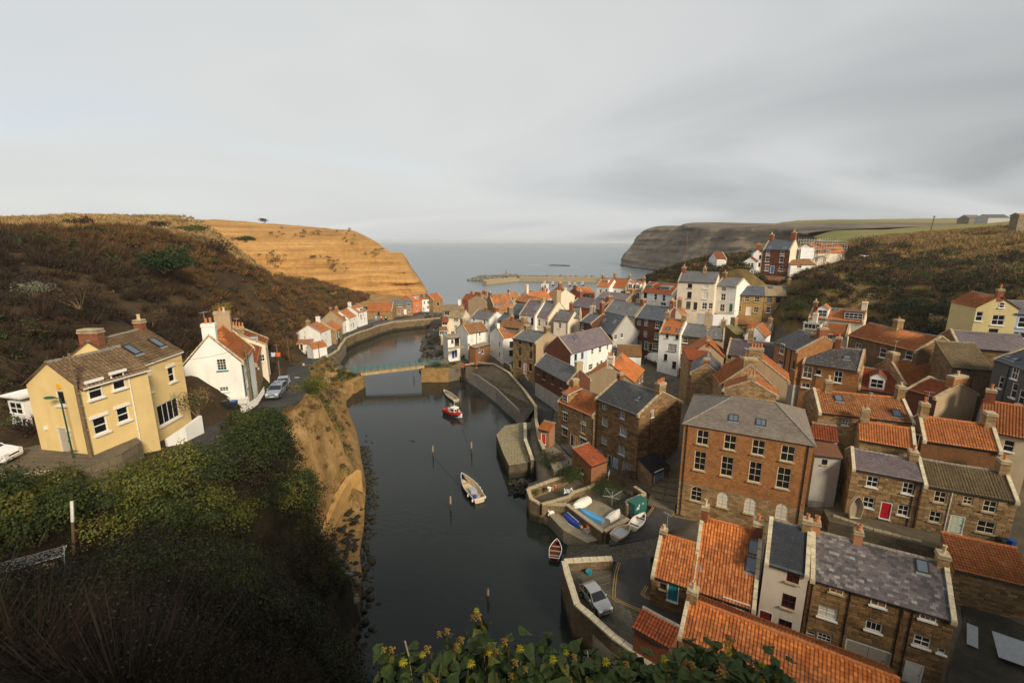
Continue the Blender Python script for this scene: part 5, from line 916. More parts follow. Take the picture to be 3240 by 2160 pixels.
('slate_roof_house','cream house under a broad grey slate roof with two skylights',25.24,124.82,9.51,-.84,10.23,8.5,8.5,11.28,'cream','slategrey','AB',0,.2,126,{},[(0,8.55,7.09,.9,1.4,'2x2')],[],[],[(2.62,2.36,.8,1),(7.09,2.28,.8,1)],[],[(.98,'brick',1.8,.9,1.4,0)]),
('brick_shop_house','dark brick house with green sash windows and a white shop front',32.0,116.61,8.7,-.8245,8.24,8.5,9.2,12.12,'brickdark','slateblue','AB',0,.2,118,{},[(0,1.19,8.03,.95,1.5,'2x4g'),(0,3.21,8.07,.95,1.5,'2x4g'),(0,6.38,8.02,1.1,1.6,'2x2'),(0,1.06,5.24,.95,1.5,'2x4g'),(0,3.19,5.24,.95,1.5,'2x4g'),(0,6.36,5.19,1.1,1.7,'2x2'),(0,1.41,2.44,1.8,1.5,'4x2'),(0,6.04,2.64,1.3,1.5,'3x2')],[(0,3.61,2.38,.9,2,'green'),(0,4.95,2.18,1,2.1,'dark')],[],[(2.08,3.51,1.4,.9),(5.89,3.51,1,.9)],[],[(.98,'brick',1.6,.9,1.8,3)]),
('grey_house','grey rendered house with dark slate roof and four white windows',21.28,118.9,7.0,-1.1109,8.73,8.0,7.34,11.78,'brickdark','slateblue','AB',0,.2,121,{'w1':'grey'},[(1,.79,6.81,.9,1.35,'2x1'),(1,2.73,7.05,.9,1.35,'2x1'),(1,.75,4.02,.9,1.35,'2x1'),(1,2.61,4.25,.9,1.35,'2x1')],[(1,.55,.81,.9,2,'grey')],[],[(2.06,3.49,.8,1),(6.09,3.79,.8,1)],[],[]),
('dark_brick_house','narrow dark brick house with slate roof and tall round chimney',18.23,120.33,7.0,-.9788,4.45,8.0,9.2,11.26,'brickdark','slateblue','AB',0,.2,122,{},[(0,.98,7.88,1.0,1.6,'2x2')],[],[],[],[],[(.95,'brick',1,.9,3.2,1),(0,'cream',1.3,.8,1.8,1)]),
('cream_house','cream house with mottled slate roof and a brick chimney at its front corner',11.55,124.36,6.5,-.5621,4.41,8.0,9.37,11.75,'cream','slatelichen','',0,.2,126,{},[(0,1.89,8.01,.9,1.6,'2x2')],[],[(0,4.08,'k')],[],[],[(.75,'brick',.9,.8,2.2,1)]),
('cream_house','',15.74,125.5,7.9,-.2178,3.19,7.0,8.5,10.5,'cream','slatelichen','B',0,.2,127,{'into':1},[(0,.72,4.16,1.2,1.0,'1x1')],[],[],[],[],[]),
('cream_purple_roof_house','cream house with purple slate roof,one big skylight and a cream gable',6.72,129.52,7.59,-.7562,4.76,9.5,8.5,12.68,'cream','slatepurple','AB',0,.2,131,{},[(0,1.42,6.79,.8,2,'1x2'),(0,3.94,6.86,.7,1.2,'1x2')],[],[],[(2.31,3.22,1.9,1.6)],[],[(1.0,'tan',2.0,1.1,3,1)]),
('white_house','white house with dark window surrounds and purple slate roof',2.18,131.62,7.8,-.6595,5.54,9.5,8.5,12.24,'white','slatepurple','AB',0,.2,133,{},[(0,1.91,7.43,.9,2,'1x2k'),(0,4.58,6.93,.9,2,'1x2k')],[],[],[(4.28,3.28,1,1.9)],[],[(.98,'tan',1.4,.9,1,0)]),
('brick_cottage','brick cottage with blue slate roof beside the tall white house',-1.44,140.56,6.0,-.7325,5.23,8.0,9.07,11.84,'brick','slateblue','A',0,.2,142,{},[(0,1.46,8.34,.9,1.6,'2x1'),(0,3.92,8.16,1.2,1.2,'2x1')],[],[],[],[],[]),
('slate_lean_to','small steep slate roof tucked under the brick cottage',-4.43,135.22,6.0,-.8439,3.05,6.0,8.07,9.92,'stone','slateblue','',0,.2,137,{},[],[],[],[],[],[(.9,'stonegrey',1.6,1,2,0)]),
('brown_roof_cottage','low cottage with a rusty brown roof in the middle of the town',-3.91,125.98,6.0,-.5522,6.99,7.0,7.91,9.32,'stonegrey','brownold','',0,.2,128,{},[],[],[],[],[],[(.35,'brick',.9,.7,1.2,1),(.95,'stone',2,1,1.2,0)]),
('white_gable_house','white gabled house with bright orange roof and two skylights',-2.51,120.51,5.0,.4883,8.0,8.04,6.51,8.82,'white','pan','AB',0,.2,130,{},[(3,1.23,4.01,.5,1.3,'1x2'),(3,6.07,4.36,.7,1.4,'1x2'),(3,5.95,1.5,.7,1.4,'1x2'),(3,.96,1.03,.6,1.3,'1x2'),(3,6.02,6.47,.3,.8,'1x1'),(0,2.68,4.55,1.2,1.7,'3x2k'),(0,2.59,2.09,1.2,1.7,'3x2k')],[],[],[(1.99,2.68,.9,1.1),(4.96,2.79,.9,1.1)],[],[(.04,'white',1.2,.8,1,1),(.97,'stone',1.6,.9,1.6,0)]),
('stone_house','three storey golden sandstone house with pink door and outside steps',.24,108.65,4.5,-.8091,7.71,8.56,9.6,11.29,'stone','slategrey','AB',0,.2,111,{'w1':'tan'},[(0,2.46,8.93,.75,1.1,'2x2k'),(0,6.02,8.85,.75,1.1,'2x2k'),(0,2.39,6.53,.95,1.9,'2x2k'),(0,6.03,6.43,.95,1.9,'2x2k'),(0,2.34,3.49,.95,1.9,'2x2k'),(0,5.99,3.39,.95,1.9,'2x2k')],[(0,4.25,2.81,.9,2.6,'pink')],[(0,7.61,'k')],[],[],[(.98,'stone',1.4,.9,1.6,0),(.02,'stone',1.3,.9,1,0)]),
('blue_cottage','pale blue cottage end with bare brick gable',13.15,99.11,6.6,.783,6.23,7.64,5.9,9.12,'paleblue','slatepurple','A',0,.2,102,{'w3':'brickdark'},[(0,1.89,4.76,.95,1.45,'2x2k'),(0,4.41,4.78,.95,1.45,'2x2k')],[(0,5.06,1.52,.9,2,'white')],[],[(4.79,3.68,.7,1)],[],[]),
('white_row_cottage','white row of cottages under the long purple slate roof',17.61,103.5,6.8,.772,10.24,7.45,5.7,8.99,'white','slatepurple','B',0,.2,106,{},[(0,2.05,4.85,.95,1.4,'2x2'),(0,5.15,4.83,1.1,1.5,'2x2'),(0,8.32,4.82,.8,1.2,'1x2'),(0,1.57,1.14,1.6,1.4,'3x2'),(0,8.14,1.25,1.1,1.2,'3x2')],[(0,4.34,.74,.9,2,'green'),(0,5.93,.99,.9,2,'green')],[],[],[],[]),
('low_brick_house','low brick house with slate roof on a pale concrete plinth beside the path',5.03,94.66,4.3,-1.1545,13.89,4.77,6.82,9.04,'brickdark','slategrey','AB',0,.2,98,{'plinth':3.0},[(0,1.46,5.66,.8,1.1,'1x2k'),(0,4.08,5.5,1.1,1.5,'2x2k'),(0,7.84,5.52,.9,1.4,'1x2k'),(0,11.53,5.65,1.3,1.3,'2x2k')],[],[],[],[],[(.99,'tan',1.4,.8,1.4,0)]),
('white_tall_house','tall narrow white house with an orange roof and green sash windows',34.43,104.3,7.0,-.6218,4.76,8.0,9.36,12.08,'white','pan','AB',0,.2,106,{},[(0,1.84,8.76,.65,1.1,'2x3k'),(0,4.16,8.79,.65,1.1,'2x3k'),(0,3.19,6.14,2.0,1.7,'6x4g'),(0,1.84,3.63,.8,1.6,'1x2k'),(0,3.93,2.06,.9,1.7,'1x2k')],[],[],[(1.62,1.45,.9,.9),(4.06,1.22,.9,.9)],[],[(.03,'stone',1.4,.9,1.6,3),(.98,'stone',1.6,.9,1.2,0)]),
('brown_stone_house','dark stone house with slate roof and white windows next to the tall white house',38.97,102.89,7.0,-.659,4.35,8.0,9.01,11.19,'stonedark','slategrey','',0,.2,105,{},[(0,1.03,7.95,1.2,1.3,'1x2'),(0,.99,5.71,1.2,1.8,'2x2'),(0,.9,2.23,1.2,1.7,'2x3')],[],[],[],[],[]),
('tan_slate_house','slate roofed house with massive tan rendered chimney and gable',42.78,100.8,7.0,-.4274,4.76,8.0,8.82,10.95,'tan','slatelichen','B',0,.2,103,{},[],[],[],[],[],[(.22,'tan',2.0,1.4,3.0,4),(.97,'stone',1.2,.9,1.6,1)]),
('olive_roof_cottage','cottage with moss green tiled roof and banded white quoins',53.19,105.85,8.0,.3176,2.89,7.0,7.49,9.08,'stonedark','mosstile','',0,.2,108,{},[(0,.57,6.2,.9,1.4,'2x2')],[],[],[],[],[(.97,'stone',1.4,.9,1.8,0)]),
('long_barn','long low barn with a weathered brown pantile roof',52.49,116.3,10.0,-.3263,7.84,7.0,6.49,8.51,'stone','brownold','',0,.2,118,{},[],[],[],[],[],[]),
('yellow_gable_hut','small warm cream gables with orange roof below the cream terrace',43.03,113.0,10.0,1.0049,5.0,3.16,8.5,10.25,'cream','pan','A',0,.2,116,{},[],[],[],[],[],[(.4,'stone',1,.8,2.4,3)]),
('cream_terrace_house','tall cream three storey terrace house on the slope',44.11,121.62,18.6,-.5572,9.21,8.0,8.17,10.48,'cream','slategrey','A',0,.2,121,{},[(0,3.13,7.1,1.1,1.1,'2x2k'),(0,3.19,4.7,1.1,1.7,'2x2k'),(0,3.12,2.07,1.1,1.8,'2x2k'),(0,7.04,7.1,1.2,1.1,'2x2b'),(0,7.11,4.8,1.2,1.8,'2x2b'),(0,7.13,2.08,1.2,1.7,'2x2'),(0,8.59,2.2,1,1.5,'2x2')],[(0,4.89,1.91,1,2.1,'dark')],[],[],[],[(.03,'brick',1.5,.9,1.2,2),(.63,'stone',1,.8,1.2,1)]),
('white_terrace_house','tall white three storey terrace house on the slope beside the cream one',53.44,119.88,18.6,-.8496,5.44,8.0,7.22,9.04,'white','slategrey','AB',0,.2,119,{},[(0,2.25,6.46,1.2,1.0,'2x2'),(0,2.31,4.37,1.2,1.8,'2x2'),(0,2.31,1.56,1.2,1.9,'2x2')],[(0,4.5,1.85,.9,2.1,'green')],[],[],[],[(.03,'brick',1,.8,1.4,1)]),
('golden_cottage','golden stone cottage with cream framed windows and blue slate roof',58.48,117.86,18.0,-.4023,6.15,7.0,5.62,7.6,'stoneyellow','slateblue','',0,.2,118,{},[(0,.67,4.59,1.1,1.4,'2x2y'),(0,2.29,4.61,1,1.4,'2x2y'),(0,4.56,4.59,1.1,1.4,'2x2y'),(0,.67,2.01,1.1,1.4,'2x2y'),(0,4.63,1.95,1.1,1.4,'2x2y')],[(0,2.9,1.52,1.1,2.1,'cream')],[],[(1.59,3.28,1,.9),(4.15,3.45,1,.9)],[],[]),
('brown_tile_cottage','stone cottage with brown roof and bare dark windows at the terrace end',65.03,116.81,18.0,-.1316,7.22,7.0,5.47,7.59,'stone','tantile','',0,.2,117,{},[(0,1.2,4.52,1.2,1.5,'1x1k'),(0,3.36,4.41,1.2,1.5,'1x1k'),(0,5.3,4.39,1.2,1.5,'1x1k'),(0,1.19,1.87,1.1,1.5,'1x2'),(0,5.28,1.39,1.2,1.8,'2x2k')],[(0,3.45,1.49,1.1,2.2,'dark')],[],[(2.26,3.48,1,.9),(5.86,3.33,1,.9)],[],[(.95,'stone',.8,.7,2.0,1)]),
('red_roof_hut','small red pantiled hut on the hillside above the golden cottages',71.27,131.56,22.0,-1.0496,5.45,5.0,3.41,5.29,'stonegrey','panold','',0,.2,131,{},[],[],[],[],[],[]),
('hilltop_brick_house','dark red brick house with slate roof standing on the hill top',78.15,144.35,27.6,-.7687,7.42,9.5,7.05,10.02,'brickdark','slateblue','AB',0,.2,142,{'w1':'cream'},[(0,1.41,6.17,1,1,'1x2'),(0,5.4,6.24,1,1,'1x2'),(0,1.44,4.24,1.1,1.8,'1x2L'),(0,5.4,4.18,1.1,1.8,'1x2L'),(0,1.62,1.45,1.1,1.8,'1x2L'),(0,5.51,1.44,1.1,1.6,'1x2')],[(0,3.14,1.08,1,2.2,'blue')],[],[(1.59,1.16,.7,.9),(5.58,1.04,.7,.9)],[],[(.06,'brick',1.6,1.2,1.6,2),(.97,'brick',1.8,1.2,2.2,4)]),
('hilltop_brick_house','',83.67,138.27,27.6,-.0074,7.45,3.5,2.62,4.02,'white','brownold','',0,.2,137,{'into':1,'mono':1},[(0,2.6,2.04,1.4,.8,'3x1')],[],[],[],[],[]),
('scaffolded_house','white and cream house wrapped in scaffolding on the hill top',93.53,143.86,27.8,1.0679,8.0,4.38,7.19,8.57,'white','pan','',0,.2,143,{},[(3,2.27,4.55,1,1.2,'1x1k')],[],[],[],[],[]),
('scaffolded_house','',96.28,147.72,27.8,-.1218,9.17,8.0,5.77,8.47,'cream','pan','',0,.2,145,{'into':1},[(0,.7,5.98,.9,1.4,'2x2'),(0,3.41,3.63,1,1.4,'2x2'),(0,1.04,3.45,.9,1.3,'2x2'),(0,4.18,6.16,1,1.2,'2x2')],[],[],[],[],[(.3,'brick',2,1,1.2,3)]),
('white_hill_cottage','white gabled cottage with brownish red roof left of the hilltop house',74.85,147.94,26.5,-2.1183,7.0,3.7,4.6,5.98,'white','panred','',0,.2,140,{},[(1,1.56,3.54,.7,1.2,'1x2y'),(1,2.43,3.57,.7,1.2,'1x2y')],[(1,.94,3.2,.8,2,'cream')],[],[],[],[]),
('white_hill_cottage','furthest small white cottage with a red roof on the hill top',72.12,162.55,27.5,-.0196,3.29,7.0,3.69,5.71,'white','panred','B',0,.2,160,{},[],[],[],[],[],[]),
('white_tall_gable','slim white house with brick chimney between the hill cottage and dark brick house',78.67,152.04,27.4,-1.9868,7.0,2.57,6.15,7.33,'white','slateblue','',0,.2,143,{},[(1,2.01,4.95,.6,1.2,'1x2k'),(1,2.04,2.63,.6,1.2,'1x2k')],[],[],[],[],[(.95,'brick',1.4,1,1.6,1)]),
('white_gable_cottage','cream white cottage gable with one dark window amid the chimneys',55.21,97.48,9.0,.8823,7.0,3.88,7.59,9.54,'white','pan','A',0,.2,102,{},[(3,1.84,6.73,1,1.4,'2x2')],[],[],[],[],[]),
('cream_gable_cottage','small cream gable with orange roof behind the white cottage gable',66.4,113.24,10.0,2.3445,5.0,4.62,5.79,7.17,'cream','pan','A',0,.2,112,{},[(3,2.16,5.7,.8,1.1,'1x1')],[],[],[],[],[(.1,'stone',1.1,.8,1.2,1)]),
('purple_slate_house','house under a long purple and black slate roof behind the stone chimneys',41.93,86.42,7.1,-.5478,8.05,8.0,8.5,10.81,'tan','slatepurple','A',0,.2,89,{},[(0,.59,8.01,.6,.9,'1x1k')],[],[],[],[],[(.45,'stone',1.2,.9,2.2,1)]),
('orange_gable_house','stone gable with bright orange pantile verges',40.93,85.19,6.0,1.2075,8.0,6.18,9.31,11.83,'tan','pan','',0,.2,90,{},[],[],[],[],[],[(.02,'brick',.7,.5,.5,1)]),
('orange_gable_house','',33.4,83.27,6.0,-.1031,4.65,5.0,9.2,10.6,'stone','panred','',0,.2,86,{'into':1,'mono':1},[],[],[],[],[],[]),
('stone_gable_house','tall house end with a bulging stone gable and grey slate roof',33.68,81.23,7.14,-1.9981,9.0,4.3,8.5,10.08,'white','slategrey','B',0,.2,76,{'w1':'stone'},[],[],[],[],[],[(.97,'brick',1.0,.7,1,0)]),
('orange_roof_house','orange roofed house with tan gable and a thick row of chimney pots',41.59,65.66,7.83,1.063,6.0,9.35,8.5,11.9,'cream','pan','A',0,.2,73,{'w3':'tan'},[],[],[],[],[],[(.04,'stone',2.0,1,1.2,4)]),
('orange_roof_house','',37.82,62.64,7.9,1.3657,5.5,7.05,8.5,11.63,'stone','pan','A',0,.2,67,{'into':1},[],[],[],[],[],[(.06,'stone',1.8,.9,1,0)]),
('golden_gable_house','low golden stone gable in front of the orange roofed house',34.67,56.74,8.68,1.0853,4.0,6.21,8.5,10.06,'stone','pan','A',0,.2,62,{},[],[],[],[],[],[(.1,'stone',.9,.7,.7,2)]),
('brick_terrace_house','brick terrace with mottled slate roof and tall white sash windows',48.56,73.5,8.86,-.7344,7.68,8.0,8.5,11.03,'brickorange','slatelichen','AB',0,.2,76,{},[(0,.86,6.94,1.3,2,'2x2'),(0,2.36,7.23,.8,.9,'1x1'),(0,5.05,7.0,1.1,1.9,'2x2'),(0,.86,4.67,1.2,.8,'2x1')],[],[(0,2.04,'k')],[(5.64,2.5,.9,.8)],[],[(.04,'brick',1.4,.9,1.8,1),(.52,'brick',1,.8,1.6,1)]),
('brick_terrace_house','brick house with a white first floor window and slate roof,left end of its terrace',48.0,81.06,10.65,-1.5886,7.03,8.0,8.5,10.81,'brickorange','slategrey','B',0,.2,83,{'plinth':2.6},[(0,2.5,7.85,1.3,1.8,'2x2'),(0,2.48,5.33,1.3,.9,'2x1'),(0,6.45,5.97,.8,1.4,'1x2k')],[],[(0,3.73,'k'),(0,5.27,'k')],[],[],[(.9,'brick',1.4,.9,1.5,1)]),
('orange_dormer_house','long house with orange roof,gabled white dormer and brown box dormer',65.18,98.82,12.3,-.7243,9.64,7.5,8.5,10.43,'cream','pan','AB',0,.2,100,{},[(0,2.56,7.3,1,.9,'1x2')],[],[],[(4.29,3.59,.8,.8)],[(2.38,1.46,2,2.0,'gabled'),(7.81,1.55,3.4,1.7,'boxbrown')],[(.02,'brick',.9,.8,1.2,1),(.98,'cream',1.4,.9,1.8,1)]),
('grey_tile_cottage','cottage with grey tiled roof and a wide white dormer window',57.5,88.19,10.48,-.7965,3.19,7.0,8.5,10.35,'paleblue','mosstile','',0,.2,90,{},[],[],[],[],[(.97,2.66,3,1.4,'white')],[(.3,'cream',.9,.8,2.2,1)]),
('cream_pantile_house','cream house with small white windows under an orange pantile roof',60.42,87.26,10.91,-.7193,4.14,7.0,8.5,10.29,'cream2','pan','AB',0,.2,89,{},[(0,1.47,8.21,.9,1,'2x2'),(0,3.22,8.04,.8,1,'2x2'),(0,1.51,6.67,.9,1.2,'2x2')],[],[],[],[],[]),
('stone_long_house','stone house with a long orange roof and stone end gable',61.49,81.33,11.88,-1.4558,12.78,7.5,8.5,10.67,'stonedark','pan','B',0,.2,83,{},[(0,7.08,6.93,1.2,1.6,'1x2'),(0,2.28,6.63,1.3,1.7,'2x2'),(0,11.51,7.58,1.2,1.4,'1x2')],[],[],[],[],[(.42,'stone',1.2,.9,1.5,1)]),
('yellow_green_house','dull yellow gabled house against the right hillside',82.53,73.51,17.87,1.2092,8.0,5.33,8.5,10.39,'khaki','pan','',0,.2,76,{},[(3,.57,6.99,.9,1.6,'1x2'),(3,3.07,6.5,1.6,1.7,'2x2'),(3,3.09,8.98,.7,.9,'1x2'),(3,2.79,4.52,1.2,1.0,'1x2k')],[],[],[],[],[(.03,'brick',.8,.7,1.1,1)]),
('blue_house','light blue house at the right edge beside the dull yellow gable',82.31,73.65,17.08,-.4183,1.97,6.0,8.5,10.23,'blue','slateblue','',0,.2,74,{},[(0,1.15,7.09,1.2,1.7,'1x2'),(0,1.05,4.99,1.6,1,'2x1')],[],[],[],[],[]),
('stone_barn','big stone barn with purple slate above a brown tiled lower roof',69.6,69.18,12.49,-.4689,8.26,9.0,8.5,10.4,'stonedark','slatepurple','A',0,.2,71,{},[],[],[],[],[],[]),
('stone_barn','',61.94,61.75,11.31,-.3452,4.44,5.6,8.5,11.1,'stonedark','browntile2','',0,.2,64,{'into':1,'mono':1},[],[],[(0,1.79,'k'),(0,2.4,'k')],[],[],[]),
('dark_grey_house','dark grey pebbledash house at the right edge with slate roof',63.69,58.12,13.42,-1.8622,6.23,7.0,8.5,10.52,'greydark','slateblue','A',0,.2,60,{},[(0,3.93,7.68,1,1.6,'2x2'),(0,1.9,5.84,.7,1.6,'1x2'),(0,4.3,5.52,.9,1.9,'1x2'),(0,5.66,5.1,.9,1.8,'1x2')],[],[(0,2.81,'k')],[(.94,.97,1.2,.6),(1.9,.94,1.2,.6)],[],[]),
('dormer_pantile_house','house with a dark red pantile roof and one gabled white dormer',54.77,68.77,7.0,-.6741,4.93,7.5,7.47,10.04,'stone','panred','AB',0,.2,72,{},[],[],[],[],[(2.19,1.05,1.9,1.9,'gabled')],[]),
('orange_pantile_house','plain orange pantile roof with stone coping,below the long stone house',59.38,66.03,7.5,-.0724,6.47,7.5,8.47,11.24,'stone','pan','AB',0,.2,69,{},[],[],[],[],[],[(.02,'stone',1.3,1,1.2,0)]),
('bent_roof_house','house with tan rendered gable and rust red pantiles beside a broad brick chimney',54.68,60.14,8.62,-1.348,3.78,7.0,8.5,9.89,'brickdark','panred','AB',0,.2,63,{'w1':'tan'},[],[],[],[],[],[(.97,'brickorange',2.4,.9,1.2,1)]),
('long_pantile_house','long stone house with a big weathered orange pantile roof and two skylights',39.72,55.69,6.5,-.361,10.05,8.0,8.97,10.8,'stone','panold','AB',0,.2,59,{},[(0,3.06,7.96,.7,.7,'2x2')],[],[],[(2.72,3.0,.85,1.1),(8.55,1.23,.85,1.2)],[],[(.17,'stone',.9,.8,1.4,1),(.97,'stone',1,.8,1.5,1)]),
('low_pantile_house','small orange pantile roof squeezed behind the red door cottage',42.07,51.21,6.2,-.5233,5.22,4.5,7.52,9.1,'stone','pan','B',0,.2,55,{},[],[],[],[],[],[(.0,'stone',.9,.8,1.6,1),(.0,'brick',.8,.8,.6,0)]),
('brick_pantile_house','brown brick house with a steep orange pantile roof behind the pale door cottage',47.82,49.33,6.2,-.4513,6.77,5.5,8.32,10.32,'brickbrown','pan','AB',0,.2,53,{},[],[],[],[],[],[(.0,'stone',1,.8,1.6,1),(.99,'stone',1.1,.9,1.4,0)]),
('cream_pantile_house','cream house at the right edge with a coarse orange pantile roof',56.78,51.46,6.2,-.738,4.22,8.0,8.66,11.35,'cream2','pan','',0,.2,55,{'w3':'grey'},[(0,2.46,7.29,.9,1.4,'1x2')],[],[],[],[],[(.03,'brick',1,.9,1.4,1)]),
('dark_red_store','small dark red pantile roof between the brick hall and the long pantile house',37.82,53.11,6.0,-.4339,2.44,4.0,7.04,8.29,'white','panred','',0,.2,57,{},[],[],[],[],[],[]),
('rusty_shed','white shed with a low rusty roof beside the brick hall',36.63,50.81,6.0,-.2703,2.78,4.0,5.9,7.2,'grey','rust','',0,.2,55,{'mono':1},[(0,1.11,5.06,.6,.7,'1x1k')],[],[],[],[],[]),  # white wall with its shade put into the colour by the grey render
('red_door_cottage','stone cottage with a bright red door and purple slate roof',39.34,48.3,6.0,-.4973,6.19,5.2,5.49,6.85,'stone','slatepurple','A',0,.2,53,{},[(0,2.03,4.28,1.05,1.3,'2x2'),(0,5.18,4.33,.95,1.3,'2x2'),(0,2.02,1.65,1.05,1.3,'2x2'),(0,5.16,1.61,.95,1.25,'2x2')],[(0,3.68,1.13,.95,2.0,'red')],[(0,5.7,'k')],[],[],[(.98,'stone',1.1,.8,.9,1)]),
('pale_door_cottage','stone cottage with a pale green door and brown tiled roof',44.79,45.05,6.0,-.448,7.51,6.0,5.24,6.97,'stone','browntile2','AB',0,.2,50,{},[(0,1.54,4.13,1.0,1.3,'2x2y'),(0,3.76,4.32,.75,.9,'2x2y'),(0,5.53,4.09,1.05,1.3,'2x2y'),(0,1.49,1.74,1.0,1.3,'2x2y'),(0,5.61,1.7,1.4,1.35,'2x2y')],[(0,3.33,1.32,1.15,2.05,'palegreen')],[(0,2.42,'w')],[],[],[(.97,'stone',1.1,.8,1.3,1)]),
('four_storey_stone_house','four storey brown sandstone house with slate roof and light blue door',13.12,67.67,3.3,-.9755,8.66,9.61,9.81,12.19,'stonebig','slategrey','AB',0,.2,71,{},[(0,1.83,9.05,.8,1.15,'2x4G'),(0,5.59,8.88,.75,1.15,'2x4u'),(0,2.14,6.52,1.15,1.2,'4x4G'),(0,5.87,6.41,1.2,1.3,'4x4u'),(0,2.18,3.47,1.1,1.2,'4x4G'),(0,5.78,3.32,1.15,1.3,'4x4u'),(0,1.33,1.05,1.2,1.4,'4x4G'),(0,6.88,.87,1.5,1.7,'5x4u'),(1,2.71,9.48,.7,1.1,'2x4')],[(0,4.68,.59,.9,2.0,'lightblue'),(0,3.46,.57,.75,2.0,'darkgreen')],[(0,.51,'k'),(1,2.39,'k')],[(6.33,2.91,.55,.7)],[],[(.97,'stone',1.5,.9,1.4,4),(.05,'brick',.9,.7,1.0,1)]),
('dormer_cottage','stone cottage with orange roof,red sills and a yellow door',7.98,74.31,3.7,-.9705,8.55,6.5,6.56,8.81,'stone','pan','AB',0,.2,78,{},[(0,1.87,4.28,1.1,1.5,'2x2RL'),(0,1.8,1.54,1.4,1.5,'3x1RL'),(0,6.34,5.62,.95,1.4,'2x3YL'),(0,6.32,3.66,1.0,1.5,'2x3YL'),(0,6.35,1.27,1.5,1.6,'3x2YL')],[(0,3.72,.78,.8,2.0,'maroon'),(0,4.82,.85,.75,2.0,'yellow')],[(0,8.42,'k')],[],[(1.58,.33,1.5,1.6,'catslide')],[(.02,'stone',1.3,.8,1.2,0)]),
('orange_roof_hall','hall with a big smooth orange roof and a plain tan gable',22.56,80.47,5.0,1.1132,9.51,9.22,6.69,9.62,'stone','panplain','',0,.2,88,{'w3':'tan'},[(0,5.19,5.75,.8,1.4,'1x2'),(0,8.23,5.3,.8,1.4,'1x2')],[],[],[],[],[(.0,'brick',.9,.7,1.2,0),(.0,'cream',1.3,.7,1.4,3)]),
('brown_roof_garage','pale garage with a brown tiled roof above the white van',25.55,106.75,8.0,-.1929,5.52,6.0,2.26,4.18,'white','brownold','',0,.2,110,{},[],[],[],[],[],[]),
('brick_hall','large brick hall with hipped slate roof,tall sashes and arched stone ground floor',21.01,52.13,3.3,-.4764,13.36,12.0,11.99,14.42,'brickorange','slatebrown','',1,.2,56,{'plinth':4.4,'plmat':'stone'},[(0,2.22,10.69,1.3,1.85,'2x2y'),(0,5.21,10.68,1.3,1.85,'2x2y'),(0,8.16,10.69,1.3,1.85,'2x2y'),(0,11.07,10.58,1.35,1.9,'2x2y'),(0,2.17,7.63,1.3,2.5,'2x3y'),(0,5.16,7.62,1.3,2.5,'2x3y'),(0,8.13,7.61,1.3,2.55,'2x3y'),(0,10.99,7.57,1.35,2.6,'2x3y'),(0,2.12,3.18,1.3,2.0,'2x3ya'),(0,5.12,3.18,1.3,2.0,'2x4yba'),(0,8.08,3.21,1.3,2.05,'2x4yba'),(0,11.31,3.41,1.3,2.0,'2x4yba')],[],[(0,.43,'k'),(0,12.89,'k')],[(5.3,2.34,1.0,1.1),(8.22,2.32,1.0,1.1)],[],[]),
('teal_door_house','low stone house with a big orange pantile roof and teal door by the slipway',13.2,37.32,3.3,-.5048,3.45,6.0,3.08,5.56,'stonebig','pan','A',0,.2,43,{},[(0,1.08,2.15,.5,.6,'1x1k')],[(0,2.01,1.96,.95,1.95,'teal')],[],[],[],[(.04,'brick',.7,.6,.5,1)]),
('teal_door_house','',16.43,36.09,3.3,-.4992,5.32,8.5,2.7,7.46,'stonebig','pan','AB',0,.2,42,{'into':1},[(0,3.82,2.14,2.2,1.5,'2x2'),(0,.42,2.18,.6,.7,'1x1')],[],[(0,2.17,'k')],[(4.71,4.93,.8,1.2),(4.63,3.4,.8,1.2)],[],[(.02,'brick',.8,.6,1.2,1),(.98,'brick',1.1,.8,1.0,1)]),
('narrow_white_house','narrow off-white house with blue slate roof and dark red window frames',21.9,34.43,3.1,-.5349,3.21,6.0,6.92,9.34,'offwhite','slateblue','AB',0,.2,39,{},[(0,2.16,6.18,.9,1.0,'2x2r'),(0,2.11,3.79,1.0,1.35,'2x2r'),(0,2.1,1.3,1.0,1.2,'2x2r')],[(0,.6,1.12,1.0,2.0,'maroon')],[],[],[],[(.95,'stone',.8,.7,.8,1)]),
('front_stone_house','long dark sandstone house with mottled purple slate roof at the lower right',25.06,33.09,3.0,-.4999,9.13,6.5,6.52,8.97,'stonenear','slatenear','AB',0,.2,38,{},[(0,1.84,6.13,.95,.75,'2x2y'),(0,4.59,6.12,1.0,.8,'2x1'),(0,7.6,6.16,1.0,.75,'3x2'),(0,1.53,3.71,1.3,1.05,'2x2b'),(0,4.61,3.77,1.05,.8,'3x1'),(0,7.59,3.82,1.0,.9,'2x2'),(0,.64,1.11,.6,.6,'1x2'),(0,1.6,1.1,1.0,1.0,'3x3'),(0,8.78,3.53,.45,.4,'1x1')],[(0,4.59,.91,3.0,2.0,'garage'),(0,7.49,.74,1.05,2.0,'whitedoor')],[(0,2.78,'k'),(0,6.07,'k'),(0,6.7,'k'),(0,.22,'k')],[(7.49,3.35,.75,.95)],[],[(.0,'terracotta',.55,.55,.9,0),(.36,'terracotta',.6,.6,1.0,0),(.98,'stone',.9,.7,.8,1)]),
('long_lean_to','long low lean-to with an orange pantile roof on the far right',41.86,37.42,3.4,-.4624,5.38,4.0,3.47,4.83,'stone','pan','',0,.2,43,{'mono':1},[],[],[],[],[],[]),
('front_pantile_house','nearest orange pantile roof at the bottom right beneath the camera',13.56,31.07,2.8,-.5572,13.95,5.2,3.07,4.57,'stonebig','pannear','A',0,.2,37,{},[],[],[],[],[],[(.03,'stone',.9,.8,1.0,1)]),
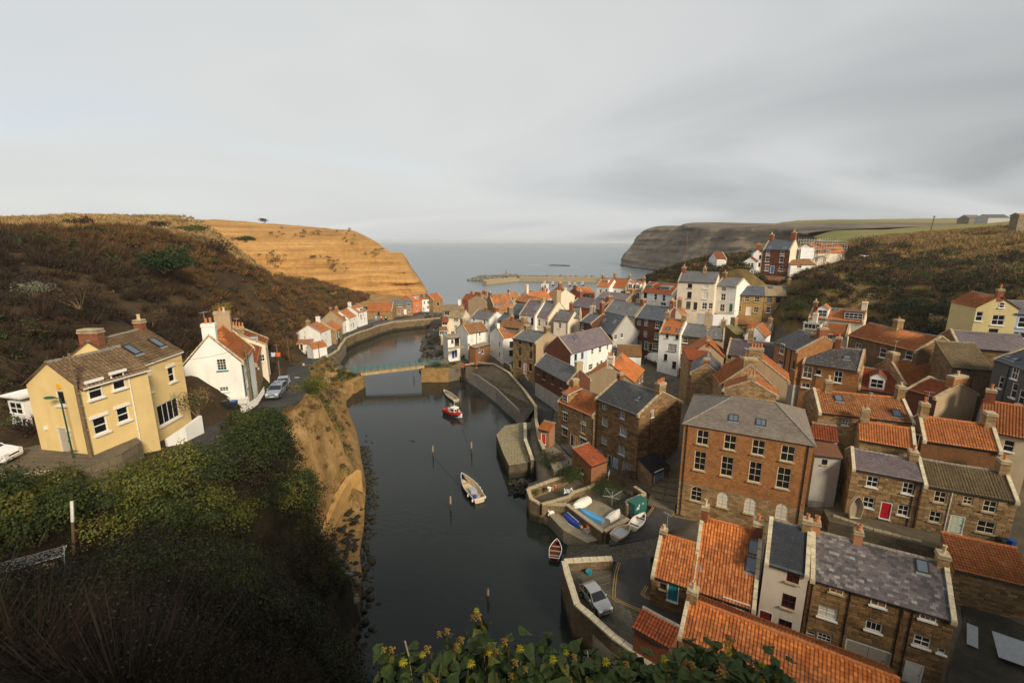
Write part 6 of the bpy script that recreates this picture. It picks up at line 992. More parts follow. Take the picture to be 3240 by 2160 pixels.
('brick_privy_row','brick outbuilding with red ribbed roof beside the quay at the bottom',9.95,31.2,2.9,-.7002,2.88,1.8,3.56,4.06,'brick','panred','',0,.2,37,{'mono':1},[],[],[],[],[],[]),
('brick_outhouse','red brick outhouse with mossy roof edge in the quay garden',11.27,59.21,3.2,.6164,3.17,4.0,2.77,3.97,'brickstone','panred','',0,.2,64,{'mono':1},[(3,2.19,1.28,.5,.8,'1x1')],[],[],[],[],[]),
('red_door_privy','tiny brick hut with orange roof and red door on the quay wall',4.49,71.39,3.6,-.5834,1.99,2.0,2.87,3.57,'brickpale','pan','',0,.2,76,{'mono':1},[],[(0,.92,1.26,.85,1.9,'reddoor')],[],[],[],[]),
('side_shed','small stone lean-to with black roof and pale blue doors against the tall stone house',19.7,58.52,3.3,.6148,3.74,3.2,1.9,3.4,'stone','blackroof','',0,.2,64,{'mono':1},[],[(0,1.45,1.08,1.9,1.8,'lightblue')],[],[],[],[]),
('hill_farm','stone farmhouse with orange roof on the right skyline',187.25,174.05,41.0,.4295,10.0,2.3,5.6,6.26,'stonegrey','pan','A',0,.2,170,{},[],[],[],[],[],[]),
('farm_shed','long low farm shed on the skyline beside the farmhouse',432.28,444.99,50.47,-.0031,12.53,12.0,8.5,11.5,'stonegrey','slategrey','',0,.2,430,{},[],[],[],[],[],[]),
('farm_shed','pale roofed farm shed on the skyline,nearer the farmhouse',418.77,414.0,49.18,-.0019,19.15,12.0,8.5,11.5,'grey','slateblue','',0,.2,400,{},[],[],[],[],[],[]),
]
for d in HOUSES:build_house(d)

# ------------------------------------------------------------------ lanes, quays, walls, bridge, breakwater
def ribbon(name,pts,w,mat,dz=.0,uvs=1.0):
    P=[Vector(p)for p in pts];Q=[]
    for i in range(len(P)-1):
        for k in range(6):
            t=k/6;p0=P[max(i-1,0)];p3=P[min(i+2,len(P)-1)];Q.append(.5*((2*P[i])+(P[i+1]-p0)*t+(2*p0-5*P[i]+4*P[i+1]-p3)*t*t+(3*P[i]-p0-3*P[i+1]+p3)*t**3))
    Q.append(P[-1]);m=MB();prev=None;run=0
    for i,q in enumerate(Q):
        d=(Q[min(i+1,len(Q)-1)]-Q[max(i-1,0)]);d.z=0;d.normalize();n=Vector((-d.y,d.x,0));ww=w if not callable(w)else w(i/(len(Q)-1));c=(q+n*ww/2+Vector((0,0,dz)),q-n*ww/2+Vector((0,0,dz)))
        if prev:run2=run+(q-Q[i-1]).length;m.poly([prev[1],c[1],c[0],prev[0]],0,[(0,run),(0,run2),(ww,run2),(ww,run)]);run=run2
        prev=c
    o=m.build(name,mat,None,True,True);return o,Q
def slab(name,pts,mat,z,uvs=1.0,thick=.25):
    m=MB();P=[(p[0],p[1],z if z is not None else p[2])for p in pts];m.poly(P,0,[(p[0],p[1])for p in P])
    if sum(P[i][0]*P[(i+1)%len(P)][1]-P[(i+1)%len(P)][0]*P[i][1]for i in range(len(P)))<0:m.f[0]=m.f[0][::-1]
    for i in range(len(P)):
        a,b_=P[i],P[(i+1)%len(P)];m.poly([(a[0],a[1],a[2]-thick),(b_[0],b_[1],b_[2]-thick),b_,a],0,[(0,-thick),(math.dist(a,b_),-thick),(math.dist(a,b_),0),(0,0)])
    return tag(m.build(name,mat),kind='structure')
def run_wall(name,label,pts,th,zb,mat,cop=None,cop_mat='coping_pale',single=False,batter=0.0,cap=.16,rough=.0,stones=False):
    """wall along pts (x,y,top z), with coping stones as pieces"""
    P=[Vector(p)for p in pts];root=empty(name,(P[0].x,P[0].y,zb));tag(root,label,'wall');inv=Matrix.Translation((-P[0].x,-P[0].y,-zb));m=MB();N_=[]
    for i in range(len(P)):
        d=P[min(i+1,len(P)-1)]-P[max(i-1,0)];d.z=0;d.normalize();N_.append(Vector((-d.y,d.x,0)))
    run=0
    for i in range(len(P)-1):
        a,b_=P[i],P[i+1];l=(b_-a).length
        for s in(-1,1):
            bt=batter if s>0 else 0
            A0=a+N_[i]*s*th/2;B0=b_+N_[i+1]*s*th/2;A1=A0+N_[i]*bt;B1=B0+N_[i+1]*bt
            q=[(A1.x,A1.y,zb),(B1.x,B1.y,zb),(B0.x,B0.y,b_.z),(A0.x,A0.y,a.z)];uv=[(run,zb),(run+l,zb),(run+l,b_.z),(run,a.z)]
            if s<0:m.poly(q,0,uv)
            else:m.poly(q[::-1],0,uv[::-1])
        A,B_=a+N_[i]*th/2,a-N_[i]*th/2;C_,D_=b_-N_[i+1]*th/2,b_+N_[i+1]*th/2;m.poly([(B_.x,B_.y,a.z),(C_.x,C_.y,b_.z),(D_.x,D_.y,b_.z),(A.x,A.y,a.z)],0);run+=l
    for i in(0,-1):
        A,B_=P[i]+N_[i]*(th/2),P[i]-N_[i]*th/2;q=[(A.x,A.y,zb),(B_.x,B_.y,zb),(B_.x,B_.y,P[i].z),(A.x,A.y,P[i].z)];m.poly(q if i==0 else q[::-1],0,[(0,zb),(th,zb),(th,P[i].z),(0,P[i].z)])
    o=m.build('wall_face',MT[mat],root);o.matrix_local=inv
    if cop:
        src=CACHE.get('copstone'+cop_mat)
        if not src:
            b_=MB();b_.box((0,0,0),(1,1,1),0,0,.96);src=CACHE['copstone'+cop_mat]=b_.mesh('coping_stone',MT[cop_mat])
        joined=MB()
        for i in range(len(P)-1):
            a,b_=P[i],P[i+1];l=(b_-a).length;n=max(1,round(l/cop))
            for k in range(n):
                t=(k+.5)/n;c=a.lerp(b_,t);rz=math.atan2(b_.y-a.y,b_.x-a.x);jz=random.uniform(-.02,.02)+rough*random.uniform(-1,1)
                if single:q=link(bpy.data.objects.new('coping_stone',src),root);q.matrix_local=inv@Matrix.Translation((c.x,c.y,c.z+cap/2-.01+jz))@Matrix.Rotation(rz+random.gauss(0,.015),4,'Z')@Matrix.Rotation(-math.atan2(b_.z-a.z,l),4,'Y')@Matrix.Diagonal((l/n-.02,th+.1+random.uniform(-.03,.03),cap,1))
                else:joined.box((c.x,c.y,c.z+cap/2-.01+jz),(l/n-.02,th+.08+random.uniform(-.05,.05),cap+random.uniform(0,rough)),0,rz,.93)
        if not single:q=joined.build('coping',MT[cop_mat],root);q.matrix_local=inv
    return root
XY=lambda p:(p[0],p[1])
# lane down the left side
LANE_O,Q=ribbon('lane',LANE,4.3,MT['asphalt'],.06);tag(LANE_O,kind='structure')
mk=MB()
for(a,b_)in(((-39.91,80.15,12.6),(-39.05,80.23,12.6)),):mk.box(((a[0]+b_[0])/2,(a[1]+b_[1])/2,a[2]+.1),(math.dist(a,b_),.35,.012))
tag(mk.build('road_marking',MT['paint_white']),kind='structure')
slab('patio',[(-32.42,27.78,21.95),(-30.76,27.86,21.95),(-29.45,28.28,21.95),(-29.07,29.23,21.95),(-28.46,30.72,21.95),(-28.61,32.68,21.95),(-29.61,33.46,21.95),(-30.76,30.92,21.95),(-35.91,32.14,21.95),(-37.38,30.72,21.95),(-34.37,27.54,21.95)],MT['flags'],21.95,1,2.6)
# forecourt of the far cottages
slab('forecourt',[(-61.24,124.6,3.6),(-65.11,133.4,3.5),(-59.05,135.9,3.4),(-56.28,128.6,3.5),(-57.03,123.4,3.7)],MT['concrete'],None)
# village quay: asphalt, setts, slip, decks
slab('quay_setts',[(5.85,41.6,3.1),(10.49,41.89,3.1),(9.72,38,3.1),(14.71,34.88,3.1),(12.97,31.27,3.1),(10.36,32.33,3.1),(7.38,35.66,3.1),(6.36,37.16,3.1)],MT['cobble'],3.1)
slab('quay_road',[(10.56,42.11,3.1),(9.74,38,3.1),(14.73,34.88,3.1),(22.04,31.54,3.1),(23.26,32.96,3.1),(16.06,36.92,3.1),(13.48,38.63,3.1),(15.37,44.17,3.1),(17.39,47.86,3.1),(23.26,50.58,3.1),(20.9,52.3,3.1),(18.78,54.33,3.1),(16.98,51.78,3.1),(14.18,48.79,3.1),(11.29,46.81,3.1),(11.2,45.95,3.1),(17.1,47.26,3.1),(15.73,44.3,3.1),(11.38,43.25,3.1)],MT['asphalt'],3.104,1,.2)
sp_=[(5.96,47.59,-.25),(11,43.31,3),(16.17,44,3.12),(17.45,47.45,3.12),(11.25,46.36,2.9),(9.27,48.64,1),(6.5,50.71,-.3)]
slab('slipway',sp_,MT['cobble'],None,1,.5)
# double yellow lines along the quay road
def lines(name,pts,off,w=.09):
    m=MB()
    for o_ in off:
        for a,b_ in zip(pts[:-1],pts[1:]):
            a,b_=Vector(a),Vector(b_);d=(b_-a);d.z=0;n=Vector((-d.y,d.x,0)).normalized()
            m.poly([(*(a+n*(o_-w/2)).xy,3.116),(*(b_+n*(o_-w/2)).xy,3.116),(*(b_+n*(o_+w/2)).xy,3.116),(*(a+n*(o_+w/2)).xy,3.116)])
    tag(m.build(name,MT['paint_yellow']),kind='structure')
lines('yellow_lines',[(11.53,43.08,3.1),(10.84,41.6,3.1),(10.08,39.14,3.1),(9.81,37.88,3.1),(11.26,36.86,3.1),(14.8,34.9,3.1)],(0,.22));lines('yellow_lines',[(13.54,39.67,3.1),(12.71,38.5,3.1),(13.06,38,3.1),(15.87,36.63,3.1)],(0,.2));lines('yellow_lines',[(20.34,52.3,3.1),(20.55,51.43,3.1),(23.06,50.58,3.1)],(0,.2));lines('yellow_lines',[(18.72,54.14,3.1),(17.91,52.84,3.1),(16.93,51.6,3.1)],(0,.2))
# stepped alley between the tall stone house and the brick hall
al0,al1=Vector((20.25,54.93,3.2)),Vector((30.36,77.82,6));m=MB();base=empty('alley_steps',al0);tag(base,kind='structure')
st_=MB();st_.box((0,0,0),(1,1,1));stm=st_.mesh('step',MT['flags']);d=al1-al0;rz=math.atan2(d.y,d.x)
for k in range(17):
    t=(k+.5)/17;c=al0.lerp(al1,t);o=link(bpy.data.objects.new('step',stm),base);o.matrix_local=Matrix.Translation(c-al0+Vector((0,0,-.35)))@Matrix.Rotation(rz,4,'Z')@Matrix.Diagonal((Vector((d.x,d.y,0)).length/17-.015,3.6,.8,1))
slab('alley_flags',[(19,56.53,3.2),(17.87,54.17,3.2),(20.79,52.15,3.2),(22.65,56.53,3.2),(18,57.68,3.2)],MT['flags'],3.2)
slab('terrace_flags',[(37.17,48.9,5.95),(39.08,47.86,5.95),(44.63,44.97,5.95),(52.75,41.25,5.95),(49.23,38.86,5.95),(43.54,41.88,5.95),(36.11,46.28,5.95)],MT['flags'],5.95,1,3.0)
slab('boat_deck',[(4.8,54.19,1.7),(7.87,56.57,1.7),(11.33,49.84,1.7),(10.56,48.9,1.7),(9.04,48.29,1.7),(6.45,50.72,1.7)],MT['concrete'],1.7,1,3.2)
slab('upper_boat_deck',[(7.3,54.81,2.8),(10.14,56.38,2.8),(12.12,55.19,2.8),(14.73,51.71,2.8),(11.13,49.06,2.8)],MT['concrete'],2.8,1,1.2)
slab('picnic_terrace',[(5.24,69.69,3.5),(6.42,71.68,3.5),(10.2,65.37,3.5),(9.94,64.6,3.5),(6.3,62.37,3.5)],MT['concrete'],3.5,1,2.6)
slab('quay_path',[(3.68,115.3,4.4),(5.03,98.57,4.3),(8.39,86.66,4.1),(6.87,77.18,3.7),(11.76,66.81,3.5),(9.82,65.85,3.5),(5.31,79.82,3.7),(4.6,87.2,4.1),(2.33,104,4.3),(-1.41,115.3,4.4),(-.14,116.5,4.4)],MT['asphalt'],None,1,.6)
# pier with a cobbled top
PT=[(-2.9,78.28,2.3),(-1.39,82.52,2.3),(2.36,84.28,2.3),(4.63,84.03,2.3),(4.41,68.18,2.3),(-.5,66.53,2.3),(-1.4,70.33,2.3)]
pr=empty('stone_pier',(PT[0][0],PT[0][1],-1));tag(pr,'low stone pier with pale cobbled top jutting into the beck','pier');m=MB();P=[(p[0],p[1],2.3)for p in PT];m.poly(P[::-1],0,[(p[0],p[1])for p in P[::-1]])
o=m.build('cobbled_top',MT['setts_pale'],pr);o.matrix_local=Matrix.Translation((-PT[0][0],-PT[0][1],1));m=MB()
for a,b_ in zip(P,P[1:]+P[:1]):l=math.dist(a,b_);m.poly([(a[0],a[1],-1.5),(a[0],a[1],2.296),(b_[0],b_[1],2.296),(b_[0],b_[1],-1.5)],0,[(0,-1),(0,2.3),(l,2.3),(l,-1)])
o=m.build('pier_side',MT['quaydark'],pr);o.matrix_local=Matrix.Translation((-PT[0][0],-PT[0][1],1))
W_=run_wall
W_('pier_upper_wall','low stone wall along the back of the cobbled pier',[(2.48,81.6,3.2),(2.35,73.91,3.2),(3.27,66.78,3.1)],.5,0,'quaystone',.7)
W_('quay_wall','stone quay wall with pale coping round the parked silver car',[(10.7,42.46,4),(7.44,42.24,4),(5.52,42.01,4),(5.64,40.08,4),(6.07,36.11,4),(7.18,34.72,4),(8.65,32.66,4),(10.03,31.29,4),(11.3,29.68,4)],.55,-1.6,'quaystone',.9,'coping_pale',True)
W_('deck_wall','stone wall dividing the lower and upper boat decks',[(3.87,54.94,2.6),(7.24,54.3,3),(9.29,51.06,3),(10.96,48.46,3)],.5,-1,'quaystone',.6,'coping',True)
W_('deck_end_wall','stone parapet at the road end of the upper boat deck',[(11.07,48.32,3.1),(12.74,49.38,3.3),(14.44,50.31,3.5)],.5,-.5,'quaystone',.6,'coping',True)
W_('garden_wall','stone garden wall beside the green electricity box',[(14.87,52.2,4.2),(14.82,53.03,4.2),(16.33,53.81,4.3),(17.58,54.52,4.4),(16.67,56.35,4.4)],.4,2,'quaystone',.6,'coping',True)
W_('lower_garden_wall','low stone wall around the plant pot garden above the water',[(3.85,54.78,2.7),(2.6,55.82,2.9),(2.23,57.78,3.2),(5.93,60.14,3.3),(8.76,61.24,3.4)],.45,-1.2,'quaystone',.6,'coping',True)
W_('inner_garden_wall','low wall crossing the gardens behind the white upturned boats',[(3.93,54.3,3),(7.89,56.09,3.1),(8.41,56.77,3.3),(11.07,58.08,3.4),(11.87,58.77,3.5)],.35,1.5,'quaystone',.55,'coping',True)
W_('harbour_wall','long stone parapet curving along the quay path above the beck',[(-12.64,118.3,4.6),(-9.36,119.8,4.9),(-4.89,117.9,5),(-.78,109.5,5),(2.65,96.06,5),(4.69,85.77,5),(4.48,79.46,4.6),(4.64,71.59,4.4),(5.15,68.41,4.2)],.55,-1.6,'quaydark',1.1,'coping',False,.0,.2)
W_('path_wall','low stone wall between the quay path and the pink door steps',[(-2.1,119,5.4),(-.45,115.7,5.3),(.17,109.7,5.2)],.4,3,'quaystone',.7)
# concrete apron along the foot of the harbour wall
ap=MB();apb=[(-12.97,119.2,0),(-8.53,111.1,0),(-3.05,99.37,0),(.62,90.87,0),(1.87,89.32,0)];apt=[(-13.44,121.6,2.4),(-9.14,116.4,2.5),(-3.69,105.2,2.5),(1.27,91.82,2.4),(3.2,85.57,2.2)];run=0
for i in range(4):
    a,b_,c,d=apb[i],apb[i+1],apt[i+1],apt[i];l=math.dist(a,b_);ap.poly([(a[0]-.3,a[1]-.2,-1.4),(b_[0]-.3,b_[1]-.2,-1.4),(c[0]-.35,c[1]-.25,c[2]),(d[0]-.35,d[1]-.25,d[2])],0,[(run,0),(run+l,0),(run+l,3),(run,3)]);ap.poly([(d[0]-.35,d[1]-.25,d[2]),(c[0]-.35,c[1]-.25,c[2]),(c[0]+.6,c[1]+.5,c[2]+.05),(d[0]+.6,d[1]+.5,d[2]+.05)],0);run+=l
WT_=[(-12.64,118.3,4.6),(-4.89,117.9,5),(-.78,109.5,5),(2.65,96.06,5),(4.69,85.77,5)];AT_=[apt[0],apt[0],apt[1],apt[2],apt[3]]
mg=MB();run=0
for i in range(4):
    l=math.dist(WT_[i],WT_[i+1]);mg.poly([AT_[i],AT_[i+1],(*WT_[i+1][:2],4.9),(*WT_[i][:2],4.9)]if i else[AT_[0],(*WT_[1][:2],4.9),(*WT_[0][:2],4.5)],0,([(run,0),(run+l,0),(run+l,4),(run,4)]if i else[(0,0),(l,4),(0,4)]));run+=l
mg.poly([apt[3],(2.46,84.28,2.3),(*WT_[4][:2],4.9)],0,[(0,0),(5,0),(3,4)])
tag(mg.build('mossy_revetment',MT['quaydark']),'dark mossy stone slope between the concrete apron and the path parapet','wall')
tag(ap.build('harbour_apron',MT['apronconcrete']),'worn grey concrete apron at the foot of the mossy harbour wall','wall')
W_('far_quay_wall','rough stone quay wall curving past the far cottages',[(-55.21,126.7,4),(-54.46,131.8,3.9),(-54.45,138.6,3.9),(-56.29,146,3.9),(-58.53,156.7,3.8),(-58.03,165.4,3.8),(-56.12,171.7,3.8),(-53.73,182.9,3.8),(-50.22,191.1,3.6),(-41.81,197,3.4),(-32.56,203.4,3.3)],.7,-1.6,'quaystone',1.2,'coping',False,0,.22,.12)
W_('lane_wall','stone parapet between the lane and the bridge end',[(-52.71,111.1,6.9),(-48.61,102.8,7.6),(-43.71,93.33,8.6),(-40.04,85.18,9.6)],.4,2,'quaystone',.8)
W_('bank_retaining_wall','smooth ochre retaining wall at the foot of the left bank',[(-23.2,47.1,2.6),(-23.14,50.97,3.2),(-23.38,55.01,3.9),(-23.02,58.43,4.6),(-22.09,60.28,4.8)],.8,-1.0,'ochrewall',None,'coping',False,.0)
W_('road_edge_wall','long low kerb wall along the outer edge of the lane',[(-26.54,38.28,19.9),(-26.71,43.16,18.9),(-27.8,52.61,17.3),(-29.38,59.55,16.2)],.25,14,'quaystone',None)
W_('white_terrace_wall','white garden wall in front of the white and cream terrace',[(47.84,116.4,19.2),(50.47,112.9,19.2),(55.58,112,19.2)],.3,15,'w_white',None)
W_('hill_path_wall','dry stone wall along the hillside path on the right',[(82.01,123.3,29.81),(92.3,127.4,29.57),(104.1,132.6,30.08),(120.6,141.1,31.35)],.6,20,'quaystone',1.2,'coping',False,0,.2,.1)
W_('hill_garden_wall','pale stone garden wall on the right hillside above the yellow gable',[(84.44,91.09,22.88),(85.61,88.93,22.36),(85.74,84.67,21.61)],.4,8,'w_khaki',None)
W_('white_house_plinth','white boundary wall below the yellow house terrace',[(-29.76,36.41,20.4),(-29.14,37.84,20.9),(-29.07,39.97,21.2)],.3,17,'w_white',None)
W_('terrace_front_wall','stone wall in front of the red door and pale door cottages',[(37.18,47.18,6),(39.8,44.54,6),(43.31,42.47,6)],.4,2.5,'quaystone',.8,'coping',True)
W_('roadside_wall','low stone wall between the yellow house car space and the lane',[(-33.6,27.29,22),(-32.31,27.63,21.9),(-31.07,28.06,21.8)],.4,19,'quaystone',.5,'coping',True)
# ---------------- footbridge
b0_,b1_=Vector((-41.5,113.6,3.9)),Vector((-22.6,118.9,4.75));br=empty('footbridge',b0_);tag(br,'footbridge with ochre beams and dark green railings across the beck','bridge');inv=Matrix.Translation(-b0_);d=(b1_-b0_);e_=Vector((d.x,d.y,0)).normalized();n=Vector((-e_.y,e_.x,0));hw=1.1
plain('bridge_paint',(.40,.29,.15),.7,.25,.3,0,1.5)
m=MB();A=[b0_-n*hw,b0_+n*hw,b1_+n*hw,b1_-n*hw];m.poly([A[0],A[3],A[2],A[1]]);o=m.build('deck',MT['concrete'],br);o.matrix_local=inv
for s in(-1,1):
    m=MB();p0,p1=b0_+n*s*hw+e_*2.2,b1_+n*s*hw-e_*1.2
    for z0,z1,t in((-.68,-.02,.12),(-.74,-.66,.28),(-.06,.05,.32)):
        q=[]
        for p in(p0,p1):q+=[p+n*t/2+Vector((0,0,z0)),p-n*t/2+Vector((0,0,z0)),p-n*t/2+Vector((0,0,z1)),p+n*t/2+Vector((0,0,z1))]
        for i in range(4):j=(i+1)%4;m.poly([q[i],q[j],q[4+j],q[4+i]])
        m.poly(q[:4]);m.poly(q[4:][::-1])
    for k in range(13):p=p0.lerp(p1,(k+.5)/13);m.box((p.x+n.x*s*.09,p.y+n.y*s*.09,p.z-.36),(.08,.08,.58))
    o=m.build('beam',MT['bridge_paint'],br);o.matrix_local=inv
    rl=MB();pts=[b0_+n*s*(hw+.02),b1_+n*s*(hw+.02)+e_*3.2]
    for z in(.35,.72,1.1):rl.tube(pts[0]+Vector((0,0,z)),pts[1]+Vector((0,0,z)),.055,0,5)
    o=rl.build('railing',MT['rail_green'],br);o.matrix_local=inv
    pm_=MB();pm_.tube((0,0,0),(0,0,1.25),.075,0,5);pm_.box((0,0,1.24),(.13,.13,.08));pmm=pm_.mesh('railing_post',MT['rail_green'])
    for k in range(15):p=pts[0].lerp(pts[1],k/14);o=link(bpy.data.objects.new('railing_post',pmm),br);o.matrix_local=inv@Matrix.Translation(p)
for nm,lb,P,zt_ in(('bridge_abutment','ochre stone bridge abutment on the village side with grass on top',[(-24.5,117.9),(-17.2,117.8),(-15.5,121.5),(-24,123)],3.9),('bridge_abutment','rough stone abutment under the lane end of the bridge',[(-43.5,109.2),(-39.2,108.4),(-38.4,113.9),(-39.5,117),(-44,118)],3.0)):
    r_=empty(nm,(P[0][0],P[0][1],-1));tag(r_,lb,'abutment');m=MB();m.poly([(x,y,zt_)for x,y in P])
    for a,b_ in zip(P,P[1:]+P[:1]):l=math.dist(a,b_);m.poly([(*a,-1.5),(*b_,-1.5),(*b_,zt_),(*a,zt_)],0,[(0,-1),(l,-1),(l,zt_),(0,zt_)])
    o=m.build('masonry',MT['ochreblock']if 'ochreblock' in MT else masonry('ochreblock',(.40,.25,.09),(.28,.17,.065),(.13,.09,.045),.7,.36,.02,.55,(.09,.08,.035),.8),r_);o.matrix_local=Matrix.Translation((-P[0][0],-P[0][1],1))
sr=empty('harbour_steps',(-14,118,0));tag(sr,'stone steps climbing from the water beside the harbour wall','steps');a,b_=Vector((-13.15,120.2,.3)),Vector((-15.07,122.4,4.2));m=MB();m.box((0,0,0),(1,1,1));stm2=m.mesh('step',MT['quaystone'])
for k in range(14):c=a.lerp(b_,k/13);o=link(bpy.data.objects.new('step',stm2),sr);o.matrix_local=Matrix.Translation(Vector((c.x,c.y,c.z-.6))-sr.location)@Matrix.Rotation(math.atan2(b_.y-a.y,b_.x-a.x),4,'Z')@Matrix.Diagonal((.42,2.0,1.2,1))
# ---------------- breakwater
bw=empty('breakwater',(-22.72,405.5,0));tag(bw,'long concrete harbour breakwater across the river mouth','breakwater');inv=Matrix.Translation(-bw.location);L_=[Vector((-22.72,405.5,0)),Vector((6.97,441.1,0)),Vector((33.54,434.7,0)),Vector((78.1,426.8,0)),Vector((97.95,415.1,0))]
for a,b_,h_ in((L_[0],L_[1],2.9),(L_[1],L_[2],3.6),(L_[2],L_[3],3.8),(L_[3],L_[4],3.8)):
    m=MB();d=b_-a;n=Vector((-d.y,d.x,0)).normalized();l=d.length;w2=5.0
    c=[a,b_,b_+n*w2,a+n*w2];m.poly([(p.x,p.y,h_)for p in c],0,[(0,0),(l,0),(l,w2),(0,w2)])
    for i in range(4):p,q=c[i],c[(i+1)%4];ll=(q-p).length;m.poly([(p.x,p.y,-1.4),(q.x,q.y,-1.4),(q.x,q.y,h_),(p.x,p.y,h_)],0,[(0,-1.4),(ll,-1.4),(ll,h_),(0,h_)])
    p,q=a+n*4.0,b_+n*4.0;m.box(((p.x+q.x)/2,(p.y+q.y)/2,h_+.5),(l,.7,1.0),0,math.atan2(d.y,d.x));o=m.build('pier_section',MT['pierconcrete'],bw);o.matrix_local=inv
def rocks(name,label,spots,mat,kind='stuff',rs=(.5,1.2),single=0,cat='rock',group=None,flat=.75):
    """irregular boulders; a few of the biggest may be single things"""
    rng2=np.random.default_rng(sum(map(ord,name))%1000+len(spots));phi=(1+5**.5)/2;I=np.array([(-1,phi,0),(1,phi,0),(-1,-phi,0),(1,-phi,0),(0,-1,phi),(0,1,phi),(0,-1,-phi),(0,1,-phi),(phi,0,-1),(phi,0,1),(-phi,0,-1),(-phi,0,1)],float)/1.902;IF=np.array([(0,11,5),(0,5,1),(0,1,7),(0,7,10),(0,10,11),(1,5,9),(5,11,4),(11,10,2),(10,7,6),(7,1,8),(3,9,4),(3,4,2),(3,2,6),(3,6,8),(3,8,9),(4,9,5),(2,4,11),(6,2,10),(8,6,7),(9,8,1)])
    def one(r):
        V=I*(1+rng2.uniform(-.28,.28,(12,1)))*r*np.array([rng2.uniform(.8,1.4),rng2.uniform(.7,1.2),flat*rng2.uniform(.7,1.1)]);a=rng2.uniform(0,6.3);c,s=math.cos(a),math.sin(a);return V@np.array([[c,s,0],[-s,c,0],[0,0,1]])
    Vs=[];Fs=[];n0=0
    for k,(x,y,z)in enumerate(spots):
        V=one(rng2.uniform(*rs));
        if k<single:
            o=link(bpy.data.objects.new('boulder',np_mesh('boulder',V,IF,MT[mat])));o.location=(x,y,z);tag(o,label%rank(k)if '%' in label else label,cat,group)
        else:Vs.append(V+np.array([x,y,z]));Fs.append(IF+n0);n0+=12
    if Vs:o=link(bpy.data.objects.new(name,np_mesh(name,np.concatenate(Vs),np.concatenate(Fs),MT[mat])));tag(o,label,kind=kind)
sp_=[]
A0,A1,A2=Vector((-41.43,445.8,0)),Vector((-22.14,415.1,0)),Vector((7.1,460.3,0))
for k in range(520):
    t=random.random();c=A0.lerp(A2,t);w=3+9*min(1,t*3);off_=random.uniform(-1,1);sp_.append((c.x+random.uniform(-2,2),c.y+off_*w+2,max(.2,4.2*(1-abs(off_))*min(1,t*5)+random.uniform(-.3,.5))))
for k in range(420):
    t=random.random();c=L_[1].lerp(L_[3],t);off_=random.random();sp_.append((c.x,c.y+6+off_*8,max(.2,4.6*(1-off_)+random.uniform(-.3,.6))))
rocks('rock_armour','grey rock armour heaped along the seaward side of the breakwater',sp_,'boulder_far',rs=(.9,1.9))
ms=MB();p=(-5.41,492.5,0);ms.lathe((p[0],p[1],2),[(1.6,0),(1.6,3.6),(1.2,4.4),(.9,6.0),(0,6.2)],0,10);tag(ms.build('beacon_tower',MT['pierconcrete']),'stubby pale beacon on the rock armour','beacon')
# rocks along the left bank
sp_=[]
for k in range(620):
    y=random.uniform(34,78);x0=np.interp(y,[32,38.4,43.9,48.5,54.3,64.7,74,84],[-14.5,-15.1,-16.7,-18.5,-19.8,-22.8,-26.6,-30.9]);o_=random.uniform(-1.0,4.4 if y<58 else 1.3);sp_.append((x0+.9-o_,y,max(-.22,-.05+o_*.2+random.uniform(-.15,.2))))
rocks('shore_rocks','dark wet boulders along the foot of the left bank',sp_,'boulder_dark',rs=(.12,.5),flat=.5);sp_=[]
for k in range(75):
    t=random.random();a,b_=Vector((-22.55,47.06,.9)),Vector((-16.94,39.82,.8));c=a.lerp(b_,t);sp_.append((c.x+random.uniform(-1.6,1.8),c.y+random.uniform(-1,1),1.0+random.uniform(-.3,.9)))
rocks('fallen_rocks','pale fallen boulder below the ochre retaining wall',sp_,'boulder',rs=(.28,.62),single=75,cat='boulder',group='pale boulders below the ochre wall')
sp_=[(random.uniform(-.5,3),random.uniform(61.5,66),random.uniform(-.15,.3))for k in range(90)];rocks('pier_shingle','dark weedy stones between the pier and the garden wall',sp_,'boulder_dark',rs=(.15,.45));sp_=[(random.uniform(-33,-26)if random.random()<.5 else-27+random.gauss(0,1),random.uniform(128,158),random.uniform(.2,5))for k in range(0)]
sp_=[]
for k in range(200):
    y=random.uniform(121,185);x0=np.interp(y,[118,128,142,159,179],[-24.5,-26,-28.6,-31.9,-34.5]);o_=random.uniform(-.3,7);sp_.append((x0+o_,y,min(4.2,.1+o_*.75)+random.uniform(-.3,.3)))
rocks('beck_rocks','dark rocks and ledges below the cream house',sp_,'boulder',rs=(.5,1.7))

